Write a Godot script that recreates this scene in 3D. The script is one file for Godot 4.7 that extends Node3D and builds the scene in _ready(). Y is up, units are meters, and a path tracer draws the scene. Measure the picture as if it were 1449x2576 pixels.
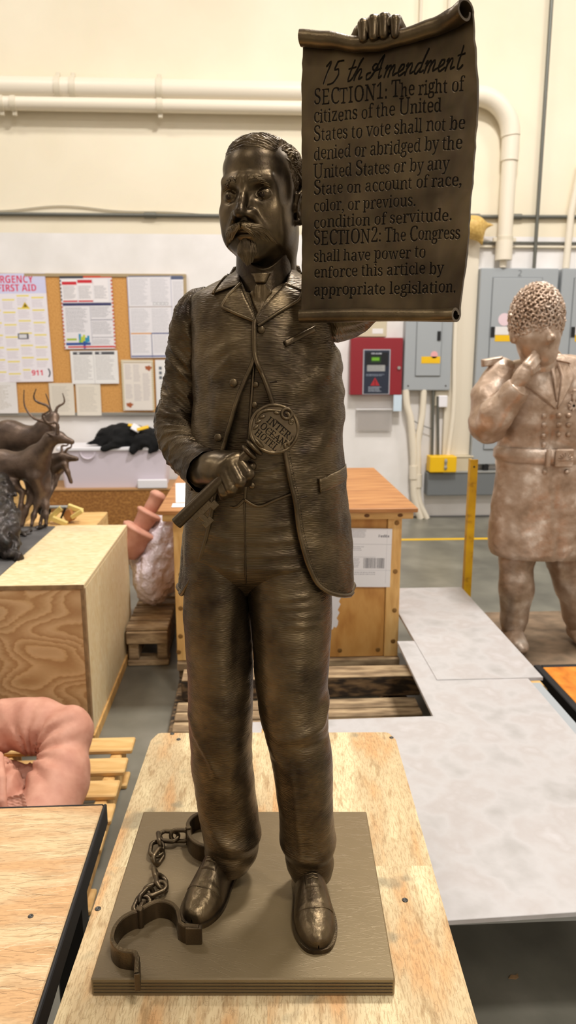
extends Node3D
# A statue foundry's storage hall: a dark bronze figure on a plywood stand in front, crates, other sculptures and a wall with pipes and electrical panels behind.

var M := {}
var taken := {}
var serif: SystemFont
var sans: SystemFont
var bold: SystemFont

func _ready() -> void:
	# ---- camera
	var cam := Camera3D.new()
	cam.name = "camera"
	cam.position = Vector3(0, 1.5, 0)
	cam.rotation_degrees = Vector3(-12.1, -2.9, 0)
	cam.near = 0.05
	cam.far = 60.0
	var lens := CameraAttributesPhysical.new()
	lens.frustum_focal_length = 25.135
	lens.frustum_focus_distance = 1.12
	lens.exposure_aperture = 6.6
	cam.attributes = lens
	cam.fov = 69.69
	add_child(cam)
	cam.current = true
	# ---- air and exposure
	var we := WorldEnvironment.new()
	we.name = "surroundings"
	var env := Environment.new()
	env.background_mode = Environment.BG_COLOR
	env.background_color = Color(0.02, 0.02, 0.02)
	env.tonemap_mode = Environment.TONE_MAPPER_LINEAR
	env.tonemap_exposure = 0.94
	env.sdfgi_enabled = true
	env.ssao_enabled = true
	env.ssil_enabled = true
	we.environment = env
	add_child(we)
	# ---- the hall's ceiling lights: place, width, depth, energy
	make_materials()
	for L in LIGHTS: ceiling_lamp(L[0], L[1], L[2], L[3], L[4])
	build_room()
	build_wall_things()
	build_stand()
	build_statue()
	build_right_side()
	build_left_side()
	build_crate_behind()
	build_soldier()
	build_antelopes()
	build_clay()

const LIGHTS := [
	[Vector3(1.30, 5.9, -3.3), 0.7, 0.5, 27.0, "square ceiling lamp behind the statue, to its right"], [Vector3(1.3, 5.9, 0.5), 0.8, 0.5, 14.0, "ceiling lamp above the camera, to the right"], [Vector3(-1.9, 5.9, 1.2), 1.2, 0.5, 3.0, "long ceiling lamp above the camera, to the left"],
	[Vector3(-2.3, 5.9, -4.3), 1.2, 0.5, 8.0, "long ceiling lamp in front of the cork board"], [Vector3(3.9, 5.9, -4.2), 1.2, 0.5, 8.0, "long ceiling lamp in front of the numbered panels"], [Vector3(-4.6, 5.9, -2.0), 1.2, 0.5, 5.0, "long ceiling lamp by the left wall"], [Vector3(2.4, 5.0, 4.2), 1.2, 0.5, 14.0, "long ceiling lamp far behind the camera"]]

func ceiling_lamp(p: Vector3, w: float, d: float, e: float, label: String) -> void:
	var t := thing("ceiling_lamp", label, "lamp", p, 0.0, "ceiling lamps of the hall")
	var b := MB.new()
	b.box(Vector3(0, 0.06, 0), Vector3(w + 0.06, 0.08, d + 0.06), 0.01)
	part("housing", b, M.steel, t)
	var g := MB.new()
	g.box(Vector3(0, 0.015, 0), Vector3(w, 0.012, d), 0.001)
	part("diffuser", g, M.lamp_glow, t)
	var l := AreaLight3D.new()
	l.name = "lamp_light"
	l.area_size = Vector2(w, d)
	l.light_energy = e
	l.light_color = Color(1.0, 0.985, 0.975)
	l.area_range = 30.0
	l.shadow_enabled = true
	l.rotation_degrees = Vector3(-90, 0, 0)
	l.position = Vector3(0, 0.0, 0)
	t.add_child(l)

func numbered(called: String) -> String:
	var k: int = taken.get(called, 0)
	taken[called] = k + 1
	return called if k == 0 else "%s_%03d" % [called, k]

func tag(o: Node3D, label: String, category: String, group := "") -> Node3D:
	o.set_meta("label", label)
	o.set_meta("category", category)
	if group != "": o.set_meta("group", group)
	return o

func thing(called: String, label: String, category: String, at := Vector3.ZERO, turn := 0.0, group := "") -> Node3D:
	var o := Node3D.new()
	o.name = numbered(called)
	o.position = at
	o.rotation.y = turn
	add_child(o)
	return tag(o, label, category, group)

func part(called: String, mb, m: Material, parent: Node3D, label := "") -> MeshInstance3D:
	var o := MeshInstance3D.new()
	o.name = called
	o.mesh = mb.mesh() if mb is MB else mb
	o.material_override = m
	if label != "": o.set_meta("label", label)
	parent.add_child(o, true)
	return o

func solo(called: String, mb: MB, m: Material, label: String, category: String, group := "") -> MeshInstance3D:
	var o := MeshInstance3D.new()
	o.name = numbered(called)
	o.mesh = mb.mesh()
	o.material_override = m
	add_child(o)
	tag(o, label, category, group)
	return o

func struct(called: String, mb: MB, m: Material) -> MeshInstance3D:
	var o := MeshInstance3D.new()
	o.name = called
	o.mesh = mb.mesh()
	o.material_override = m
	o.set_meta("kind", "structure")
	add_child(o)
	return o

func plain(c: Color, rough := 0.6, metal := 0.0) -> StandardMaterial3D:
	var m := StandardMaterial3D.new()
	m.albedo_color = c
	m.roughness = rough
	m.metallic = metal
	return m

func noise_tex(sd: int, freq: float, stops: Array, size := 512, type := FastNoiseLite.TYPE_SIMPLEX_SMOOTH, fractal := FastNoiseLite.FRACTAL_FBM, oct := 4, warp := 0.0) -> NoiseTexture2D:
	var n := FastNoiseLite.new()
	n.seed = sd; n.frequency = freq; n.noise_type = type; n.fractal_type = fractal; n.fractal_octaves = oct
	if warp > 0.0:
		n.domain_warp_enabled = true; n.domain_warp_amplitude = warp; n.domain_warp_frequency = freq * 0.6
	var t := NoiseTexture2D.new()
	t.width = size; t.height = size; t.seamless = true; t.noise = n
	if stops.size() > 0:
		var g := Gradient.new()
		g.offsets = PackedFloat32Array(stops.map(func(s): return s[0]))
		g.colors = PackedColorArray(stops.map(func(s): return s[1]))
		t.color_ramp = g
	return t

# material from noise, laid on from three sides in the object's own axes; scale per axis in repeats per metre
func grainy(tex: Texture2D, scale: Vector3, rough := 0.7, bump: Texture2D = null, depth := 0.0, world := false) -> StandardMaterial3D:
	var m := StandardMaterial3D.new()
	m.albedo_texture = tex
	m.uv1_triplanar = true
	m.uv1_world_triplanar = world
	m.uv1_triplanar_sharpness = 8.0
	m.uv1_scale = scale
	m.roughness = rough
	if bump:
		m.heightmap_enabled = true
		m.heightmap_texture = bump
		m.heightmap_scale = depth
	return m

func make_materials() -> void:
	serif = SystemFont.new(); serif.font_names = PackedStringArray(["Droid Serif"])
	sans = SystemFont.new(); sans.font_names = PackedStringArray(["Droid Sans"])
	bold = SystemFont.new(); bold.font_names = PackedStringArray(["Droid Sans"]); bold.font_weight = 700
	# bronze
	var hatch := noise_tex(3, 0.070, [], 1024, FastNoiseLite.TYPE_SIMPLEX, FastNoiseLite.FRACTAL_RIDGED, 2, 9.0)
	var fine := noise_tex(4, 0.05, [], 512)
	for k in ["bz_cloth", "bz_smooth", "bz_skin", "bz_base"]:
		var m := plain(Color.WHITE, 0.37, 0.86)
		m.vertex_color_use_as_albedo = true
		m.heightmap_enabled = true
		M[k] = m
	M.bz_cloth.heightmap_texture = hatch; M.bz_cloth.heightmap_scale = 0.06; M.bz_cloth.uv1_scale = Vector3(0.5, 3.3, 1); M.bz_cloth.roughness = 0.38
	M.bz_smooth.heightmap_texture = fine; M.bz_smooth.heightmap_scale = 0.03; M.bz_smooth.uv1_triplanar = true; M.bz_smooth.uv1_scale = Vector3(8, 8, 8)
	M.bz_skin.heightmap_texture = fine; M.bz_skin.heightmap_scale = 0.012; M.bz_skin.uv1_triplanar = true; M.bz_skin.uv1_scale = Vector3(9, 9, 9); M.bz_skin.roughness = 0.34
	var st := Print.new(1024, 1024, Color(0.5, 0.5, 0.5))
	var rng := RandomNumberGenerator.new()
	rng.seed = 8
	for k in 2600:
		var p := Vector2(rng.randf(), rng.randf()) * 1024.0
		var a := noise.get_noise_2d(p.x * 0.004, p.y * 0.004) * 5.0 + rng.randf_range(-0.35, 0.35)
		var v := rng.randf_range(0.2, 0.85)
		var len := rng.randi_range(18, 70)
		for s in len:
			var q := p + Vector2(cos(a), sin(a)) * s
			st.im.set_pixel(posmod(int(q.x), 1024), posmod(int(q.y), 1024), Color(v, v, v))
	M.bz_base.heightmap_texture = st.tex(); M.bz_base.heightmap_scale = 0.07; M.bz_base.uv1_triplanar = true; M.bz_base.uv1_scale = Vector3(2.6, 2.6, 2.6); M.bz_base.roughness = 0.42; M.bz_base.metallic = 0.35
	M.scroll = scroll_material()
	M.medal = medal_material()
	# the hall
	M.lamp_glow = plain(Color(1, 0.97, 0.9))
	M.lamp_glow.emission_enabled = true
	M.lamp_glow.emission = Color(1, 0.95, 0.86)
	M.lamp_glow.emission_energy_multiplier = 1.5
	M.steel = plain(Color(0.62, 0.62, 0.6), 0.5, 0.3)
	M.cream = grainy(noise_tex(21, 0.006, [[0.0, Color(0.915, 0.87, 0.765)], [1.0, Color(0.945, 0.905, 0.81)]]), Vector3(0.3, 0.3, 0.3), 0.85)
	M.white_wall = grainy(noise_tex(22, 0.01, [[0.0, Color(0.90, 0.885, 0.865)], [0.75, Color(0.935, 0.92, 0.905)], [1.0, Color(0.95, 0.935, 0.92)]]), Vector3(0.5, 0.5, 0.5), 0.85)
	M.pipe = plain(Color(0.91, 0.87, 0.79), 0.45)
	M.conduit = plain(Color(0.86, 0.82, 0.73), 0.5)
	M.dull_metal = plain(Color(0.42, 0.42, 0.39), 0.45, 0.5)
	M.ceiling = plain(Color(0.78, 0.76, 0.72), 0.9)
	M.floor = grainy(noise_tex(31, 0.006, [[0.0, Color(0.38, 0.37, 0.33)], [0.4, Color(0.44, 0.43, 0.385)], [0.65, Color(0.48, 0.47, 0.42)], [1.0, Color(0.54, 0.525, 0.475)]], 1024, FastNoiseLite.TYPE_SIMPLEX_SMOOTH, FastNoiseLite.FRACTAL_FBM, 6, 30.0), Vector3(0.4, 0.4, 0.4), 0.32, noise_tex(32, 0.03, [], 512), 0.02, true)
	# woods: the grain runs along the axis with the smallest scale
	M.grain = noise_tex(41, 0.012, [[0.0, Color(0.74, 0.55, 0.33)], [0.35, Color(0.85, 0.67, 0.43)], [0.55, Color(0.80, 0.61, 0.38)], [0.7, Color(0.88, 0.71, 0.47)], [1.0, Color(0.78, 0.59, 0.36)]], 1024, FastNoiseLite.TYPE_SIMPLEX_SMOOTH, FastNoiseLite.FRACTAL_FBM, 4, 20.0)
	var pale := noise_tex(42, 0.010, [[0.0, Color(0.84, 0.73, 0.54)], [0.3, Color(0.91, 0.84, 0.67)], [0.45, Color(0.85, 0.74, 0.54)], [0.6, Color(0.92, 0.86, 0.71)], [0.75, Color(0.87, 0.76, 0.57)], [1.0, Color(0.92, 0.86, 0.71)]], 1024, FastNoiseLite.TYPE_SIMPLEX_SMOOTH, FastNoiseLite.FRACTAL_FBM, 3, 24.0)
	var flame_stops := []
	for k in 9:
		flame_stops.append([k / 9.0, Color(0.88, 0.73, 0.54)])
		flame_stops.append([k / 9.0 + 0.085, Color(0.74, 0.56, 0.37)])
		flame_stops.append([k / 9.0 + 0.095, Color(0.86, 0.70, 0.50)])
	var flame := noise_tex(43, 0.0045, flame_stops, 1024, FastNoiseLite.TYPE_SIMPLEX_SMOOTH, FastNoiseLite.FRACTAL_FBM, 2, 40.0)
	var pit := noise_tex(44, 0.04, [], 512, FastNoiseLite.TYPE_SIMPLEX, FastNoiseLite.FRACTAL_FBM, 4)
	M.ply_pale_top = grainy(pale, Vector3(0.55, 1.0, 2.2), 0.6, pit, 0.01)
	M.ply_pale_side = grainy(pale, Vector3(1.0, 0.5, 3.2), 0.6, pit, 0.01)
	M.ply_flame = grainy(flame, Vector3(0.34, 0.62, 0.4), 0.6, pit, 0.01)
	M.ply_edge = grainy(noise_tex(45, 0.02, [[0.0, Color(0.50, 0.39, 0.26)], [1.0, Color(0.66, 0.53, 0.37)]]), Vector3(2, 2, 2), 0.75)
	M.ply_amber = grainy(noise_tex(46, 0.008, [[0.0, Color(0.66, 0.44, 0.20)], [0.4, Color(0.76, 0.55, 0.28)], [0.7, Color(0.80, 0.60, 0.33)], [1.0, Color(0.72, 0.50, 0.24)]], 1024, FastNoiseLite.TYPE_SIMPLEX_SMOOTH, FastNoiseLite.FRACTAL_FBM, 4, 30.0), Vector3(1.2, 0.45, 1.2), 0.55, pit, 0.01)
	M.lid_wood = grainy(noise_tex(47, 0.010, [[0.0, Color(0.58, 0.37, 0.18)], [0.5, Color(0.69, 0.47, 0.26)], [1.0, Color(0.76, 0.55, 0.33)]], 512), Vector3(0.5, 2.0, 3.0), 0.5, pit, 0.01)
	M.pine = grainy(noise_tex(48, 0.012, [[0.0, Color(0.78, 0.60, 0.34)], [0.5, Color(0.87, 0.70, 0.44)], [1.0, Color(0.92, 0.78, 0.53)]], 512), Vector3(0.7, 4.0, 4.0), 0.6, pit, 0.012)
	M.pine_long = grainy(noise_tex(49, 0.012, [[0.0, Color(0.76, 0.57, 0.31)], [0.5, Color(0.86, 0.68, 0.41)], [1.0, Color(0.91, 0.76, 0.50)]], 512), Vector3(4.0, 0.7, 4.0), 0.6, pit, 0.012)
	M.old_wood = grainy(noise_tex(50, 0.012, [[0.0, Color(0.42, 0.34, 0.24)], [0.45, Color(0.62, 0.52, 0.39)], [0.75, Color(0.74, 0.64, 0.49)], [1.0, Color(0.56, 0.46, 0.33)]], 512), Vector3(0.8, 4.0, 4.0), 0.8, pit, 0.03)
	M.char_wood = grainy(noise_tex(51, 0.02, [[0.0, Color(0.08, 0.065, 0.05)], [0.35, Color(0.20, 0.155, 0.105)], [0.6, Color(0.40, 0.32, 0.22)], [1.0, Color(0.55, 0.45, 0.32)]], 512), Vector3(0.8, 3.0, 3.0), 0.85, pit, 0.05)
	M.board_top = worn_ply(61, Color(0.80, 0.70, 0.53), false)
	M.table_top = worn_ply(71, Color(0.81, 0.665, 0.49), true)
	M.osb = grainy(noise_tex(55, 0.05, [[0.0, Color(0.46, 0.29, 0.12)], [0.4, Color(0.60, 0.40, 0.18)], [0.7, Color(0.68, 0.47, 0.23)], [1.0, Color(0.76, 0.56, 0.30)]], 512, FastNoiseLite.TYPE_CELLULAR, FastNoiseLite.FRACTAL_FBM, 2, 20.0), Vector3(1.6, 2.2, 1.6), 0.7)
	M.orange_wood = grainy(noise_tex(56, 0.02, [[0.0, Color(0.72, 0.40, 0.10)], [0.5, Color(0.83, 0.50, 0.15)], [1.0, Color(0.88, 0.58, 0.22)]], 512), Vector3(1.5, 3, 1.0), 0.45)
	M.brown_ply = grainy(noise_tex(57, 0.012, [[0.0, Color(0.38, 0.31, 0.24)], [0.5, Color(0.50, 0.42, 0.33)], [1.0, Color(0.60, 0.50, 0.40)]], 512), Vector3(1, 2, 1.4), 0.7)
	M.sheet = grainy(noise_tex(58, 0.007, [[0.0, Color(0.66, 0.645, 0.63)], [0.45, Color(0.745, 0.73, 0.72)], [0.7, Color(0.715, 0.69, 0.675)], [1.0, Color(0.78, 0.765, 0.76)]], 1024, FastNoiseLite.TYPE_SIMPLEX_SMOOTH, FastNoiseLite.FRACTAL_FBM, 5, 25.0), Vector3(0.8, 0.8, 0.8), 0.38)
	M.black = plain(Color(0.055, 0.055, 0.062), 0.55)
	M.dark_grey = grainy(noise_tex(59, 0.01, [[0.0, Color(0.31, 0.30, 0.295)], [1.0, Color(0.41, 0.40, 0.39)]]), Vector3(1, 1, 1), 0.6)
	M.panel_grey = plain(Color(0.635, 0.655, 0.665), 0.45)
	M.panel_dark = plain(Color(0.445, 0.46, 0.465), 0.5)
	M.red = plain(Color(0.545, 0.115, 0.155), 0.4)
	M.yellow = plain(Color(0.93, 0.74, 0.03), 0.45)
	M.post_yellow = grainy(noise_tex(60, 0.01, [[0.0, Color(0.62, 0.44, 0.02)], [0.25, Color(0.83, 0.63, 0.03)], [1.0, Color(0.90, 0.71, 0.05)]]), Vector3(2, 2, 2), 0.5)
	M.screw = plain(Color(0.30, 0.29, 0.27), 0.4, 0.7)
	M.white_plastic = plain(Color(0.86, 0.82, 0.855), 0.4)
	M.paper = plain(Color(0.90, 0.885, 0.87), 0.8)
	M.beige = plain(Color(0.80, 0.75, 0.64), 0.55)
	M.cloth_black = plain(Color(0.022, 0.022, 0.024), 0.95)
	M.foam = plain(Color(0.92, 0.91, 0.92), 0.8)

func scroll_material() -> StandardMaterial3D:
	var ppm := 4400.0
	var w := int(0.2245 * ppm)
	var h := int(0.376 * ppm)
	var pr := Print.new(w, h, Color(1, 1, 1))
	var ink := Color(0.10, 0.10, 0.10)
	script_title(pr, 0.0260 * ppm, (1.334 - 1.2655) * ppm, 0.0255 * ppm, 0.1800 * ppm, ink)
	var rows := [["SECTION1: The right of", 1.2407, 0.0165, 0.2085, 0.0275, 0.0], ["citizens of the United", 1.2194, 0.0165, 0.1830, 0.0270, 0.0], ["States to vote shall not be", 1.1969, 0.0163, 0.2120, 0.0275, 0.0],
		["denied or abridged by the", 1.1738, 0.0168, 0.2100, 0.0270, 0.0], ["United States or by any", 1.1504, 0.0166, 0.1960, 0.0265, 0.0], ["State on account of race,", 1.1298, 0.0168, 0.2130, 0.0255, 0.0], ["color, or previous.", 1.1085, 0.0170, 0.1560, 0.0250, 0.0],
		["condition of servitude.", 1.0880, 0.0171, 0.2040, 0.0250, 0.0], ["SECTION2: The Congress", 1.0659, 0.0172, 0.2150, 0.0265, 0.0], ["shall have power to", 1.0440, 0.0174, 0.1710, 0.0250, 0.0], ["enforce this article by", 1.0230, 0.0176, 0.1960, 0.0250, 0.0], ["appropriate legislation.", 0.9992, 0.0178, 0.2155, 0.0250, 0.0]]
	for r in rows:
		var size: float = r[4] * ppm
		var caps: float = 1.22 if r[5] == 0.0 else 1.0
		if r[5] == 0.0: size *= 0.80
		var fit: float = (r[3] - r[2]) * ppm / pr.width(r[0], serif, size, caps)
		pr.text(r[0], serif, r[2] * ppm, (1.334 - r[1]) * ppm, size, ink, fit, r[5], 0.035, 0.0, caps)
	# cut letters have sloping sides
	var soft: Image = pr.im.duplicate()
	soft.resize(w / 2, h / 2, Image.INTERPOLATE_BILINEAR)
	soft.resize(w, h, Image.INTERPOLATE_CUBIC)
	var m := plain(Color.WHITE, 0.40, 0.86)
	m.vertex_color_use_as_albedo = true
	m.texture_repeat = false
	m.albedo_texture = ImageTexture.create_from_image(lift(soft, 0.26))
	m.heightmap_enabled = true
	m.heightmap_texture = ImageTexture.create_from_image(soft)
	m.heightmap_scale = 0.16
	return m

# the heading in slanted joined handwriting: strokes per letter in ems, x right, y up
func script_title(pr: Print, x: float, y: float, em: float, room: float, c: Color) -> void:
	var glyph := {
		"1": [0.36, [[0.02, 0.80, 0.20, 1.0, 0.17, 0.5, 0.14, 0.0]]],
		"5": [0.60, [[0.52, 1.0, 0.22, 0.98], [0.22, 0.98, 0.16, 0.62, 0.36, 0.62, 0.46, 0.36, 0.32, 0.02, 0.04, -0.06]]],
		"t": [0.40, [[0.20, 0.95, 0.15, 0.4, 0.16, 0.04, 0.28, 0.02, 0.40, 0.16], [0.02, 0.58, 0.38, 0.63]]],
		"h": [0.52, [[0.0, 0.2, 0.17, 0.85, 0.22, 1.0, 0.12, 0.7, 0.10, 0.0], [0.10, 0.22, 0.24, 0.5, 0.36, 0.42, 0.34, 0.06, 0.50, 0.12]]],
		"A": [0.80, [[0.02, 0.30, -0.14, 0.22, -0.08, 0.0, 0.14, 0.12, 0.38, 0.78, 0.50, 1.02], [0.50, 1.02, 0.50, 0.5, 0.56, 0.02, 0.68, 0.10], [0.56, 0.44, 0.24, 0.36, 0.06, 0.50, 0.18, 0.66, 0.34, 0.52, 0.24, 0.36]]],
		"m": [0.66, [[0.0, 0.40, 0.07, 0.5, 0.06, 0.0], [0.06, 0.25, 0.20, 0.5, 0.28, 0.40, 0.26, 0.0], [0.26, 0.25, 0.40, 0.5, 0.48, 0.40, 0.48, 0.06, 0.64, 0.12]]],
		"e": [0.42, [[0.0, 0.12, 0.26, 0.28, 0.28, 0.46, 0.14, 0.48, 0.08, 0.2, 0.20, 0.0, 0.42, 0.14]]],
		"n": [0.50, [[0.0, 0.40, 0.07, 0.5, 0.06, 0.0], [0.06, 0.25, 0.20, 0.5, 0.30, 0.40, 0.30, 0.06, 0.48, 0.12]]],
		"d": [0.50, [[0.30, 0.46, 0.10, 0.44, 0.02, 0.16, 0.14, 0.0, 0.30, 0.24], [0.40, 1.06, 0.32, 0.5, 0.32, 0.06, 0.48, 0.12]]],
		" ": [0.34, []]}
	var words := "15 th Amendment"
	var total := 0.0
	for ch in words: total += glyph[ch][0]
	var wide := room / (total * em)
	var pen := 0.0
	for ch in words:
		for st in glyph[ch][1]:
			var pts := []
			for k in range(0, st.size(), 2): pts.append(Vector2(x + ((pen + st[k]) * wide + st[k + 1] * 0.34) * em, y - st[k + 1] * em))
			var sp := spline(pts, 14)
			for k in sp.size() - 1:
				for s in 8:
					var q: Vector2 = sp[k].lerp(sp[k + 1], s / 8.0)
					pr.rect(q.x - 2.5, q.y - 3.0, 6, 7, c)
		pen += glyph[ch][0]

# a copy of a grey picture whose blacks are raised to v
func lift(src: Image, v: float) -> Image:
	var o: Image = src.duplicate()
	o.convert(Image.FORMAT_RGBA8)
	var veil := Image.create(o.get_width(), o.get_height(), false, Image.FORMAT_RGBA8)
	veil.fill(Color(1, 1, 1, v))
	o.blend_rect(veil, Rect2i(Vector2i.ZERO, o.get_size()), Vector2i.ZERO)
	o.convert(Image.FORMAT_RGB8)
	return o

func medal_material() -> StandardMaterial3D:
	var pr := Print.new(512, 512, Color(1, 1, 1))
	var k := 0
	for r in [["INTER", Vector2(205, 128), 300.0], ["OCEAN", Vector2(128, 192), 330.0], ["HOTEL", Vector2(72, 262), 300.0]]:
		var size := 104.0
		var fit: float = r[2] / pr.width(r[0], serif, size)
		pr.text(r[0], serif, r[1].x - 38, r[1].y + 46, size, Color(0.1, 0.1, 0.1), fit, 0.0, 0.02, 0.70)
		k += 1
	for q in [[Vector2(265, 150), Vector2(430, 300)], [Vector2(190, 275), Vector2(365, 440)]]:
		for s in 200:
			var p: Vector2 = q[0].lerp(q[1], s / 199.0)
			pr.rect(p.x, p.y, 4, 4, Color(0.2, 0.2, 0.2))
	var soft: Image = pr.im.duplicate()
	soft.resize(300, 300, Image.INTERPOLATE_BILINEAR)
	soft.resize(512, 512, Image.INTERPOLATE_CUBIC)
	var m := plain(Color.WHITE, 0.40, 0.86)
	m.vertex_color_use_as_albedo = true
	m.albedo_texture = ImageTexture.create_from_image(lift(soft, 0.25))
	m.heightmap_enabled = true
	m.heightmap_texture = ImageTexture.create_from_image(soft)
	m.heightmap_scale = 0.07
	return m

# sun-bleached, scratched plywood with grey stains and ochre streaks
func worn_ply(sd: int, base: Color, cracked: bool) -> StandardMaterial3D:
	var W := 1024
	var im := Image.create(W, W, false, Image.FORMAT_RGB8)
	var n1 := FastNoiseLite.new(); n1.seed = sd; n1.frequency = 0.004; n1.fractal_octaves = 4
	var n2 := FastNoiseLite.new(); n2.seed = sd + 1; n2.frequency = 0.02; n2.fractal_octaves = 4
	for y in W:
		for x in W:
			var a := n1.get_noise_2d(x * 1.6, y * 0.35)
			var b := n2.get_noise_2d(x * 1.4, y * 0.28)
			var c := base.lerp(Color(0.80, 0.57, 0.34), clampf(a * 2.0 - 0.15, 0.0, 0.30 if cracked else 0.60))
			c = c.lerp(Color(0.93, 0.86, 0.68), clampf(-a * 1.8, 0.0, 0.35 if cracked else 0.7))
			c = c.lerp(Color(0.60, 0.47, 0.30), clampf(b * 1.7 - 0.45, 0.0, 0.22 if cracked else 0.45))
			var g := n2.get_noise_2d(x * 9.0, y * 1.1 + 900.0)
			c = c.lerp(Color(0.50, 0.37, 0.22), clampf(g * 1.3 - 0.10, 0.0, 0.16 if cracked else 0.26))
			var s := n1.get_noise_2d(x * 0.9 + 4000.0, y * 0.9)
			c = c.lerp(Color(0.52, 0.48, 0.38), clampf(s * 3.0 - 1.05, 0.0, 0.0 if cracked else 0.55))
			im.set_pixel(x, y, c)
	var rng := RandomNumberGenerator.new()
	rng.seed = 17
	for k in (1200 if cracked else 9000):
		var p := Vector2(rng.randf(), rng.randf()) * W
		var a := PI * 0.5 + rng.randf_range(-0.5, 0.5) if rng.randf() < 0.7 or cracked else rng.randf() * TAU
		var dark := rng.randf() < 0.72
		var c := Color(0.36, 0.27, 0.16) if dark else Color(0.97, 0.93, 0.80)
		var bend := rng.randf_range(-0.03, 0.03)
		if cracked:
			a = PI * 0.5 + rng.randf_range(-0.12, 0.12); bend = rng.randf_range(-0.006, 0.006)
		for s in rng.randi_range(5, 110 if cracked else 16):
			p += Vector2(cos(a), sin(a))
			a += bend
			var ix := posmod(int(p.x), W)
			var iy := posmod(int(p.y), W)
			im.set_pixel(ix, iy, im.get_pixel(ix, iy).lerp(c, 0.6 if cracked else 0.22))
	if cracked: im.rotate_90(CLOCKWISE)
	var m := grainy(ImageTexture.create_from_image(im), Vector3(1.5, 1.5, 1.5), 0.7)
	m.heightmap_enabled = true
	m.heightmap_texture = m.albedo_texture
	m.heightmap_scale = 0.05
	return m
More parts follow.
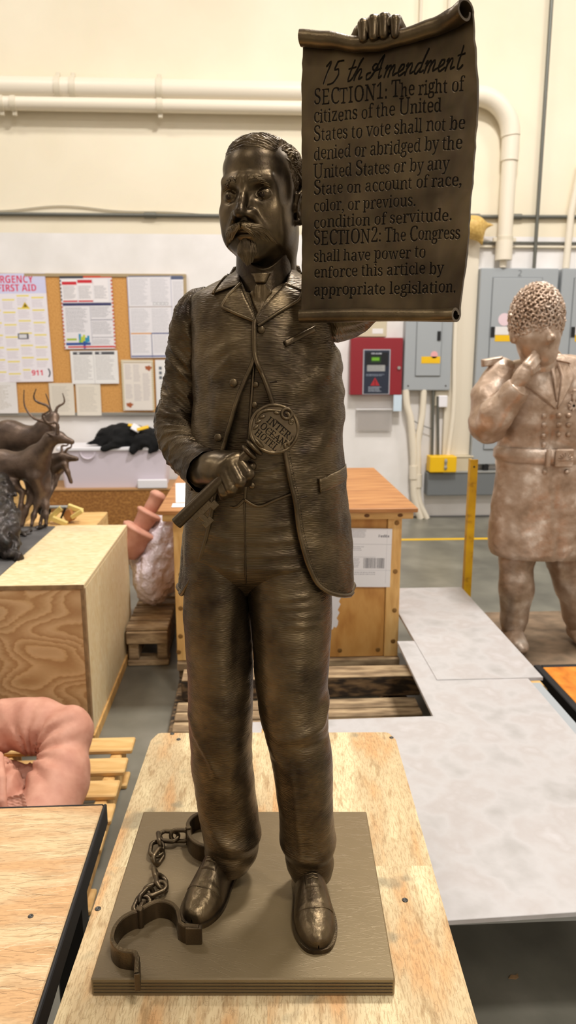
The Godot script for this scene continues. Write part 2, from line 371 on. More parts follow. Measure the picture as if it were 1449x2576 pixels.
# ---------------------------------------------------------------- mesh builder
class MB:
	var v := PackedVector3Array()
	var n := PackedVector3Array()
	var uv := PackedVector2Array()
	var col := PackedColorArray()
	var idx := PackedInt32Array()

	func quad(a: Vector3, b: Vector3, c: Vector3, d: Vector3, nn: Vector3, scale := 1.0) -> void:
		var s := v.size()
		var t := (b - a).normalized()
		var bt := nn.cross(t)
		for p in [a, b, c, d]:
			v.append(p); n.append(nn); uv.append(Vector2((p - a).dot(t), (p - a).dot(bt)) * scale)
		idx.append_array([s, s + 1, s + 2, s, s + 2, s + 3])

	func tri(a: Vector3, b: Vector3, c: Vector3, nn: Vector3) -> void:
		var s := v.size()
		for p in [a, b, c]:
			v.append(p); n.append(nn); uv.append(Vector2(p.x, p.y))
		idx.append_array([s, s + 1, s + 2])

	# a box with chamfered edges
	func box(c: Vector3, size: Vector3, bevel := 0.002, bs := Basis()) -> void:
		var h := size * 0.5
		var b := minf(bevel, minf(h.x, minf(h.y, h.z)) * 0.6)
		for ax in 3:
			for sg in [-1.0, 1.0]:
				var nn := Vector3.ZERO; nn[ax] = sg
				var u := (ax + 1) % 3
				var w := (ax + 2) % 3
				var q := []
				for k in [[-1, -1], [1, -1], [1, 1], [-1, 1]]:
					var p := Vector3.ZERO
					p[ax] = sg * h[ax]; p[u] = k[0] * (h[u] - b); p[w] = k[1] * (h[w] - b)
					q.append(c + bs * p)
				quad(q[0], q[1], q[2], q[3], bs * nn)
		if b <= 0.0:
			return
		for ax in 3:
			var u := (ax + 1) % 3
			var w := (ax + 2) % 3
			for su in [-1.0, 1.0]:
				for sw in [-1.0, 1.0]:
					var q := []
					for k in [-1.0, 1.0]:
						var p := Vector3.ZERO; p[ax] = k * (h[ax] - b); p[u] = su * h[u]; p[w] = sw * (h[w] - b)
						var r := Vector3.ZERO; r[ax] = k * (h[ax] - b); r[u] = su * (h[u] - b); r[w] = sw * h[w]
						q.append(c + bs * p); q.append(c + bs * r)
					var nn := Vector3.ZERO; nn[u] = su; nn[w] = sw
					quad(q[0], q[2], q[3], q[1], (bs * nn).normalized())
		for sx in [-1.0, 1.0]:
			for sy in [-1.0, 1.0]:
				for sz in [-1.0, 1.0]:
					var s := Vector3(sx, sy, sz)
					var p := h * s
					tri(c + bs * (p - Vector3(0, sy * b, sz * b)), c + bs * (p - Vector3(sx * b, 0, sz * b)), c + bs * (p - Vector3(sx * b, sy * b, 0)), (bs * s).normalized())

	# a grid of w x h points; wrap: first and last column coincide; out: outward test point or direction
	func grid(p: PackedVector3Array, w: int, h: int, wrap := false, away := Vector3.INF, toward := Vector3.INF, t := PackedVector2Array()) -> void:
		var s := v.size()
		var nn := PackedVector3Array(); nn.resize(w * h)
		var tally := 0.0
		var mid := Vector3.ZERO
		if away == Vector3.INF and toward == Vector3.INF:
			for q in p: mid += q
			mid /= p.size()
		elif toward == Vector3.INF:
			mid = away
		for j in h:
			for i in w:
				var il := i - 1
				var ir := i + 1
				if wrap:
					if il < 0: il = w - 2
					if ir >= w: ir = 1
				il = maxi(il, 0); ir = mini(ir, w - 1)
				var du := p[j * w + ir] - p[j * w + il]
				var dv := p[mini(j + 1, h - 1) * w + i] - p[maxi(j - 1, 0) * w + i]
				var q := du.cross(dv)
				if q.length_squared() < 1e-18:
					var j2 := clampi(j, 1, h - 2)
					var du2 := p[j2 * w + ir] - p[j2 * w + il]
					q = du2.cross(dv)
				q = q.normalized()
				nn[j * w + i] = q
				tally += q.dot(toward) if toward != Vector3.INF else q.dot((p[j * w + i] - mid).normalized())
		var flip := -1.0 if tally < 0.0 else 1.0
		for k in w * h:
			v.append(p[k]); n.append(nn[k] * flip)
		if t.size() == w * h:
			uv.append_array(t)
		else:
			for j in h:
				for i in w: uv.append(Vector2(float(i) / (w - 1), float(j) / (h - 1)))
		for j in h - 1:
			for i in w - 1:
				var a := s + j * w + i
				idx.append_array([a, a + 1, a + w + 1, a, a + w + 1, a + w])

	# surface of revolution about y; profile of Vector2(radius, y)
	func lathe(prof: Array, seg := 24, tf := Transform3D(), shut := false) -> void:
		var p := PackedVector3Array()
		for q in prof:
			for i in seg + 1:
				var a := TAU * i / seg
				p.append(tf * Vector3(q.x * cos(a), q.y, q.x * sin(a)))
		var c := tf * Vector3(0, (prof[0].y + prof[-1].y) * 0.5, 0)
		grid(p, seg + 1, prof.size(), true, c if prof[0].x + prof[-1].x < 1e9 else c)
		if shut:
			disc(tf * Vector3(0, prof[0].y, 0), -tf.basis.y, prof[0].x, seg, tf)
			disc(tf * Vector3(0, prof[-1].y, 0), tf.basis.y, prof[-1].x, seg, tf)

	func disc(c: Vector3, nn: Vector3, r: float, seg: int, tf: Transform3D) -> void:
		var s := v.size()
		v.append(c); n.append(nn.normalized()); uv.append(Vector2(0.5, 0.5))
		for i in seg + 1:
			var a := TAU * i / seg
			v.append(c + tf.basis * Vector3(r * cos(a), 0, r * sin(a))); n.append(nn.normalized()); uv.append(Vector2(0.5 + 0.5 * cos(a), 0.5 + 0.5 * sin(a)))
		for i in seg: idx.append_array([s, s + 1 + i, s + 2 + i])

	# a tube along points; r is a number or one per point; oval flattens it across
	func tube(pts: Array, r, seg := 10, closed := false, oval := 1.0, up := Vector3.UP, caps := true) -> void:
		var m := pts.size()
		var p := PackedVector3Array()
		var t := PackedVector2Array()
		var side := Vector3.ZERO
		var run := 0.0
		var rows := m + (1 if closed else 0)
		for k in rows:
			var a: Vector3 = pts[(k - 1 + m) % m] if closed else pts[maxi(k - 1, 0)]
			var b: Vector3 = pts[(k + 1) % m] if closed else pts[mini(k + 1, m - 1)]
			var d := (b - a).normalized()
			if side == Vector3.ZERO:
				side = d.cross(up)
				if side.length() < 1e-4: side = d.cross(Vector3(0.3, 0.1, 1))
			side = (side - d * side.dot(d)).normalized()
			var o := d.cross(side)
			var c: Vector3 = pts[k % m]
			var rr: float = r[k % m] if r is Array else r
			if k > 0: run += c.distance_to(pts[(k - 1) % m])
			for i in seg + 1:
				var g := TAU * i / seg
				p.append(c + (side * cos(g) + o * sin(g) * oval) * rr)
				t.append(Vector2(rr * g, run))
		# outward by centre line
		var w := seg + 1
		var s := v.size()
		grid(p, w, rows, true, Vector3.INF, Vector3.INF, t)
		for k in rows:
			for i in w:
				var c2: Vector3 = pts[k % m]
				var q := s + k * w + i
				if n[q].dot(v[q] - c2) < 0.0: n[q] = -n[q]
		if caps and not closed:
			for e in [0, rows - 1]:
				var c3: Vector3 = pts[e]
				var nn: Vector3 = (c3 - pts[1]) if e == 0 else (c3 - pts[e - 1])
				nn = nn.normalized()
				var s2 := v.size()
				v.append(c3); n.append(nn); uv.append(Vector2.ZERO)
				for i in w:
					v.append(p[e * w + i]); n.append(nn); uv.append(Vector2.ZERO)
				for i in seg: idx.append_array([s2, s2 + 1 + i, s2 + 2 + i])

	# extrude a polygon (Vector2 array) along +z of tf by depth
	func prism(poly: PackedVector2Array, depth: float, tf := Transform3D(), bevel := 0.0) -> void:
		var tr := Geometry2D.triangulate_polygon(poly)
		var inner := poly
		if bevel > 0.0:
			var off := Geometry2D.offset_polygon(poly, -bevel, Geometry2D.JOIN_MITER)
			if off.size() == 1 and off[0].size() == poly.size():
				# match starts
				var best := 0
				for k in poly.size():
					if off[0][k].distance_squared_to(poly[0]) < off[0][best].distance_squared_to(poly[0]): best = k
				inner = PackedVector2Array()
				for k in poly.size(): inner.append(off[0][(best + k) % poly.size()])
			else: bevel = 0.0
		var zb := tf.basis.z.normalized()
		for e in 2:
			var s := v.size()
			var q := inner
			for p in q:
				v.append(tf * Vector3(p.x, p.y, depth if e == 1 else 0.0)); n.append(zb * (1.0 if e == 1 else -1.0)); uv.append(p)
			for k in tr: idx.append(s + k)
		var m := poly.size()
		var cw := Geometry2D.is_polygon_clockwise(poly)
		for k in m:
			var a := poly[k]
			var b := poly[(k + 1) % m]
			var d := (b - a).normalized()
			var nn := Vector3(d.y, -d.x, 0) * (-1.0 if cw else 1.0)
			nn = (tf.basis * nn).normalized()
			quad(tf * Vector3(a.x, a.y, bevel), tf * Vector3(b.x, b.y, bevel), tf * Vector3(b.x, b.y, depth - bevel), tf * Vector3(a.x, a.y, depth - bevel), nn)
			if bevel > 0.0:
				var ia := inner[k]
				var ib := inner[(k + 1) % m]
				quad(tf * Vector3(a.x, a.y, depth - bevel), tf * Vector3(b.x, b.y, depth - bevel), tf * Vector3(ib.x, ib.y, depth), tf * Vector3(ia.x, ia.y, depth), (nn + zb).normalized())
				quad(tf * Vector3(a.x, a.y, bevel), tf * Vector3(b.x, b.y, bevel), tf * Vector3(ib.x, ib.y, 0), tf * Vector3(ia.x, ia.y, 0), (nn - zb).normalized())

	# a ball squashed by r, turned by bs
	func ball(c: Vector3, r: Vector3, seg := 16, bs := Basis()) -> void:
		var rows := seg / 2 + 1
		var p := PackedVector3Array()
		for j in rows:
			var f := PI * j / (rows - 1)
			for i in seg + 1:
				var a := TAU * i / seg
				p.append(c + bs * (Vector3(sin(f) * cos(a), cos(f), sin(f) * sin(a)) * r))
		grid(p, seg + 1, rows, true, c)

	# press everything below a resting surface flat against it
	func rest(y: float) -> MB:
		for k in v.size():
			if v[k].y < y: v[k].y = y
		return self

	func add(o: MB, tf := Transform3D()) -> void:
		var s := v.size()
		var nb := tf.basis.inverse().transposed()
		for k in o.v.size():
			v.append(tf * o.v[k]); n.append((nb * o.n[k]).normalized())
		uv.append_array(o.uv)
		if o.col.size() == o.v.size(): col.append_array(o.col)
		for k in o.idx: idx.append(s + k)

	# tones from two layers of 3-D noise: base colour to rubbed colour
	func tint(dark: Color, light: Color, fn: FastNoiseLite, f1 := 12.0, f2 := 60.0, bias := 0.0) -> MB:
		col.resize(v.size())
		for k in v.size():
			var q := v[k]
			var a := fn.get_noise_3d(q.x * f1, q.y * f1, q.z * f1) + 0.3 * fn.get_noise_3d(q.x * f2, q.y * f2, q.z * f2)
			col[k] = dark.lerp(light, clampf(0.5 + 0.6 * a + bias, 0.0, 1.0))
		return self

	func mesh() -> ArrayMesh:
		var out := PackedInt32Array()
		out.resize(idx.size())
		for k in range(0, idx.size(), 3):
			var a := idx[k]
			var b := idx[k + 1]
			var c := idx[k + 2]
			if (v[b] - v[a]).cross(v[c] - v[a]).dot(n[a] + n[b] + n[c]) > 0.0:
				out[k] = a; out[k + 1] = c; out[k + 2] = b
			else:
				out[k] = a; out[k + 1] = b; out[k + 2] = c
		var ar := []
		ar.resize(Mesh.ARRAY_MAX)
		ar[Mesh.ARRAY_VERTEX] = v; ar[Mesh.ARRAY_NORMAL] = n; ar[Mesh.ARRAY_INDEX] = out
		if uv.size() == v.size(): ar[Mesh.ARRAY_TEX_UV] = uv
		if col.size() == v.size(): ar[Mesh.ARRAY_COLOR] = col
		var m := ArrayMesh.new()
		m.add_surface_from_arrays(Mesh.PRIMITIVE_TRIANGLES, ar)
		return m


# ---------------------------------------------------------------- blended solids, meshed as surface nets
class Blob:
	var kind := PackedInt32Array()      # 0 tapered capsule, 1 ellipsoid; +2 carve
	var a := PackedVector3Array()
	var b := PackedVector3Array()
	var ra := PackedFloat32Array()
	var rb := PackedFloat32Array()
	var kk := PackedFloat32Array()
	var inv: Array[Basis] = []
	var cen := PackedVector3Array()
	var rad := PackedFloat32Array()
	var ripple: Callable
	var use_ripple := false

	func cap(p: Vector3, q: Vector3, r1: float, r2: float, k := 0.01, carve := false) -> Blob:
		kind.append(2 if carve else 0); a.append(p); b.append(q); ra.append(r1); rb.append(r2); kk.append(k); inv.append(Basis())
		cen.append((p + q) * 0.5); rad.append(p.distance_to(q) * 0.5 + maxf(r1, r2) + k)
		return self

	func egg(c: Vector3, r: Vector3, k := 0.01, carve := false, turn := Basis()) -> Blob:
		kind.append(3 if carve else 1); a.append(c); b.append(r); ra.append(minf(r.x, minf(r.y, r.z))); rb.append(0.0); kk.append(k); inv.append(turn.inverse())
		cen.append(c); rad.append(maxf(r.x, maxf(r.y, r.z)) + k)
		return self

	func both(c: Vector3, r: Vector3, k := 0.01, carve := false) -> Blob:
		egg(c, r, k, carve)
		return egg(Vector3(-c.x, c.y, c.z), r, k, carve)

	func both_cap(p: Vector3, q: Vector3, r1: float, r2: float, k := 0.01, carve := false) -> Blob:
		cap(p, q, r1, r2, k, carve)
		return cap(Vector3(-p.x, p.y, p.z), Vector3(-q.x, q.y, q.z), r1, r2, k, carve)

	func chain(pts: Array, rs: Array, k := 0.01) -> Blob:
		for i in pts.size() - 1: cap(pts[i], pts[i + 1], rs[i], rs[i + 1], k)
		return self

	func at(p: Vector3, list: PackedInt32Array) -> float:
		var d := 1e3
		for i in list:
			var t := kind[i]
			var e: float
			if t & 1 == 0:
				var ba := b[i] - a[i]
				var pa := p - a[i]
				var h := clampf(pa.dot(ba) / maxf(ba.dot(ba), 1e-9), 0.0, 1.0)
				e = (pa - ba * h).length() - lerpf(ra[i], rb[i], h)
			else:
				var q := inv[i] * (p - a[i])
				var r := b[i]
				var s := q / r
				var k0 := s.length()
				var k1 := (s / r).length()
				e = k0 * (k0 - 1.0) / k1 if k1 > 1e-9 else -ra[i]
			var k := kk[i]
			if t < 2:
				var h2 := maxf(k - absf(d - e), 0.0) / k
				d = minf(d, e) - h2 * h2 * k * 0.25
			else:
				var h3 := maxf(k - absf(-d - e), 0.0) / k
				d = maxf(d, -e) + h3 * h3 * k * 0.25
		return d

	func build(cell: float) -> MB:
		var lo := Vector3.INF
		var hi := -Vector3.INF
		for i in kind.size():
			if kind[i] < 2:
				lo = lo.min(cen[i] - Vector3.ONE * rad[i]); hi = hi.max(cen[i] + Vector3.ONE * rad[i])
		lo -= Vector3.ONE * cell * 2.0
		const B := 6
		var bs := cell * B
		var nb := Vector3i(((hi - lo) / bs).ceil()) + Vector3i.ONE
		var stride := Vector3i(1, nb.x * B + 1, (nb.x * B + 1) * (nb.y * B + 1))
		var cellv := {}
		var mb := MB.new()
		var quads := PackedInt32Array()
		var half := bs * 0.87
		var all := PackedInt32Array(range(kind.size()))
		var vals := PackedFloat32Array()
		vals.resize((B + 1) * (B + 1) * (B + 1))
		const W := B + 1
		for bz in nb.z:
			for by in nb.y:
				for bx in nb.x:
					var org := lo + Vector3(bx, by, bz) * bs
					var c := org + Vector3.ONE * bs * 0.5
					var list := PackedInt32Array()
					var solid := false
					for i in all:
						if c.distance_to(cen[i]) < rad[i] + half + 0.012:
							list.append(i)
							if kind[i] < 2: solid = true
					if not solid: continue
					var dc := at(c, list)
					if absf(dc) > half + cell * 2.0 + 0.01: continue
					var k := 0
					var neg := false
					var pos := false
					for z in W:
						for y in W:
							for x in W:
								var p := org + Vector3(x, y, z) * cell
								var e := at(p, list)
								if use_ripple: e += ripple.call(p)
								vals[k] = e
								if e < 0.0: neg = true
								else: pos = true
								k += 1
					if not (neg and pos): continue
					for z in B:
						for y in B:
							for x in B:
								var k0 := (z * W + y) * W + x
								var m := 0
								var sum := Vector3.ZERO
								var cnt := 0
								var d000 := vals[k0]
								var d100 := vals[k0 + 1]
								var d010 := vals[k0 + W]
								var d110 := vals[k0 + W + 1]
								var d001 := vals[k0 + W * W]
								var d101 := vals[k0 + W * W + 1]
								var d011 := vals[k0 + W * W + W]
								var d111 := vals[k0 + W * W + W + 1]
								if d000 < 0.0: m += 1
								if d100 < 0.0: m += 1
								if d010 < 0.0: m += 1
								if d110 < 0.0: m += 1
								if d001 < 0.0: m += 1
								if d101 < 0.0: m += 1
								if d011 < 0.0: m += 1
								if d111 < 0.0: m += 1
								if m == 0 or m == 8: continue
								if (d000 < 0.0) != (d100 < 0.0): sum += Vector3(d000 / (d000 - d100), 0, 0); cnt += 1
								if (d010 < 0.0) != (d110 < 0.0): sum += Vector3(d010 / (d010 - d110), 1, 0); cnt += 1
								if (d001 < 0.0) != (d101 < 0.0): sum += Vector3(d001 / (d001 - d101), 0, 1); cnt += 1
								if (d011 < 0.0) != (d111 < 0.0): sum += Vector3(d011 / (d011 - d111), 1, 1); cnt += 1
								if (d000 < 0.0) != (d010 < 0.0): sum += Vector3(0, d000 / (d000 - d010), 0); cnt += 1
								if (d100 < 0.0) != (d110 < 0.0): sum += Vector3(1, d100 / (d100 - d110), 0); cnt += 1
								if (d001 < 0.0) != (d011 < 0.0): sum += Vector3(0, d001 / (d001 - d011), 1); cnt += 1
								if (d101 < 0.0) != (d111 < 0.0): sum += Vector3(1, d101 / (d101 - d111), 1); cnt += 1
								if (d000 < 0.0) != (d001 < 0.0): sum += Vector3(0, 0, d000 / (d000 - d001)); cnt += 1
								if (d100 < 0.0) != (d101 < 0.0): sum += Vector3(1, 0, d100 / (d100 - d101)); cnt += 1
								if (d010 < 0.0) != (d011 < 0.0): sum += Vector3(0, 1, d010 / (d010 - d011)); cnt += 1
								if (d110 < 0.0) != (d111 < 0.0): sum += Vector3(1, 1, d110 / (d110 - d111)); cnt += 1
								var gx := bx * B + x
								var gy := by * B + y
								var gz := bz * B + z
								var key := gx + gy * stride.y + gz * stride.z
								cellv[key] = mb.v.size()
								mb.v.append(lo + (Vector3(gx, gy, gz) + sum / cnt) * cell)
								if (d000 < 0.0) != (d100 < 0.0): quads.append_array([key, stride.y, stride.z, 1 if d000 < 0.0 else 0])
								if (d000 < 0.0) != (d010 < 0.0): quads.append_array([key, stride.z, 1, 1 if d000 < 0.0 else 0])
								if (d000 < 0.0) != (d001 < 0.0): quads.append_array([key, 1, stride.y, 1 if d000 < 0.0 else 0])
		mb.n.resize(mb.v.size())
		for q in range(0, quads.size(), 4):
			var key := quads[q]
			var s1 := quads[q + 1]
			var s2 := quads[q + 2]
			if not (cellv.has(key - s1) and cellv.has(key - s2) and cellv.has(key - s1 - s2)): continue
			var i0: int = cellv[key]
			var i1: int = cellv[key - s1]
			var i2: int = cellv[key - s1 - s2]
			var i3: int = cellv[key - s2]
			var nn := (mb.v[i2] - mb.v[i0]).cross(mb.v[i3] - mb.v[i1])
			if quads[q + 3] == 0: nn = -nn
			for i in [i0, i1, i2, i3]: mb.n[i] += nn
			mb.idx.append_array([i0, i1, i2, i0, i2, i3])
		for i in mb.n.size(): mb.n[i] = mb.n[i].normalized()
		mb.uv.resize(mb.v.size())
		return mb


# ---------------------------------------------------------------- flat print: text drawn into an Image
class Print:
	var im: Image
	func _init(w: int, h: int, c: Color) -> void:
		im = Image.create(w, h, false, Image.FORMAT_RGB8)
		im.fill(c)
	func rect(x: float, y: float, w: float, h: float, c: Color) -> void:
		im.fill_rect(Rect2i(int(x), int(y), maxi(1, int(w)), maxi(1, int(h))), c)
	func fill_tri(p: Vector2, q: Vector2, r: Vector2, c: Color) -> void:
		var y0 := maxi(0, int(ceil(minf(p.y, minf(q.y, r.y)) - 0.5)))
		var y1 := mini(im.get_height() - 1, int(floor(maxf(p.y, maxf(q.y, r.y)) - 0.5)))
		for y in range(y0, y1 + 1):
			var yc := y + 0.5
			var lo := 1e9
			var hi := -1e9
			for e in [[p, q], [q, r], [r, p]]:
				var s: Vector2 = e[0]
				var t: Vector2 = e[1]
				if (s.y <= yc) != (t.y <= yc):
					var x := s.x + (yc - s.y) / (t.y - s.y) * (t.x - s.x)
					lo = minf(lo, x); hi = maxf(hi, x)
			if hi > lo:
				var xa := int(round(lo))
				var xb := maxi(xa + 1, int(round(hi)))
				im.fill_rect(Rect2i(xa, y, xb - xa, 1), c)
	# draws text with its baseline's start at (x, y); size is the em in pixels; wide stretches it; m is a 2x2 turn
	func text(s: String, font: Font, x: float, y: float, em: float, c: Color, wide := 1.0, shear := 0.0, jit := 0.0, turn := 0.0, caps := 1.0) -> void:
		var rng := RandomNumberGenerator.new()
		rng.seed = hash(s)
		var pen := 0.0
		var cs := cos(turn)
		var sn := sin(turn)
		for ch in s:
			var size := em * (caps if ch != ch.to_lower() or ch.is_valid_int() else 1.0)
			var adv := font.get_string_size(ch, HORIZONTAL_ALIGNMENT_LEFT, -1, 64).x / 64.0 * size
			if ch != " ":
				var tm := TextMesh.new()
				tm.font = font; tm.font_size = 64; tm.pixel_size = 1.0 / 64.0; tm.depth = 0.0; tm.text = ch
				tm.horizontal_alignment = HORIZONTAL_ALIGNMENT_LEFT; tm.vertical_alignment = VERTICAL_ALIGNMENT_BOTTOM; tm.curve_step = 2.0
				var ar := tm.get_mesh_arrays()
				var vs: PackedVector3Array = ar[Mesh.ARRAY_VERTEX]
				var ix: PackedInt32Array = ar[Mesh.ARRAY_INDEX]
				var desc := font.get_descent(64) / 64.0
				var jy := rng.randf_range(-1, 1) * jit * size
				var js := 1.0 + rng.randf_range(-1, 1) * jit * 1.2
				var pts := PackedVector2Array()
				for q in vs:
					var gx := (q.x * size * js + (q.y - desc) * size * shear) * wide + pen * wide
					var gy := -(q.y - desc) * size * js + jy
					pts.append(Vector2(x + gx * cs - gy * sn, y + gx * sn + gy * cs))
				for k in range(0, ix.size(), 3):
					fill_tri(pts[ix[k]], pts[ix[k + 1]], pts[ix[k + 2]], c)
			pen += adv
	func width(s: String, font: Font, size: float, caps := 1.0) -> float:
		var w := 0.0
		for ch in s: w += font.get_string_size(ch, HORIZONTAL_ALIGNMENT_LEFT, -1, 64).x / 64.0 * size * (caps if ch != ch.to_lower() or ch.is_valid_int() else 1.0)
		return w
	# rows of grey marks that stand for small print
	func lines(x: float, y: float, w: float, h: float, step: float, c: Color, sd := 1) -> void:
		var rng := RandomNumberGenerator.new()
		rng.seed = sd
		var yy := y
		while yy < y + h:
			var xx := x
			var stop := x + w * rng.randf_range(0.72, 1.0)
			while xx < stop:
				var l := rng.randf_range(0.03, 0.1) * w
				rect(xx, yy, minf(l, stop - xx), step * 0.42, c)
				xx += l + w * 0.018
			yy += step
	func tex() -> ImageTexture:
		im.generate_mipmaps()
		return ImageTexture.create_from_image(im)
# ================================================================ the bronze statue
# Built in its own frame: x right, y up from the top of its base, z towards the viewer.
const DARK := Color(0.037, 0.026, 0.017)
const GOLD := Color(0.172, 0.122, 0.064)
var statue: Node3D
var noise := FastNoiseLite.new()
var ridge := FastNoiseLite.new()

func samp(tab: Array, y: float) -> Array:
	var m := tab.size()
	if y >= tab[0][0]: return tab[0]
	if y <= tab[m - 1][0]: return tab[m - 1]
	for k in m - 1:
		if y <= tab[k][0] and y >= tab[k + 1][0]:
			var span: float = tab[k][0] - tab[k + 1][0]
			var t: float = (tab[k][0] - y) / span
			var out := [y]
			for c in range(1, tab[k].size()):
				var p1: float = tab[k][c]
				var p2: float = tab[k + 1][c]
				var m1: float = (p2 - p1)
				var m2: float = (p2 - p1)
				if k > 0: m1 = (p2 - tab[k - 1][c]) / (tab[k - 1][0] - tab[k + 1][0]) * span
				if k < m - 2: m2 = (tab[k + 2][c] - p1) / (tab[k][0] - tab[k + 2][0]) * span
				var t2 := t * t
				var t3 := t2 * t
				out.append((2 * t3 - 3 * t2 + 1) * p1 + (t3 - 2 * t2 + t) * m1 + (-2 * t3 + 3 * t2) * p2 + (t3 - t2) * m2)
			return out
	return tab[m - 1]

func fold(q: Vector2, a: Vector2, b: Vector2, w: float, h: float) -> float:
	var ba := b - a
	var t := clampf((q - a).dot(ba) / ba.length_squared(), 0.0, 1.0)
	var d := q.distance_to(a + ba * t)
	if d > w * 2.6: return 0.0
	return h * exp(-d * d / (w * w)) * (0.35 + 0.65 * sin(PI * clampf(t * 0.9 + 0.05, 0.0, 1.0)))

# ring: [y, cx, rx, zc, zf, zb, e]
func ring_pt(r: Array, a: float) -> Vector3:
	var c := cos(a)
	var s := sin(a)
	var e: float = r[6]
	return Vector3(r[1] + r[2] * signf(c) * pow(absf(c), e), r[0], r[3] + (r[4] if s > 0.0 else r[5]) * signf(s) * pow(absf(s), e))

func ring_angle(r: Array, x: float) -> float:
	var s := clampf((x - r[1]) / r[2], -1.0, 1.0)
	return acos(signf(s) * pow(absf(s), 1.0 / r[6]))

func ring_z(tab: Array, x: float, y: float) -> float:
	var r := samp(tab, y)
	return ring_pt(r, ring_angle(r, x)).z

# skin of a table of rings; span(y) -> [a0, a1]; disp(p, n, a) -> outward shift
func skin(tab: Array, y0: float, y1: float, nu: int, nv: int, span: Callable, disp: Callable, closed: bool, bottom = null) -> MB:
	var mb := MB.new()
	var p := PackedVector3Array()
	var t := PackedVector2Array()
	for j in nv:
		var f := float(j) / (nv - 1)
		for i in nu:
			var y := lerpf(y0, y1, f)
			var r := samp(tab, y)
			var sp: Array = span.call(y)
			var a: float = lerpf(sp[0], sp[1], float(i) / (nu - 1))
			if bottom != null:
				var q0 := ring_pt(samp(tab, y1), a)
				y = lerpf(y0, bottom.call(q0), f)
				r = samp(tab, y)
			var q := ring_pt(r, a)
			var o := Vector3(cos(a) / r[2], 0, sin(a) / (r[4] if sin(a) > 0.0 else r[5])).normalized()
			q += o * float(disp.call(q, o, a))
			p.append(q)
			t.append(Vector2(a * (r[2] + r[4]) * 0.5, q.y))
	mb.grid(p, nu, nv, closed, Vector3(samp(tab, (y0 + y1) * 0.5)[1], (y0 + y1) * 0.5, samp(tab, (y0 + y1) * 0.5)[3]), Vector3.INF, t)
	return mb

# pillow between two polylines laid over surf(x, y) -> z
func pad(A: Array, B: Array, surf: Callable, h: float, nu := 14, nv := 22, lift := 0.0) -> MB:
	var mb := MB.new()
	var p := PackedVector3Array()
	var t := PackedVector2Array()
	for j in nv + 2:
		var f := clampf(float(j - 1) / (nv - 1), 0.0, 1.0)
		var a := along(A, f)
		var b := along(B, f)
		for i in nu + 2:
			var g := clampf(float(i - 1) / (nu - 1), 0.0, 1.0)
			var q := a.lerp(b, g)
			var edge := i == 0 or i == nu + 1 or j == 0 or j == nv + 1
			var rim := minf(minf(g, 1.0 - g) * a.distance_to(b), minf(f, 1.0 - f) * 0.1)
			var z: float = surf.call(q.x, q.y)
			z += (-0.003 if edge else h * (0.72 + 0.28 * smoothstep(0.0, 0.003, rim) - 0.0 * rim)) + (0.0 if edge else lift)
			p.append(Vector3(q.x, q.y, z)); t.append(Vector2(q.x, q.y))
	mb.grid(p, nu + 2, nv + 2, false, Vector3.INF, Vector3(0, 0, 1), t)
	return mb

func along(l: Array, f: float) -> Vector2:
	var len := 0.0
	for k in l.size() - 1: len += l[k].distance_to(l[k + 1])
	var go := f * len
	for k in l.size() - 1:
		var d: float = l[k].distance_to(l[k + 1])
		if go <= d or k == l.size() - 2: return l[k].lerp(l[k + 1], clampf(go / maxf(d, 1e-6), 0.0, 1.0))
		go -= d
	return l[-1]

func spline(pts: Array, sub: int) -> Array:
	var out := []
	var m := pts.size()
	for k in m - 1:
		var p0 = pts[maxi(k - 1, 0)]
		var p1 = pts[k]
		var p2 = pts[k + 1]
		var p3 = pts[mini(k + 2, m - 1)]
		for s in sub:
			var t := float(s) / sub
			out.append(0.5 * ((2.0 * p1) + (p2 - p0) * t + (2.0 * p0 - 5.0 * p1 + 4.0 * p2 - p3) * t * t + (3.0 * p1 - p0 - 3.0 * p2 + p3) * t * t * t))
	out.append(pts[-1])
	return out

# a sleeve: path and radii splined, oval, shifted outward by disp(angle, run, point)
func limb(path: Array, rads: Array, sub: int, seg: int, oval: float, disp: Callable) -> MB:
	var pts := spline(path, sub)
	var rr := spline(rads, sub)
	var mb := MB.new()
	mb.tube(pts, rr, seg, false, oval, Vector3(0.1, 0.2, 1), false)
	var w := seg + 1
	var ctr := PackedVector3Array()
	for k in mb.v.size():
		var row := k / w
		var col := k % w
		var q := mb.v[k]
		ctr.append(q + mb.n[k] * float(disp.call(TAU * col / seg, mb.uv[k].y, q)))
	var fresh := MB.new()
	fresh.grid(ctr, w, pts.size(), true, Vector3.INF, Vector3.INF, mb.uv)
	for k in fresh.v.size():
		if fresh.n[k].dot(mb.n[k]) < 0.0: fresh.n[k] = -fresh.n[k]
	return fresh

func bz(called: String, mb: MB, m: Material, parent: Node3D = null, bias := 0.0, f1 := 12.0) -> MeshInstance3D:
	if called == "base_plate": mb.tint(Color(0.085, 0.060, 0.033), Color(0.27, 0.195, 0.095), noise, f1, f1 * 5.0, bias)
	else: mb.tint(DARK, GOLD, noise, f1, f1 * 5.0, bias)
	var o := MeshInstance3D.new()
	o.name = called
	o.mesh = mb.mesh()
	o.material_override = m
	if parent == null or parent == statue:
		o.position = Vector3(0.068, 0, 0)
		statue.add_child(o, true)
	else:
		parent.add_child(o, true)
	return o

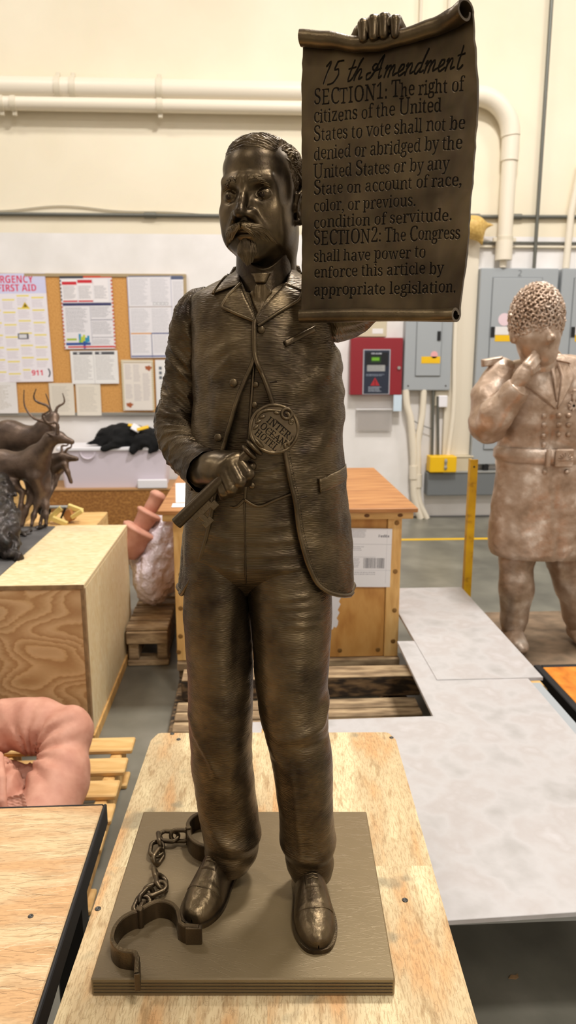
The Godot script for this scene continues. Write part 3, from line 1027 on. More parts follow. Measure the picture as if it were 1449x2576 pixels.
const COAT := [
	[1.062, -0.034, 0.036, -0.034, 0.032, 0.036, 1.0], [1.050, -0.0335, 0.042, -0.032, 0.036, 0.044, 1.0], [1.039, -0.0336, 0.053, -0.030, 0.042, 0.050, 1.0], [1.028, -0.0360, 0.073, -0.028, 0.050, 0.056, 0.98],
	[1.017, -0.0398, 0.0905, -0.027, 0.060, 0.064, 0.95], [1.007, -0.0417, 0.1035, -0.026, 0.067, 0.070, 0.92], [0.992, -0.0412, 0.1068, -0.026, 0.074, 0.076, 0.88],
	[0.975, -0.0407, 0.1077, -0.026, 0.080, 0.081, 0.86], [0.945, -0.0390, 0.1089, -0.026, 0.087, 0.085, 0.85], [0.915, -0.0334, 0.1142, -0.026, 0.092, 0.087, 0.85],
	[0.884, -0.0317, 0.1160, -0.026, 0.095, 0.088, 0.86], [0.854, -0.0319, 0.1173, -0.026, 0.097, 0.088, 0.87], [0.816, -0.0331, 0.1197, -0.026, 0.098, 0.087, 0.88],
	[0.778, -0.0333, 0.1231, -0.026, 0.098, 0.087, 0.88], [0.727, -0.0342, 0.1286, -0.026, 0.098, 0.089, 0.88], [0.674, -0.0333, 0.1338, -0.026, 0.097, 0.091, 0.88],
	[0.621, -0.0342, 0.1382, -0.026, 0.096, 0.093, 0.88], [0.574, -0.0348, 0.1424, -0.026, 0.096, 0.095, 0.88], [0.525, -0.0361, 0.1459, -0.026, 0.097, 0.096, 0.88]]
# front edges of the coat: height, x of the edge on the viewer's left, on the right
const EDGE := [
	[1.060, -0.070, 0.004], [1.030, -0.0698, 0.0059], [1.014, -0.0633, -0.0194], [0.993, -0.0545, -0.0336], [0.971, -0.0474, -0.0463], [0.940, -0.0478, -0.0478], [0.915, -0.0485, -0.0460],
	[0.881, -0.0633, -0.0326], [0.853, -0.0741, -0.0230], [0.830, -0.0814, -0.0172], [0.783, -0.0957, -0.0056], [0.741, -0.1048, 0.0021], [0.705, -0.1115, 0.0105], [0.661, -0.1209, 0.0166],
	[0.618, -0.1334, 0.0264], [0.593, -0.1444, 0.0357], [0.573, -0.1535, 0.0463], [0.560, -0.1610, 0.0600], [0.549, -0.1680, 0.0800], [0.540, -0.1740, 0.1020]]
const LEG_A := [
	[0.690, -0.1130, 0.047, -0.026, 0.074, 0.078, 0.85], [0.668, -0.1138, 0.0475, -0.026, 0.076, 0.080, 0.85], [0.596, -0.1170, 0.0515, -0.024, 0.076, 0.078, 0.85], [0.543, -0.1181, 0.0535, -0.020, 0.074, 0.074, 0.88], [0.495, -0.1170, 0.0547, -0.014, 0.070, 0.068, 0.92], [0.448, -0.1142, 0.0556, -0.008, 0.066, 0.062, 0.95],
	[0.393, -0.1133, 0.0550, -0.002, 0.063, 0.058, 0.97], [0.337, -0.1129, 0.0537, 0.002, 0.060, 0.056, 1.0], [0.288, -0.1132, 0.0529, 0.002, 0.058, 0.056, 1.0], [0.232, -0.1135, 0.0530, -0.004, 0.056, 0.056, 1.0], [0.200, -0.1113, 0.0530, -0.006, 0.055, 0.055, 1.0],
	[0.163, -0.1087, 0.0517, -0.009, 0.054, 0.054, 1.0], [0.125, -0.1040, 0.0519, -0.012, 0.054, 0.053, 1.0], [0.090, -0.1010, 0.0510, -0.014, 0.056, 0.052, 1.0], [0.062, -0.1012, 0.0480, -0.016, 0.052, 0.050, 1.0], [0.040, -0.1030, 0.0435, -0.017, 0.047, 0.048, 1.0], [0.024, -0.1060, 0.0385, -0.018, 0.043, 0.046, 1.0]]
const LEG_B := [
	[0.690, -0.0150, 0.058, -0.026, 0.074, 0.078, 0.85], [0.668, -0.0136, 0.0592, -0.026, 0.076, 0.080, 0.85], [0.597, -0.0036, 0.0668, -0.022, 0.076, 0.078, 0.85], [0.546, 0.0023, 0.0696, -0.016, 0.074, 0.074, 0.88], [0.500, 0.0045, 0.0674, -0.006, 0.070, 0.068, 0.92], [0.455, 0.0062, 0.0640, 0.004, 0.066, 0.063, 0.95],
	[0.402, 0.0056, 0.0609, 0.014, 0.062, 0.060, 0.97], [0.363, 0.0069, 0.0571, 0.020, 0.060, 0.058, 1.0], [0.336, 0.0102, 0.0559, 0.024, 0.058, 0.056, 1.0], [0.301, 0.0161, 0.0534, 0.028, 0.054, 0.054, 1.0], [0.267, 0.0212, 0.0520, 0.030, 0.052, 0.054, 1.0], [0.232, 0.0255, 0.0498, 0.030, 0.050, 0.053, 1.0],
	[0.193, 0.0282, 0.0480, 0.027, 0.049, 0.052, 1.0], [0.144, 0.0316, 0.0468, 0.022, 0.049, 0.050, 1.0], [0.111, 0.0335, 0.0469, 0.018, 0.050, 0.050, 1.0], [0.070, 0.0356, 0.0440, 0.014, 0.048, 0.048, 1.0], [0.045, 0.0385, 0.0400, 0.012, 0.044, 0.046, 1.0], [0.030, 0.0405, 0.0360, 0.012, 0.042, 0.044, 1.0]]
const HIPS := [
	[0.760, -0.045, 0.104, -0.026, 0.083, 0.08, 0.70], [0.720, -0.050, 0.105, -0.026, 0.083, 0.08, 0.66], [0.668, -0.058, 0.107, -0.026, 0.083, 0.08, 0.60], [0.630, -0.056, 0.112, -0.026, 0.083, 0.08, 0.60],
	[0.605, -0.054, 0.115, -0.025, 0.082, 0.08, 0.60], [0.588, -0.053, 0.115, -0.024, 0.079, 0.08, 0.62], [0.572, -0.052, 0.113, -0.024, 0.070, 0.078, 0.66], [0.556, -0.051, 0.108, -0.024, 0.054, 0.072, 0.72], [0.535, -0.050, 0.09, -0.024, 0.03, 0.06, 0.85]]

func build_statue() -> void:
	noise.seed = 11; noise.frequency = 1.0; noise.fractal_octaves = 3
	ridge.seed = 5; ridge.frequency = 1.0; ridge.fractal_type = FastNoiseLite.FRACTAL_RIDGED; ridge.fractal_octaves = 2
	var turn := Basis(Vector3.UP, deg_to_rad(-2.9))
	statue = thing("bronze_statue", "dark bronze statue of a standing moustached man in a long coat holding up a scroll", "statue", Vector3(0, 1.5, 0) + turn * Vector3(-0.068, -0.92, -1.144), deg_to_rad(-2.9))
	var ring := func(_y): return [0.0, TAU]
	# ---- base
	var b := MB.new()
	b.box(Vector3(-0.068, -0.0155, 0), Vector3(0.459, 0.031, 0.416), 0.0022)
	var base := bz("base_plate", b, M.bz_base, statue, 0.10, 9.0)
	var rib := MB.new()
	for k in 4:
		rib.box(Vector3(-0.068, -0.008 - k * 0.0055, 0.2085), Vector3(0.452, 0.0016, 0.0016), 0.0004)
	bz("edge_groove", rib, M.bz_smooth, statue, -0.2)
	# ---- trousers
	var hip_disp := func(q: Vector3, _o: Vector3, _a: float) -> float:
		var p := Vector2(q.x, q.y)
		var d := noise.get_noise_3d(q.x * 9, q.y * 20, q.z * 9) * 0.0010
		if q.z > 0.0:
			d += fold(p, Vector2(-0.066, 0.72), Vector2(-0.067, 0.55), 0.004, -0.004)
			for k in 4: d += fold(p, Vector2(-0.062, 0.66 - k * 0.021), Vector2(0.02 + 0.01 * k, 0.668 - k * 0.024), 0.005, 0.0022)
			for k in 3: d += fold(p, Vector2(-0.072, 0.64 - k * 0.026), Vector2(-0.13, 0.655 - k * 0.024), 0.005, 0.0016)
		return d
	var tr := skin(HIPS, 0.755, 0.537, 150, 90, ring, hip_disp, true)
	var trousers := bz("trousers", tr, M.bz_cloth, statue)
	var fly := MB.new()
	var fp := []
	for k in 22:
		var y := 0.705 - k * 0.0065
		fp.append(Vector3(-0.0655, y, ring_z(HIPS, -0.0655, y) + 0.0005))
	fly.tube(fp, 0.0013, 6)
	bz("fly_seam", fly, M.bz_smooth, trousers, -0.2)
	var da := func(q: Vector3, _o: Vector3, a: float) -> float:
		var p := Vector2(q.x, q.y)
		var d := noise.get_noise_3d(q.x * 8, q.y * 14 + 3, q.z * 8) * 0.0022 + noise.get_noise_3d(q.x * 20, q.y * 38, q.z * 20) * 0.0004
		if q.z > -0.01:
			d += fold(p, Vector2(-0.160, 0.335), Vector2(-0.118, 0.243), 0.007, 0.0045)
			d += fold(p, Vector2(-0.150, 0.30), Vector2(-0.128, 0.245), 0.006, -0.003)
			d += fold(p, Vector2(-0.085, 0.30), Vector2(-0.10, 0.20), 0.012, 0.003)
			d += fold(p, Vector2(-0.148, 0.17), Vector2(-0.10, 0.085), 0.010, 0.004)
			d += fold(p, Vector2(-0.125, 0.118), Vector2(-0.062, 0.088), 0.010, 0.0045)
			d += fold(p, Vector2(-0.130, 0.078), Vector2(-0.07, 0.066), 0.007, -0.004)
			d += fold(p, Vector2(-0.070, 0.55), Vector2(-0.085, 0.40), 0.012, -0.004)
			d += fold(p, Vector2(-0.105, 0.60), Vector2(-0.10, 0.30), 0.02, 0.003)
		d += 0.0035 * exp(-pow((q.y - 0.092) / 0.014, 2.0)) * (0.5 + 0.5 * cos(a - 0.3)) + 0.002 * exp(-pow((q.y - 0.05) / 0.010, 2.0))
		return d
	var la := skin(LEG_A, 0.688, 0.024, 110, 330, ring, da, true)
	bz("trouser_leg", la, M.bz_cloth, trousers, -0.04)
	var db := func(q: Vector3, _o: Vector3, a: float) -> float:
		var p := Vector2(q.x, q.y)
		var d := noise.get_noise_3d(q.x * 8 + 9, q.y * 14, q.z * 8) * 0.0022 + noise.get_noise_3d(q.x * 20, q.y * 38, q.z * 20 + 4) * 0.0004
		if q.z > -0.01:
			d += fold(p, Vector2(0.064, 0.372), Vector2(0.052, 0.338), 0.006, 0.006)
			d += fold(p, Vector2(0.056, 0.340), Vector2(-0.012, 0.318), 0.008, 0.0045)
			d += fold(p, Vector2(0.066, 0.310), Vector2(0.022, 0.306), 0.006, -0.0035)
			d += fold(p, Vector2(-0.03, 0.305), Vector2(0.006, 0.250), 0.008, 0.0035)
			d += fold(p, Vector2(0.004, 0.285), Vector2(0.022, 0.09), 0.0045, 0.0032)
			d += fold(p, Vector2(0.030, 0.54), Vector2(0.005, 0.40), 0.02, 0.003)
			for k in 4: d += fold(p, Vector2(-0.03 + 0.01 * k, 0.545 - k * 0.012), Vector2(0.05, 0.555 - k * 0.017), 0.005, 0.0022)
			d += fold(p, Vector2(0.0, 0.095), Vector2(0.07, 0.085), 0.008, 0.003)
		d += 0.0035 * exp(-pow((q.y - 0.098) / 0.014, 2.0)) - 0.002 * exp(-pow((q.y - 0.072) / 0.008, 2.0)) + 0.0015 * exp(-pow((q.y - 0.045) / 0.010, 2.0))
		return d
	var lb := skin(LEG_B, 0.688, 0.030, 110, 330, ring, db, true)
	bz("trouser_leg", lb, M.bz_cloth, trousers, 0.0)
	# ---- shoes
	shoe(Vector3(-0.1115, 0, -0.045), -17.0, 0.158)
	shoe(Vector3(0.0345, 0, -0.014), 4.5, 0.174)
	# ---- waistcoat under the coat
	var VEST := []
	for r in COAT: VEST.append([r[0], r[1], r[2] - 0.010, r[3], r[4] - 0.0105, r[5] - 0.01, r[6]])
	var vdisp := func(q: Vector3, _o: Vector3, _a: float) -> float:
		var p := Vector2(q.x, q.y)
		var d := noise.get_noise_3d(q.x * 14, q.y * 14, q.z * 10) * 0.002
		if q.z > 0.0:
			for k in 3: d += fold(p, Vector2(-0.05, 0.745 - k * 0.012), Vector2(0.01, 0.762 - k * 0.018), 0.004, 0.002)
		return d
	var vlow := func(q: Vector3) -> float:
		if q.z < 0.0: return 0.715
		var pts := [Vector2(-0.16, 0.715), Vector2(-0.1097, 0.7058), Vector2(-0.0816, 0.6941), Vector2(-0.0645, 0.7066), Vector2(-0.0448, 0.6968), Vector2(-0.0015, 0.7127), Vector2(0.1, 0.715)]
		for k in pts.size() - 1:
			if q.x <= pts[k + 1].x: return lerpf(pts[k].y, pts[k + 1].y, clampf((q.x - pts[k].x) / (pts[k + 1].x - pts[k].x), 0.0, 1.0))
		return 0.715
	var vest := bz("waistcoat", skin(VEST, 1.012, 0.70, 180, 120, ring, vdisp, true, vlow), M.bz_cloth, statue, -0.12)
	var vz := func(x: float, y: float) -> float: return ring_z(VEST, x, y)
	var e1 := []
	for k in 40:
		var y := 0.935 - k * 0.0058
		var x := lerpf(-0.0475, -0.0645, pow(float(k) / 39.0, 1.0))
		e1.append(Vector3(x, y, vz.call(x, y) + 0.0012))
	var e2 := []
	for q in [Vector2(-0.1097, 0.7058), Vector2(-0.0816, 0.6941), Vector2(-0.066, 0.7062)]: e2.append(Vector3(q.x, q.y, vz.call(q.x, q.y)))
	var e3 := []
	for q in [Vector2(-0.0645, 0.7066), Vector2(-0.0448, 0.6968), Vector2(-0.02, 0.7060), Vector2(0.004, 0.7150)]: e3.append(Vector3(q.x, q.y, vz.call(q.x, q.y) + 0.001))
	var trim := MB.new()
	trim.tube(e1, 0.0026, 8); trim.tube(spline(e2, 4), 0.0024, 8); trim.tube(spline(e3, 4), 0.0026, 8)
	bz("waistcoat_edge", trim, M.bz_smooth, vest, 0.12)
	for q in [Vector2(-0.0440, 0.9038), Vector2(-0.0468, 0.8772), Vector2(-0.0486, 0.8478), Vector2(-0.0545, 0.7516), Vector2(-0.0535, 0.7288)]:
		button(Vector3(q.x, q.y, vz.call(q.x, q.y) + 0.002), 0.0048, vest)
	# ---- coat
	var cspan := func(y: float) -> Array:
		var e := samp(EDGE, y)
		var r := samp(COAT, y)
		return [ring_angle(r, e[2]), ring_angle(r, e[1]) - TAU]
	var cdisp := func(q: Vector3, _o: Vector3, _a: float) -> float:
		var p := Vector2(q.x, q.y)
		var d := noise.get_noise_3d(q.x * 9, q.y * 9, q.z * 9 + 2) * 0.0034 + noise.get_noise_3d(q.x * 24, q.y * 30, q.z * 24) * 0.0011
		if q.z > -0.04:
			d += fold(p, Vector2(0.105, 0.915), Vector2(0.010, 0.868), 0.013, 0.0045)
			d += fold(p, Vector2(0.100, 0.875), Vector2(0.015, 0.825), 0.012, 0.0045)
			d += fold(p, Vector2(0.095, 0.945), Vector2(0.055, 0.90), 0.010, 0.0055)
			d += fold(p, Vector2(0.080, 0.96), Vector2(0.062, 0.86), 0.010, -0.004)
			d += fold(p, Vector2(0.095, 0.84), Vector2(0.03, 0.77), 0.013, 0.004)
			d += fold(p, Vector2(0.06, 0.83), Vector2(0.045, 0.60), 0.016, 0.003)
			d += fold(p, Vector2(0.10, 0.78), Vector2(0.085, 0.60), 0.014, -0.003)
			d += fold(p, Vector2(-0.055, 0.948), Vector2(-0.12, 0.915), 0.008, 0.0028)
			d += fold(p, Vector2(-0.06, 0.935), Vector2(-0.11, 0.89), 0.007, 0.0025)
			d += fold(p, Vector2(-0.12, 0.96), Vector2(-0.125, 0.82), 0.014, -0.004)
			d += fold(p, Vector2(-0.10, 0.88), Vector2(-0.105, 0.78), 0.012, 0.0035)
		if q.y < 0.72: d += 0.004 * sin(q.x * 46.0 + q.z * 70.0) * smoothstep(0.72, 0.56, q.y) * (0.25 if q.z > 0.0 else 1.0)
		return d
	var coat := bz("coat", skin(COAT, 1.058, 0.540, 300, 330, cspan, cdisp, false), M.bz_cloth, statue, 0.0)
	var rope := MB.new()
	var le := []
	var re := []
	for k in 96:
		var y := 0.968 - k * (0.968 - 0.5405) / 95.0
		var e := samp(EDGE, y)
		var r := samp(COAT, y)
		for s in 2:
			var a := ring_angle(r, e[1 + s])
			var q := ring_pt(r, a)
			var o := Vector3(cos(a) / r[2], 0, sin(a) / r[4]).normalized()
			q += o * (float(cdisp.call(q, o, a)) + 0.0006 + (0.0035 if s == 1 and y > 0.9 else 0.0))
			if s == 0 and y < 0.925: le.append(q)
			if s == 1: re.append(q)
	rope.tube(le, 0.0034, 8); rope.tube(re, 0.0038, 8)
	var hem := []
	var rr := samp(COAT, 0.5405)
	var sp: Array = cspan.call(0.5405)
	for k in 90:
		var a: float = lerpf(sp[0], sp[1], k / 89.0)
		var q := ring_pt(rr, a)
		var o := Vector3(cos(a) / rr[2], 0, sin(a) / rr[5]).normalized()
		hem.append(q + o * float(cdisp.call(q, o, a)))
	rope.tube(hem, 0.0036, 8)
	bz("coat_edge", rope, M.bz_smooth, coat, 0.14)
	var cz := func(x: float, y: float) -> float:
		var r := samp(COAT, y)
		var a := ring_angle(r, x)
		var q := ring_pt(r, a)
		var o := Vector3(cos(a) / r[2], 0, sin(a) / r[4]).normalized()
		return q.z + o.z * float(cdisp.call(q, o, a))
	# stitches beside the right-hand edge
	var st := MB.new()
	for k in range(30, 94, 1):
		var q: Vector3 = re[k]
		var t: Vector3 = (re[mini(k + 1, 95)] - re[k - 1]).normalized()
		var p := q + Vector3(absf(t.y), t.x, 0).normalized() * 0.0068
		p.z = cz.call(p.x, p.y) - 0.0002
		st.ball(p, Vector3(0.0007, 0.0016, 0.0007), 6)
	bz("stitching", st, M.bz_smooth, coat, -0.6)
	for q in [Vector2(-0.0385, 0.9545), Vector2(-0.0785, 0.8797), Vector2(-0.1026, 0.8002)]:
		button(Vector3(q.x, q.y, cz.call(q.x, q.y) + 0.0022), 0.0062, coat)
	for q in [Vector2(-0.021, 0.881), Vector2(0.0235, 0.712)]:
		var hole := MB.new()
		hole.tube([Vector3(q.x - 0.005, q.y - 0.0008, cz.call(q.x - 0.005, q.y) + 0.0003), Vector3(q.x + 0.005, q.y + 0.001, cz.call(q.x + 0.005, q.y) + 0.0003)], 0.0009, 6)
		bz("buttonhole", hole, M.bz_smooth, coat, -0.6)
	# lapels and collar
	var lapels := [
		[[Vector2(-0.0735, 1.052), Vector2(-0.0690, 1.020), Vector2(-0.0600, 0.998), Vector2(-0.0465, 0.9715)], [Vector2(-0.0830, 1.050), Vector2(-0.1080, 1.0095), Vector2(-0.1085, 1.0060)], 0],
		[[Vector2(-0.0690, 1.020), Vector2(-0.0620, 1.003), Vector2(-0.0550, 0.9885), Vector2(-0.0462, 0.9690)], [Vector2(-0.0870, 1.0020), Vector2(-0.0960, 0.9870), Vector2(-0.0720, 0.9760), Vector2(-0.0470, 0.9660)], 1],
		[[Vector2(0.0060, 1.054), Vector2(-0.0040, 1.020), Vector2(-0.010, 1.014)], [Vector2(0.0170, 1.052), Vector2(0.0290, 1.020), Vector2(0.0240, 1.0120)], 0],
		[[Vector2(-0.0040, 1.020), Vector2(-0.0200, 1.003), Vector2(-0.0340, 0.987), Vector2(-0.0480, 0.9650)], [Vector2(0.0210, 1.0100), Vector2(0.0150, 0.9960), Vector2(-0.0120, 0.9800), Vector2(-0.0425, 0.9600)], 1]]
	for L in lapels:
		var A: Array = L[0]
		var B: Array = L[1]
		if L[2] == 0:
			B = [B[0], B[1], (B[2] if B.size() > 2 else B[1])]
			if A.size() == 4: A = [A[0], A[1]]
		var pm := pad(A, B, cz, 0.0062, 20, 30)
		var lap := bz("coat_collar" if L[2] == 0 else "lapel", pm, M.bz_cloth, coat, 0.0)
		var rp := []
		for k in 20:
			var q := along(B, k / 19.0)
			rp.append(Vector3(q.x, q.y, cz.call(q.x, q.y) + 0.0048))
		if L[2] == 1:
			var q0 := along(A, 0.0)
			var q1 := along(B, 0.0)
			for k in 6:
				var q := q1.lerp(q0, k / 5.0)
				rp.push_front(Vector3(q.x, q.y, cz.call(q.x, q.y) + 0.0048))
		var rm := MB.new()
		if L[2] == 0: rp = rp.slice(5)
		rm.tube(rp, 0.0025, 8)
		bz("piping", rm, M.bz_smooth, coat, 0.14)
	# back of the collar round the neck
	var cb := MB.new()
	var cbp := PackedVector3Array()
	for j in 8:
		for i in 40:
			var a := lerpf(2.45, 0.7, i / 39.0) + PI
			var f := j / 7.0
			var rad := lerpf(0.044, 0.058, f)
			cbp.append(Vector3(-0.034 + cos(a + PI) * -rad * 1.0, 1.066 - 0.022 * f + 0.006 * sin(PI * f), -0.03 + sin(a + PI) * -rad * 0.95) * 1.0)
	cb.grid(cbp, 40, 8, false, Vector3(-0.034, 1.04, -0.03))
	bz("collar_back", cb, M.bz_cloth, coat)
	# chest pocket and flap
	bz("pocket_welt", pad([Vector2(-0.0065, 0.9385), Vector2(0.0395, 0.9610)], [Vector2(-0.0028, 0.9305), Vector2(0.0420, 0.9535)], cz, 0.0042, 8, 16), M.bz_smooth, coat, 0.05)
	bz("pocket_flap", pad([Vector2(0.0450, 0.7390), Vector2(0.0700, 0.7450), Vector2(0.0930, 0.7490)], [Vector2(0.0475, 0.7165), Vector2(0.0720, 0.7240), Vector2(0.0950, 0.7290)], cz, 0.0085, 12, 24), M.bz_cloth, coat, 0.3)
	bz("pocket_flap", pad([Vector2(-0.1635, 0.7400), Vector2(-0.1480, 0.7380)], [Vector2(-0.1650, 0.7160), Vector2(-0.1490, 0.7140)], cz, 0.005, 10, 14), M.bz_cloth, coat, -0.1)
	# ---- sleeves
	var sd := func(a: float, run: float, q: Vector3) -> float:
		var w := ridge.get_noise_2d((run * 21.0 + cos(a) * 0.55), sin(a) * 0.9 + q.x * 3.0)
		return 0.0048 * w * smoothstep(0.0, 0.05, run) * (1.0 - 0.6 * smoothstep(0.27, 0.33, run)) + 0.001 * noise.get_noise_3d(q.x * 30, q.y * 30, q.z * 30)
	var SA := [Vector3(-0.118, 1.004, -0.036), Vector3(-0.1405, 0.990, -0.041), Vector3(-0.1545, 0.9514, -0.046), Vector3(-0.1615, 0.9022, -0.054), Vector3(-0.1690, 0.8515, -0.058), Vector3(-0.1760, 0.8110, -0.050), Vector3(-0.1640, 0.7780, -0.020), Vector3(-0.1430, 0.7600, 0.018), Vector3(-0.1205, 0.7475, 0.055)]
	var sl := limb(SA, [0.020, 0.027, 0.031, 0.0315, 0.034, 0.037, 0.035, 0.033, 0.0335], 26, 72, 1.0, sd)
	var sleeve := bz("sleeve", sl, M.bz_cloth, coat, -0.18)
	sleeve.position = Vector3.ZERO
	var inner := MB.new()
	inner.tube([Vector3(-0.150, 0.765, 0.005), Vector3(-0.1225, 0.7487, 0.051)], [0.027, 0.029], 24, false, 1.0, Vector3.UP, true)
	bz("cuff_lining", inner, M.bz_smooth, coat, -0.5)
	# seam where the sleeve meets the coat
	var sb := func(a: float, run: float, q: Vector3) -> float:
		var w := ridge.get_noise_2d(run * 16.0 + cos(a + 1.0) * 0.6 + 20.0, sin(a) * 0.9)
		return 0.0045 * w * smoothstep(0.0, 0.05, run)
	var SB := [Vector3(0.030, 0.995, -0.040), Vector3(0.064, 0.990, -0.040), Vector3(0.098, 0.9990, -0.030), Vector3(0.130, 1.032, -0.012), Vector3(0.143, 1.085, 0.016), Vector3(0.142, 1.140, 0.040), Vector3(0.136, 1.200, 0.056), Vector3(0.130, 1.252, 0.064)]
	bz("sleeve", limb(SB, [0.040, 0.050, 0.046, 0.044, 0.040, 0.035, 0.030, 0.028], 20, 60, 1.0, sb), M.bz_cloth, coat, 0.0)
	# ---- shirt collar, cravat
	var sc := MB.new()
	var scp := PackedVector3Array()
	for j in 14:
		var f := j / 13.0
		for i in 61:
			var a := TAU * i / 60.0
			var rad := lerpf(0.0435, 0.0405, f) + 0.0022 * smoothstep(0.75, 0.9, f) * (1.0 - smoothstep(0.9, 1.0, f)) - 0.004 * smoothstep(0.93, 1.0, f)
			var top := 1.074 - 0.034 * pow(maxf(0.0, sin(a)), 3.0)
			scp.append(Vector3(-0.036 + cos(a) * rad, lerpf(1.010, top + 0.004, f), -0.012 + sin(a) * rad * 1.12))
	sc.grid(scp, 61, 14, true, Vector3(-0.036, 1.04, -0.012))
	bz("shirt_collar", sc, M.bz_smooth, statue, -0.35)
	var tz := func(x: float, y: float) -> float:
		return maxf(vz.call(x, y), -0.012 + 0.049 * sqrt(maxf(0.0, 1.0 - pow((x + 0.036) / 0.046, 2.0))) - maxf(0.0, y - 1.04) * 0.2) + 0.001
	var tie := bz("cravat", pad([Vector2(-0.0440, 1.0200), Vector2(-0.0560, 1.0060), Vector2(-0.0520, 0.9930), Vector2(-0.0440, 0.9760)], [Vector2(-0.0330, 1.0200), Vector2(-0.0225, 1.0080), Vector2(-0.0300, 0.9950), Vector2(-0.0410, 0.9760)], func(x, y): return tz.call(x, y) + 0.0045 * (1.0 - pow(absf(x + 0.039) / 0.02, 1.5)) + 0.0018 * sin(x * 520.0) * smoothstep(0.99, 1.015, y), 0.006, 22, 24), M.bz_smooth, statue, 0.1)
	bz("cravat_knot", pad([Vector2(-0.0530, 1.0330), Vector2(-0.0495, 1.0270), Vector2(-0.0470, 1.0195)], [Vector2(-0.0240, 1.0340), Vector2(-0.0280, 1.0270), Vector2(-0.0315, 1.0195)], func(x, y): return tz.call(x, y) + 0.004 + 0.004 * (1.0 - pow(absf(x + 0.039) / 0.016, 2.0)), 0.008, 18, 16), M.bz_smooth, tie, 0.12)
	build_head()
	build_key_hand()
	build_scroll()
	build_shackles()

func button(c: Vector3, r: float, parent: Node3D) -> void:
	var mb := MB.new()
	mb.ball(c, Vector3(r, r, r * 0.5), 16)
	bz("button", mb, M.bz_smooth, parent, 0.25)

func shoe(heel: Vector3, yaw: float, L: float) -> void:
	var tf := Transform3D(Basis(Vector3.UP, deg_to_rad(yaw)), heel)
	var prof := [[1.0, 0.0010, 0.006, 0.0], [0.993, 0.0075, 0.0115, 0.0], [0.975, 0.0140, 0.0165, 0.0], [0.94, 0.0200, 0.0208, 0.0], [0.88, 0.0258, 0.0248, 0.0], [0.78, 0.0315, 0.030, 0.0], [0.66, 0.0335, 0.0385, 0.0], [0.54, 0.0320, 0.0480, 0.0], [0.42, 0.0290, 0.0570, 0.0], [0.30, 0.0270, 0.0620, 0.0], [0.16, 0.0265, 0.0580, 0.0], [0.05, 0.0230, 0.0520, 0.0], [0.0, 0.010, 0.045, 0.0]]
	var mb := MB.new()
	var p := PackedVector3Array()
	var nu := 49
	var nv := 64
	for j in nv:
		var t := 1.0 - pow(float(j) / (nv - 1), 1.35)
		var r := samp(prof, t)
		for i in nu:
			var a := lerpf(-0.25, PI + 0.25, float(i) / (nu - 1))
			var c := cos(a)
			var s := sin(a)
			var x: float = r[1] * signf(c) * pow(absf(c), 0.85)
			var y: float = 0.008 + maxf(-0.3, s) * r[2] * (1.0 if s > 0.0 else 0.12)
			var w := 0.0
			if absf(t - 0.70) < 0.02: w = -0.0008 * (1.0 - absf(t - 0.70) / 0.02)
			if t > 0.66 and t < 0.70: w += 0.0004
			p.append(tf * Vector3(x * (1.0 + w * 10.0), y + w + noise.get_noise_2d(x * 40, t * 6) * 0.0012, t * L))
	mb.grid(p, nu, nv, false, tf * Vector3(0, 0.01, L * 0.45))
	var o := bz("shoe", mb, M.bz_smooth, statue, 0.12)
	var sole := PackedVector2Array()
	for k in 48:
		var u := k / 24.0
		var t := 1.0 - (u if u <= 1.0 else 2.0 - u)
		t = 0.5 - 0.5 * cos(PI * t)
		var r := samp(prof, t)
		var sx := 1.0 if u < 1.0 else -1.0
		sole.append(Vector2(sx * (r[1] + 0.0035), -(t * (L + 0.006) - 0.003)))
	var sm := MB.new()
	sm.prism(sole, 0.0075, tf * Transform3D(Basis(Vector3(1, 0, 0), Vector3(0, 0, -1), Vector3(0, 1, 0)), Vector3(0, 0.0, 0)), 0.0012)
	bz("sole", sm, M.bz_smooth, o, -0.1)
	var top := func(x: float, t: float) -> Vector3:
		var r := samp(prof, t)
		var s := sqrt(maxf(0.0, 1.0 - pow(absf(x) / r[1], 2.3)))
		return tf * Vector3(x, 0.008 + r[2] * s, t * L)
	var tm := MB.new()
	var tp := PackedVector3Array()
	for j in 10:
		for i in 10:
			var e := (i == 0 or i == 9 or j == 0 or j == 9)
			tp.append(top.call(lerpf(-0.013, 0.013, clampf((i - 1) / 7.0, 0, 1)), lerpf(0.36, 0.545, clampf((j - 1) / 7.0, 0, 1))) + Vector3.UP * (-0.001 if e else 0.0022))
	tm.grid(tp, 10, 10, false, Vector3.INF, Vector3.UP)
	bz("shoe_facing", tm, M.bz_smooth, o, 0.05)
	for t in [0.44, 0.475]:
		var lm := MB.new()
		lm.tube([top.call(-0.009, t) + Vector3.UP * 0.003, top.call(0.0, t) + Vector3.UP * 0.0038, top.call(0.009, t) + Vector3.UP * 0.003], 0.0013, 8)
		bz("shoelace", lm, M.bz_smooth, o, 0.3)
	var seam := MB.new()
	var sp := []
	for k in 24:
		var x := lerpf(-0.030, 0.030, k / 23.0)
		sp.append(top.call(x * 0.98, 0.69 + 0.03 * (1.0 - pow(absf(x) / 0.03, 2.0))) + Vector3.UP * 0.0001)
	seam.tube(sp, 0.0008, 6)
	bz("toe_cap_seam", seam, M.bz_smooth, o, 0.1)
const HEAD_AT := Vector3(-0.0370, 1.1390, -0.004)

func head_frame() -> Transform3D:
	return Transform3D((Basis(Vector3.UP, deg_to_rad(-21.0)) * Basis(Vector3.RIGHT, deg_to_rad(2.0))).scaled(Vector3.ONE * 0.92), HEAD_AT)

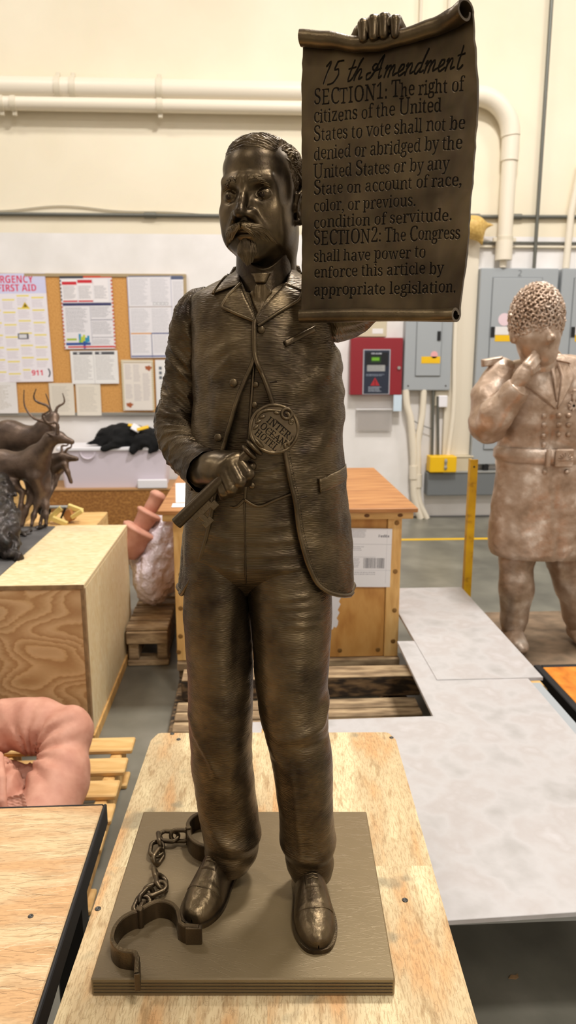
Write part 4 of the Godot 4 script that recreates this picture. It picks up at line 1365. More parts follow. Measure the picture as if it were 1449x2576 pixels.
func build_head() -> void:
	var B := Blob.new()
	B.egg(Vector3(0, 0.028, -0.014), Vector3(0.0605, 0.064, 0.080), 0.01)
	B.egg(Vector3(0, 0.042, 0.024), Vector3(0.049, 0.042, 0.045), 0.02)
	B.egg(Vector3(0, -0.022, 0.022), Vector3(0.0475, 0.062, 0.053), 0.02)
	B.egg(Vector3(0, -0.058, 0.016), Vector3(0.0430, 0.030, 0.047), 0.02)
	B.egg(Vector3(0, -0.082, 0.048), Vector3(0.0190, 0.0140, 0.016), 0.018)
	B.both(Vector3(0.040, -0.045, 0.004), Vector3(0.008, 0.026, 0.026), 0.03)
	B.egg(Vector3(0, -0.0530, 0.0580), Vector3(0.024, 0.017, 0.0130), 0.012)
	B.cap(Vector3(0, -0.050, -0.022), Vector3(0.004, -0.135, -0.022), 0.044, 0.043, 0.025)
	B.both_cap(Vector3(0.009, 0.0195, 0.071), Vector3(0.036, 0.0210, 0.059), 0.0065, 0.0065, 0.014)
	B.both(Vector3(0.0345, -0.0205, 0.0480), Vector3(0.0130, 0.0095, 0.0130), 0.018)
	B.both(Vector3(0.0445, 0.004, 0.0330), Vector3(0.0105, 0.020, 0.0230), 0.016)
	B.both(Vector3(0.0270, 0.0010, 0.0800), Vector3(0.0158, 0.0118, 0.0235), 0.006, true)
	B.both(Vector3(0.0120, -0.0040, 0.0600), Vector3(0.0050, 0.0080, 0.0060), 0.006)
	B.both(Vector3(0.058, 0.012, 0.046), Vector3(0.007, 0.020, 0.016), 0.014, true)
	B.both(Vector3(0.0345, -0.042, 0.036), Vector3(0.0120, 0.022, 0.020), 0.024)
	# nose
	B.cap(Vector3(0, 0.0130, 0.0710), Vector3(0, -0.010, 0.0810), 0.0060, 0.0066, 0.008)
	B.cap(Vector3(0, -0.010, 0.0810), Vector3(0, -0.0260, 0.0885), 0.0066, 0.0082, 0.006)
	B.egg(Vector3(0, -0.0285, 0.0885), Vector3(0.0086, 0.0068, 0.0080), 0.006)
	B.both(Vector3(0.0108, -0.0300, 0.0795), Vector3(0.0066, 0.0064, 0.0085), 0.005)
	B.both(Vector3(0.0068, -0.0365, 0.0835), Vector3(0.0034, 0.0035, 0.0050), 0.003, true)
	# eyes
	B.both(Vector3(0.0280, -0.0005, 0.0548), Vector3(0.0128, 0.0116, 0.0118), 0.0012)
	for s: float in [-1.0, 1.0]:
		B.chain([Vector3(s * 0.0155, -0.0030, 0.0610), Vector3(s * 0.0205, 0.0014, 0.0644), Vector3(s * 0.0280, 0.0026, 0.0658), Vector3(s * 0.0350, 0.0010, 0.0638), Vector3(s * 0.0410, -0.0030, 0.0570)], [0.0013, 0.0018, 0.0021, 0.0018, 0.0013], 0.0008)
		B.chain([Vector3(s * 0.0160, -0.0035, 0.0605), Vector3(s * 0.0220, -0.0055, 0.0636), Vector3(s * 0.0290, -0.0062, 0.0646), Vector3(s * 0.0370, -0.0050, 0.0602)], [0.0011, 0.0014, 0.0015, 0.0012], 0.0010)
		B.chain([Vector3(s * 0.0190, -0.0135, 0.0650), Vector3(s * 0.0280, -0.0165, 0.0635), Vector3(s * 0.0390, -0.0125, 0.0570)], [0.0018, 0.0024, 0.0016], 0.004)
		B.cap(Vector3(s * 0.0150, -0.028, 0.0760), Vector3(s * 0.0270, -0.050, 0.0660), 0.0035, 0.0030, 0.010)
		B.cap(Vector3(s * 0.0045, 0.017, 0.0790), Vector3(s * 0.0055, 0.028, 0.0790), 0.0012, 0.0010, 0.003, true)
	# mouth
	B.cap(Vector3(-0.0150, -0.0530, 0.0690), Vector3(0.0150, -0.0530, 0.0690), 0.0030, 0.0030, 0.006)
	B.cap(Vector3(-0.0100, -0.0585, 0.0705), Vector3(0.0100, -0.0585, 0.0705), 0.0040, 0.0040, 0.006)
	B.cap(Vector3(-0.0170, -0.0548, 0.0740), Vector3(0.0170, -0.0548, 0.0740), 0.0012, 0.0012, 0.002, true)
	# ears
	for s: float in [-1.0, 1.0]:
		var e := func(x: float, y: float, z: float) -> Vector3: return Vector3(s * (0.0590 + x), y, z)
		B.chain([e.call(0.000, -0.012, 0.006), e.call(0.003, 0.004, 0.003), e.call(0.0075, 0.013, -0.006), e.call(0.010, 0.011, -0.017), e.call(0.0095, -0.003, -0.022), e.call(0.006, -0.020, -0.016), e.call(0.002, -0.034, -0.004), e.call(-0.001, -0.036, 0.004)], [0.003, 0.0033, 0.0036, 0.0036, 0.0034, 0.0034, 0.0048, 0.0040], 0.004)
		B.chain([e.call(0.004, 0.005, -0.010), e.call(0.005, -0.008, -0.015), e.call(0.003, -0.022, -0.010)], [0.0030, 0.0032, 0.003], 0.004)
		B.egg(e.call(0.000, -0.013, -0.008), Vector3(0.004, 0.022, 0.013), 0.004)
		B.egg(e.call(0.007, -0.012, -0.003), Vector3(0.0060, 0.0090, 0.0060), 0.003, true)
		B.egg(e.call(-0.001, -0.016, 0.007), Vector3(0.0045, 0.0060, 0.0040), 0.004)
	var tf := head_frame()
	var skull := PackedInt32Array([0, 1, 2, 3])
	var every := PackedInt32Array(range(B.kind.size()))
	var hm := MB.new()
	hm.add(B.build(0.0019), tf)
	var head := bz("head", hm, M.bz_skin, statue, -0.02, 14.0)
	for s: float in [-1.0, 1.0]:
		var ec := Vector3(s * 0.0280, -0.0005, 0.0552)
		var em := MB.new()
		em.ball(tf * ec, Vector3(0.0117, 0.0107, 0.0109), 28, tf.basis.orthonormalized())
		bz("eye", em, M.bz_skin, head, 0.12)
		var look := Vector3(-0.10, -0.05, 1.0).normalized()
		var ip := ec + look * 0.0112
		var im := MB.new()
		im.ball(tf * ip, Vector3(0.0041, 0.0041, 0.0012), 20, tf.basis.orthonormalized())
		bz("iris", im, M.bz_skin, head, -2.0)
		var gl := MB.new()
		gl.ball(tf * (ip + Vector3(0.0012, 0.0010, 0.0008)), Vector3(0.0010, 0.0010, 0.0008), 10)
		bz("painted_glint", gl, M.bz_skin, head, 1.0)  # pale ball: the eye's highlight put in as a lighter tone
	# hair: a cap of combed strands, parted on his left
	var hair := MB.new()
	var p := PackedVector3Array()
	var nu := 190
	var nv := 230
	for j in nv:
		for i in nu:
			# u runs round the head from the right temple over the crown to the left temple, v from the hairline back
			var u := float(i) / (nu - 1)
			var v := float(j) / (nv - 1)
			var az := lerpf(-PI * 0.5, PI * 0.5, u)
			var side := absf(sin(az))
			# hairline starts high on the forehead and runs down before the ears
			var start := lerpf(0.42, 0.30, pow(side, 4.0))
			start += 0.34 * exp(-pow((az - 0.80) / 0.20, 2.0)) + 0.20 * exp(-pow((az + 0.80) / 0.24, 2.0))
			var el := lerpf(start, PI * 0.93, v)
			# el: 0 looks forward, PI backward, turning about the axis through the ears
			var d := Vector3(sin(az), cos(az) * sin(el), cos(az) * cos(el))
			var mid := Vector3(0, 0.0280, -0.0140)
			var far := 0.125
			for it in 5: far -= B.at(mid + d * far, skull)
			var q := mid + d * far
			var bend := noise.get_noise_2d(u * 3.0, v * 3.0)
			# strands on top run across from the parting, those beside it run back and down
			var sweep := v * 36.0 + u * 7.0 + bend * 1.8 if az < 0.62 else u * 46.0 - v * 14.0 + bend * 1.6
			var run := u * 5.0 if az < 0.62 else v * 5.0
			var h := 0.0007 * sin(sweep * TAU) + 0.0011 * ridge.get_noise_2d(sweep * 0.45, run) + 0.0007 * ridge.get_noise_2d(sweep * 1.3, run * 2.0)
			h += 0.0045 * smoothstep(0.0, 0.16, v) * (1.0 - 0.35 * pow(side, 4.0))
			h -= 0.0055 * exp(-pow((az - 0.63) / 0.035, 2.0)) * (1.0 - smoothstep(0.45, 0.7, v))
			h += 0.004 * exp(-pow((az - 0.95) / 0.22, 2.0)) * sin(PI * clampf(v * 1.6, 0.0, 1.0))
			q += d.normalized() * (h - 0.0016 * (1.0 - smoothstep(0.0, 0.03, v)))
			p.append(tf * q)
	hair.grid(p, nu, nv, false, tf * Vector3(0, 0.02, -0.014))
	bz("hair", hair, M.bz_smooth, head, -0.02, 20.0)
	# hair on the sides and back, combed back over the ears
	for s: float in [-1.0, 1.0]:
		var sd := MB.new()
		var sp := PackedVector3Array()
		var mu := 110
		var mv := 150
		for j in mv:
			for i in mu:
				var u := float(i) / (mu - 1)
				var v := float(j) / (mv - 1)
				# u runs from the temple to the nape, v downwards
				var ang := lerpf(0.98 - 0.36 * v, -1.57, u)
				var top := 0.058
				var low: float = lerpf(0.018, -0.060, smoothstep(0.18, 0.62, u))
				if u < 0.18: low = lerpf(0.012, -0.012, smoothstep(0.0, 0.10, u)) if u < 0.12 else lerpf(-0.012, 0.014, (u - 0.12) / 0.06)
				var y := lerpf(top, low, v)
				var nrm := Vector3(s * cos(ang), 0, sin(ang))
				var mid := Vector3(0, y, -0.014)
				var far := 0.12
				for it in 5: far -= B.at(mid + nrm * far, skull)
				var q := mid + nrm * far
				var sweep := (0.058 - y) * 150.0 - (pow(u, 0.8)) * 21.0 + noise.get_noise_2d(u * 2.2 + s * 9.0, v * 2.0) * 1.5
				var h := 0.0010 * sin(sweep * TAU) + 0.0014 * ridge.get_noise_2d(sweep * 0.55, u * 2.0 + s) + 0.0006 * ridge.get_noise_2d(sweep * 1.5, u * 5.0)
				var rim := minf(minf(v, 1.0 - v) * 8.0, minf(u * 4.0, 1.0))
				q += nrm * (h * clampf(rim, 0.0, 1.0) + 0.0055 * smoothstep(0.0, 1.0, clampf(rim, 0.0, 1.0)) - 0.0025)
				sp.append(tf * q)
		sd.grid(sp, mu, mv, false, tf * Vector3(0, 0.02, -0.014))
		bz("side_hair", sd, M.bz_smooth, head, -0.04, 20.0)
	# moustache, tuft under the lip, eyebrows: many overlapping tapered locks
	var rng := RandomNumberGenerator.new()
	rng.seed = 3
	var mous := MB.new()
	for s: float in [-1.0, 1.0]:
		for k in 110:
			var f := k / 109.0
			var t := rng.randf()
			var y0 := lerpf(-0.0400, -0.0500, t)
			var x0 := s * lerpf(0.001, 0.017, f)
			var a := Vector3(x0, y0 - 0.004 * f, 0.0835 - 0.004 * f + 0.004 * sin(t * PI))
			var dropy := lerpf(-0.0555, -0.0640, rng.randf())
			var m := Vector3(s * lerpf(0.012, 0.032, f) + s * rng.randf_range(-0.002, 0.002), lerpf(y0, dropy, 0.55) + 0.002 * f, 0.0840 - 0.0160 * f)
			var e := Vector3(s * lerpf(0.016, 0.0425, minf(1.0, f * 1.05 + rng.randf() * 0.1)), dropy - 0.0085 * f, 0.0795 - 0.0340 * f)
			var pp := spline([a, m, e], 6)
			var rr := []
			for q in pp.size(): rr.append(lerpf(0.0015, 0.0005, pow(q / float(pp.size() - 1), 1.4)))
			mous.tube(pp, rr, 6, false, 1.0, Vector3.UP, true)
	var mm := MB.new()
	mm.add(mous, tf)
	var mcore := Blob.new()
	for s: float in [-1.0, 1.0]: mcore.chain([Vector3(0, -0.0440, 0.0765), Vector3(s * 0.014, -0.0480, 0.0765), Vector3(s * 0.030, -0.0560, 0.0640), Vector3(s * 0.040, -0.0655, 0.0490)], [0.0050, 0.0052, 0.0032, 0.0010], 0.006)
	mm.add(mcore.build(0.0016), tf)
	bz("moustache", mm, M.bz_smooth, head, 0.35, 30.0)
	var goat := MB.new()
	for k in 150:
		var f := rng.randf_range(-1.0, 1.0)
		var dpt := rng.randf()
		var a := Vector3(f * 0.0135, -0.0625 - 0.004 * absf(f) - dpt * 0.012, 0.0730 - 0.008 * f * f + 0.001 * dpt)
		var m := Vector3(f * 0.0165, -0.079 - dpt * 0.006, 0.0750 - 0.010 * f * f)
		var e := Vector3(f * 0.0075 + 0.002 + rng.randf_range(-0.001, 0.001), -0.0940 - 0.007 * (1.0 - absf(f)) + rng.randf_range(-0.003, 0.002), 0.0700 - 0.004 * f * f)
		var pp := spline([a, m, e], 5)
		var rr := []
		for q in pp.size(): rr.append(lerpf(0.0014, 0.0004, pow(q / float(pp.size() - 1), 1.6)))
		goat.tube(pp, rr, 6)
	var gm := MB.new()
	gm.add(goat, tf)
	var gcore := Blob.new()
	gcore.egg(Vector3(0, -0.075, 0.0610), Vector3(0.0125, 0.0120, 0.0100), 0.008)
	gcore.cap(Vector3(0, -0.080, 0.0660), Vector3(0.001, -0.0950, 0.0680), 0.0105, 0.0035, 0.008)
	gm.add(gcore.build(0.0018), tf)
	bz("goatee", gm, M.bz_smooth, head, 0.10, 30.0)
	var brow := MB.new()
	for s: float in [-1.0, 1.0]:
		for k in 60:
			var f := rng.randf()
			var x := lerpf(0.0085, 0.0330, f)
			var a := Vector3(s * x, 0.0175 + 0.0070 * sin(PI * minf(1.0, f * 1.2)) - 0.004 * f + rng.randf_range(-0.0030, 0.0026), 0.0)
			var e := a + Vector3(s * 0.0060, lerpf(0.0028, -0.0024, f), 0.0)
			var lie := []
			for w in [a, a.lerp(e, 0.5), e]:
				var far := 0.11
				for it in 6: far -= B.at(Vector3(w.x, w.y, far), every)
				lie.append(Vector3(w.x, w.y, far + (0.0002 if lie.size() < 2 else -0.0003)))
			brow.tube(lie, [0.0011, 0.0011, 0.0005], 6)
	var bm := MB.new()
	bm.add(brow, tf)
	bz("eyebrows", bm, M.bz_smooth, head, 0.12, 30.0)

func build_key_hand() -> void:
	# the fist round the key
	var H := Blob.new()
	var W := Vector3(-0.1330, 0.7520, 0.0480)
	H.cap(Vector3(-0.140, 0.757, 0.025), W, 0.0190, 0.0185, 0.012)
	var kn := [Vector3(-0.0720, 0.7740, 0.0980), Vector3(-0.0830, 0.7690, 0.1030), Vector3(-0.0935, 0.7600, 0.1030), Vector3(-0.1030, 0.7490, 0.0990)]
	var pip := [Vector3(-0.0560, 0.7545, 0.1130), Vector3(-0.0680, 0.7440, 0.1180), Vector3(-0.0805, 0.7345, 0.1160), Vector3(-0.0920, 0.7280, 0.1100)]
	var tip := [Vector3(-0.0590, 0.7400, 0.0990), Vector3(-0.0710, 0.7300, 0.1010), Vector3(-0.0830, 0.7230, 0.1000), Vector3(-0.0935, 0.7185, 0.0960)]
	for k in 4:
		H.cap(W + Vector3(0.004 * (1.5 - k) + 0.004, 0.005 * (1.5 - k), 0.004), kn[k], 0.0145, 0.0098, 0.012)
		H.egg(kn[k], Vector3(0.0098, 0.0098, 0.0092), 0.004)
	H.egg(Vector3(-0.104, 0.758, 0.080), Vector3(0.024, 0.019, 0.019), 0.016)
	for k in 4:
		var r := 0.0088 - 0.0006 * (1.0 if k == 3 else 0.0)
		H.cap(kn[k], pip[k], r + 0.0006, r, 0.0028)
		H.cap(pip[k], tip[k], r, r - 0.0016, 0.0028)
	H.cap(Vector3(-0.118, 0.764, 0.066), Vector3(-0.080, 0.772, 0.076), 0.012, 0.0095, 0.01)
	H.cap(Vector3(-0.080, 0.772, 0.076), Vector3(-0.0530, 0.7620, 0.0900), 0.0095, 0.0078, 0.004)
	for k in 3: H.cap(W.lerp(kn[k], 0.45) + Vector3(0, 0.006, 0.006), kn[k] + Vector3(-0.002, 0.003, 0.003), 0.0024, 0.0026, 0.006)
	bz("hand", H.build(0.0020), M.bz_skin, statue, -0.05, 16.0)
	# the key
	var a := Vector3(-0.1608, 0.6817, 0.1120)
	var c := Vector3(-0.0480, 0.7905, 0.1010)
	var d := (c - a).normalized()
	var key := MB.new()
	key.tube([a - d * 0.0005, a, a + d * 0.0015, a + d * 0.1], [0.0080, 0.0088, 0.0090, 0.0088], 20, false, 1.0, Vector3(0, 0, 1))
	key.tube([a + d * 0.1, c - d * 0.012], [0.0088, 0.0078], 20, false, 1.0, Vector3(0, 0, 1))
	var ko := bz("key", key, M.bz_smooth, statue, 0.04)
	var rings := MB.new()
	for f in [-0.010, 0.0, 0.009]:
		var rr := [0.0095, 0.0150 - absf(f) * 0.12, 0.0160 - absf(f) * 0.12, 0.0150 - absf(f) * 0.12, 0.0095]
		var pp := []
		for k in 5: pp.append(c + d * (f + (k - 2) * 0.0022))
		rings.tube(pp, rr, 20, false, 1.0, Vector3(0, 0, 1))
	bz("key_collar", rings, M.bz_smooth, ko, 0.1)
	# the bit
	var side := Vector3(d.y, -d.x, 0).normalized()
	var bitf := Transform3D(Basis(d, side, d.cross(side)), a + d * 0.012 - d.cross(side) * 0.0025)
	var poly := PackedVector2Array([Vector2(0.010, 0.004), Vector2(0.046, 0.004), Vector2(0.046, 0.013), Vector2(0.052, 0.013), Vector2(0.052, 0.024), Vector2(0.040, 0.024), Vector2(0.040, 0.018), Vector2(0.026, 0.018), Vector2(0.026, 0.025), Vector2(0.030, 0.025), Vector2(0.030, 0.035), Vector2(0.014, 0.035), Vector2(0.014, 0.026), Vector2(0.018, 0.026), Vector2(0.018, 0.016), Vector2(0.010, 0.016)])
	var bm := MB.new()
	bm.prism(poly, 0.005, bitf, 0.0008)
	bz("key_bit", bm, M.bz_smooth, ko, 0.06)
	# the round head with the hotel's name
	var zx := Basis(Vector3(0, 1, 0), deg_to_rad(6.0)) * Basis(Vector3(1, 0, 0), deg_to_rad(-8.0))
	var df := Transform3D(zx, Vector3(-0.0195, 0.8170, 0.1040))
	var R := 0.0335
	var disk := MB.new()
	var dp := PackedVector3Array()
	for prof in [[0.0, -0.003], [R * 0.98, -0.003], [R, 0.0], [R * 0.97, 0.0016], [0.0, 0.0016]]:
		for k in 65:
			var an := TAU * k / 64.0
			dp.append(df * Vector3(prof[0] * cos(an), prof[0] * sin(an), prof[1]))
	disk.grid(dp, 65, 5, true, df * Vector3.ZERO)
	bz("key_head", disk, M.bz_smooth, ko, -0.1)
	var face := MB.new()
	var fp := PackedVector3Array()
	var fu := PackedVector2Array()
	for j in 6:
		for k in 65:
			var an := TAU * k / 64.0
			var rad := R * 0.965 * j / 5.0
			fp.append(df * Vector3(rad * cos(an), rad * sin(an), 0.0019))
			fu.append(Vector2(0.5 + rad * cos(an) / R * 0.5, 0.5 - rad * sin(an) / R * 0.5))
	face.grid(fp, 65, 6, true, Vector3.INF, df.basis.z, fu)
	bz("inscription", face, M.medal, ko, 0.05)
	var rim := MB.new()
	var rp := []
	for k in 96:
		var an := TAU * k / 96.0
		rp.append(df * Vector3(R * cos(an), R * sin(an), 0.0010 + 0.0006 * sin(an * 9.0)))
	rim.tube(rp, 0.0026, 10, true, 1.0, df.basis.z)
	# scrolling leaves along the border
	for L in [[2.75, 1.15, 0.0278, 0.0028], [0.95, 0.35, 0.0268, 0.0032], [-0.35, -1.25, 0.0275, 0.0024]]:
		var lp := []
		var lr := []
		for k in 14:
			var f := k / 13.0
			var an: float = lerpf(L[0], L[1], f)
			lp.append(df * Vector3((L[2] + 0.002 * sin(f * 6.0)) * cos(an), (L[2] + 0.002 * sin(f * 6.0)) * sin(an), 0.0026))
			lr.append(L[3] * (0.25 + 0.75 * sin(PI * clampf(f + 0.1, 0.0, 1.0))))
		rim.tube(lp, lr, 8, false, 1.0, df.basis.z)
	for L in [[2.35, 0.0235], [2.72, 0.0245], [3.05, 0.0262], [1.40, 0.0225], [-1.02, 0.0285], [-0.80, 0.0280]]:
		var o := Vector3(L[1] * cos(L[0]), L[1] * sin(L[0]), 0.0028)
		rim.ball(df * o, Vector3(0.0050, 0.0024, 0.0022), 12, df.basis * Basis(Vector3(0, 0, 1), L[0] * 0.5 - 0.9))
	var curl := []
	for k in 20:
		var an := k * 0.55
		curl.append(df * (Vector3(0.0242, 0.0090, 0.0030) + Vector3(cos(an), sin(an), 0) * lerpf(0.0042, 0.0008, k / 19.0)))
	rim.tube(curl, 0.0012, 8, false, 1.0, df.basis.z)
	bz("border", rim, M.bz_smooth, ko, 0.22)
	var eye := MB.new()
	var er := []
	for k in 28:
		var an := TAU * k / 28.0
		er.append(df * Vector3(0.0180 + 0.0070 * cos(an), 0.0210 + 0.0070 * sin(an), 0.0030))
	eye.tube(er, 0.0024, 10, true, 1.0, df.basis.z)
	bz("key_eye", eye, M.bz_smooth, ko, 0.1)
	var pit := MB.new()
	pit.ball(df * Vector3(0.0180, 0.0210, 0.0014), Vector3(0.0060, 0.0060, 0.0012), 16, df.basis)
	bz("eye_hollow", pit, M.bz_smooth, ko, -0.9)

const SCROLL_AT := Vector3(0.0193, 0, 0.075)
func scroll_frame() -> Transform3D:
	var a := deg_to_rad(18.0)
	return Transform3D(Basis(Vector3(cos(a), 0, sin(a)), Vector3.UP, Vector3(-sin(a), 0, cos(a))), SCROLL_AT)

func build_scroll() -> void:
	var tf := scroll_frame()
	var Wd := 0.2245
	var nx := 64
	var tops := [[0.0, 1.3188, 0.0108], [0.035, 1.3130, 0.0105], [0.075, 1.3035, 0.0095], [0.103, 1.3015, 0.0090], [0.135, 1.3055, 0.0095], [0.170, 1.3105, 0.0108], [0.2, 1.3160, 0.0122], [0.2245, 1.3200, 0.0132]]
	var th := 0.0032
	# outline of the sheet's middle in (forward, up) at x, from inside the lower curl to inside the upper curl
	var prof := func(x: float) -> PackedVector2Array:
		var o := PackedVector2Array()
		var t0 := [1.318, 0.011]
		for k in tops.size() - 1:
			if x >= tops[k][0] and x <= tops[k + 1][0] + 1e-5:
				var f: float = smoothstep(0.0, 1.0, (x - tops[k][0]) / (tops[k + 1][0] - tops[k][0])) * 0.6 + 0.4 * (x - tops[k][0]) / (tops[k + 1][0] - tops[k][0])
				t0 = [lerpf(tops[k][1], tops[k + 1][1], f), lerpf(tops[k][2], tops[k + 1][2], f)]
		var rb := 0.0088 + 0.0008 * sin(x * 30.0)
		var yb := 0.9726 + 0.0010 * sin(x * 22.0) - x * 0.003
		for k in 30:
			var g := k / 29.0
			var an := lerpf(TAU * 0.5 + 4.2 + 2.2, TAU * 0.5, g)
			var r := rb * (1.0 - 0.42 * pow(1.0 - g, 1.2))
			o.append(Vector2(rb + r * cos(an) * 1.0, yb + r * sin(an) * -1.0 * -1.0))
		var flare := 0.011 * pow(maxf(0.0, (x - 0.180) / 0.0445), 2.0)
		var bulge := 0.0022 * sin(x * 17.0) + 0.0015 * sin(x * 41.0 + 1.0)
		for k in 40:
			var g := (k + 1) / 41.0
			o.append(Vector2(bulge * sin(PI * g) + 0.004 * sin(TAU * g * 1.0) * (x / Wd - 0.3), lerpf(yb, t0[0], g)))
		for k in 30:
			var g := k / 29.0
			var an := lerpf(PI, PI - 6.4, g)
			var r: float = t0[1] * (1.0 - 0.42 * pow(g, 1.2))
			o.append(Vector2(t0[1] + r * cos(an), t0[0] + r * sin(an)))
		for k in o.size():
			o[k].x += flare * (exp(-pow((o[k].y - t0[0]) / 0.05, 2.0)) + exp(-pow((o[k].y - yb) / 0.05, 2.0)))
		return o
	var front := PackedVector3Array()
	var back := PackedVector3Array()
	var fuv := PackedVector2Array()
	var rows := 100
	var ends := [[], []]
	for i in nx:
		var x := Wd * i / (nx - 1)
		var o: PackedVector2Array = prof.call(x)
		for k in rows:
			var t := (o[mini(k + 1, rows - 1)] - o[maxi(k - 1, 0)]).normalized()
			var nn := Vector2(t.y, -t.x)
			var wob := 0.0012 * noise.get_noise_2d(x * 25.0, o[k].y * 25.0)
			var edge := 0.0016 * noise.get_noise_2d(o[k].y * 40.0, 3.0) if i == 0 or i == nx - 1 else 0.0
			var f := o[k] + nn * (th * 0.5 + wob)
			var q := o[k] - nn * th * 0.5
			# the right ends of both curls are cut aslant, so that one looks into them
			var cut := smoothstep(0.150, Wd, x) * (0.62 if o[k].y > 1.2 else 0.50)
			var pf := tf * Vector3(x + edge - cut * f.x, f.y, f.x)
			var pb := tf * Vector3(x + edge - cut * q.x, q.y, q.x)
			front.append(pf); back.append(pb)
			fuv.append(Vector2(x / Wd, 1.0 - (f.y - 0.958) / 0.376))
			if i == 0: ends[0].append([pf, pb])
			if i == nx - 1: ends[1].append([pf, pb])
	var fm := MB.new()
	fm.grid(front, rows, nx, false, Vector3.INF, tf.basis.z, fuv)
	# normals of a curl cannot be judged as a whole: turn each away from the back skin
	for k in front.size():
		if fm.n[k].dot(front[k] - back[k]) < 0.0: fm.n[k] = -fm.n[k]
	var so := bz("scroll", fm, M.scroll, statue, 0.06, 10.0)
	var bm := MB.new()
	bm.grid(back, rows, nx, false, Vector3.INF, -tf.basis.z)
	for k in back.size():
		if bm.n[k].dot(back[k] - front[k]) < 0.0: bm.n[k] = -bm.n[k]
	for e in 2:
		var s := -1.0 if e == 0 else 1.0
		for k in rows - 1:
			bm.quad(ends[e][k][0], ends[e][k + 1][0], ends[e][k + 1][1], ends[e][k][1], tf.basis.x * s)
	for e in [0, rows - 1]:
		for i in nx - 1:
			bm.quad(front[i * rows + e], front[(i + 1) * rows + e], back[(i + 1) * rows + e], back[i * rows + e], (tf * Vector3.ZERO - tf * Vector3(0, 1, 0)).normalized())
	bz("scroll_back", bm, M.bz_smooth, so, 0.12)
	# the hand that grips the top edge
	var H := Blob.new()
	var f := func(x: float, y: float, z: float) -> Vector3: return tf * Vector3(x, y, z)
	var xs := [0.0835, 0.0965, 0.1095, 0.1235]
	for k in 4:
		var x: float = xs[k]
		var up: float = [0.0, 0.0025, 0.0030, -0.0005][k]
		var r: float = [0.0066, 0.0072, 0.0070, 0.0064][k]
		H.cap(f.call(x + 0.003 * (k - 1.5), 1.3200 + up, -0.022), f.call(x, 1.3275 + up, 0.004), r + 0.0016, r + 0.0008, 0.004)
		H.cap(f.call(x, 1.3275 + up, 0.004), f.call(x + 0.0005, 1.3225 + up, 0.0185), r + 0.0006, r, 0.002)
		H.cap(f.call(x + 0.0005, 1.3225 + up, 0.0185), f.call(x + 0.0015, 1.3060 + up * 0.5, 0.0210), r, r - 0.0012, 0.002)
	H.egg(f.call(0.105, 1.302, -0.024), Vector3(0.028, 0.026, 0.014), 0.012)
	H.cap(f.call(0.108, 1.295, -0.026), f.call(0.112, 1.245, -0.030), 0.021, 0.018, 0.015)
	H.cap(f.call(0.082, 1.290, -0.022), f.call(0.066, 1.312, -0.012), 0.011, 0.009, 0.01)
	H.cap(f.call(0.066, 1.312, -0.012), f.call(0.0735, 1.3250, -0.006), 0.009, 0.0075, 0.004)
	bz("hand", H.build(0.0020), M.bz_skin, statue, 0.0, 16.0)

func band(pts: Array, hgt: float, thick: float) -> MB:
	var mb := MB.new()
	var prof := [Vector2(-1, 0), Vector2(-1, 1), Vector2(-0.75, 1.06), Vector2(0.75, 1.06), Vector2(1, 1), Vector2(1, 0)]
	var p := PackedVector3Array()
	for k in pts.size():
		var t: Vector2 = (pts[mini(k + 1, pts.size() - 1)] - pts[maxi(k - 1, 0)]).normalized()
		var nn := Vector2(-t.y, t.x)
		for q in prof:
			var c: Vector2 = pts[k] + nn * q.x * thick
			p.append(Vector3(c.x, q.y * hgt, c.y))
	for i in prof.size() - 1:
		var strip := PackedVector3Array()
		for k in pts.size():
			strip.append(p[k * prof.size() + i]); strip.append(p[k * prof.size() + i + 1])
		var d := Vector3.ZERO
		var s := mb.v.size()
		mb.grid(strip, 2, pts.size(), false, Vector3.INF, Vector3.UP if i in [1, 2, 3] else Vector3.RIGHT)
		for k in range(s, mb.v.size()):
			var kk := (k - s) / 2
			var ctr := Vector3(pts[kk].x, hgt * 0.5, pts[kk].y)
			if mb.n[k].dot(mb.v[k] - ctr) < 0.0: mb.n[k] = -mb.n[k]
	for e in [0, pts.size() - 1]:
		var b: int = e * prof.size()
		var out: Vector2 = (pts[0] - pts[1]).normalized() if e == 0 else (pts[-1] - pts[-2]).normalized()
		mb.quad(p[b], p[b + 1], p[b + 4], p[b + 5], Vector3(out.x, 0, out.y))
	return mb

func link(c: Vector3, dir: Vector3, flat: Vector3, L: float, Wd: float, r: float, parent: Node3D) -> void:
	var d := dir.normalized()
	var s := flat.cross(d).normalized()
	var pts := []
	for k in 28:
		var a := TAU * k / 28.0
		var q := Vector2(cos(a), sin(a))
		var x := signf(q.x) * maxf(0.0, L * 0.5 - Wd * 0.5) + q.x * Wd * 0.5
		pts.append(c + d * x + s * q.y * Wd * 0.5)
	var mb := MB.new()
	mb.tube(pts, r, 10, true, 1.0, flat)
	bz("chain_link", mb, M.bz_smooth, parent, -0.1)

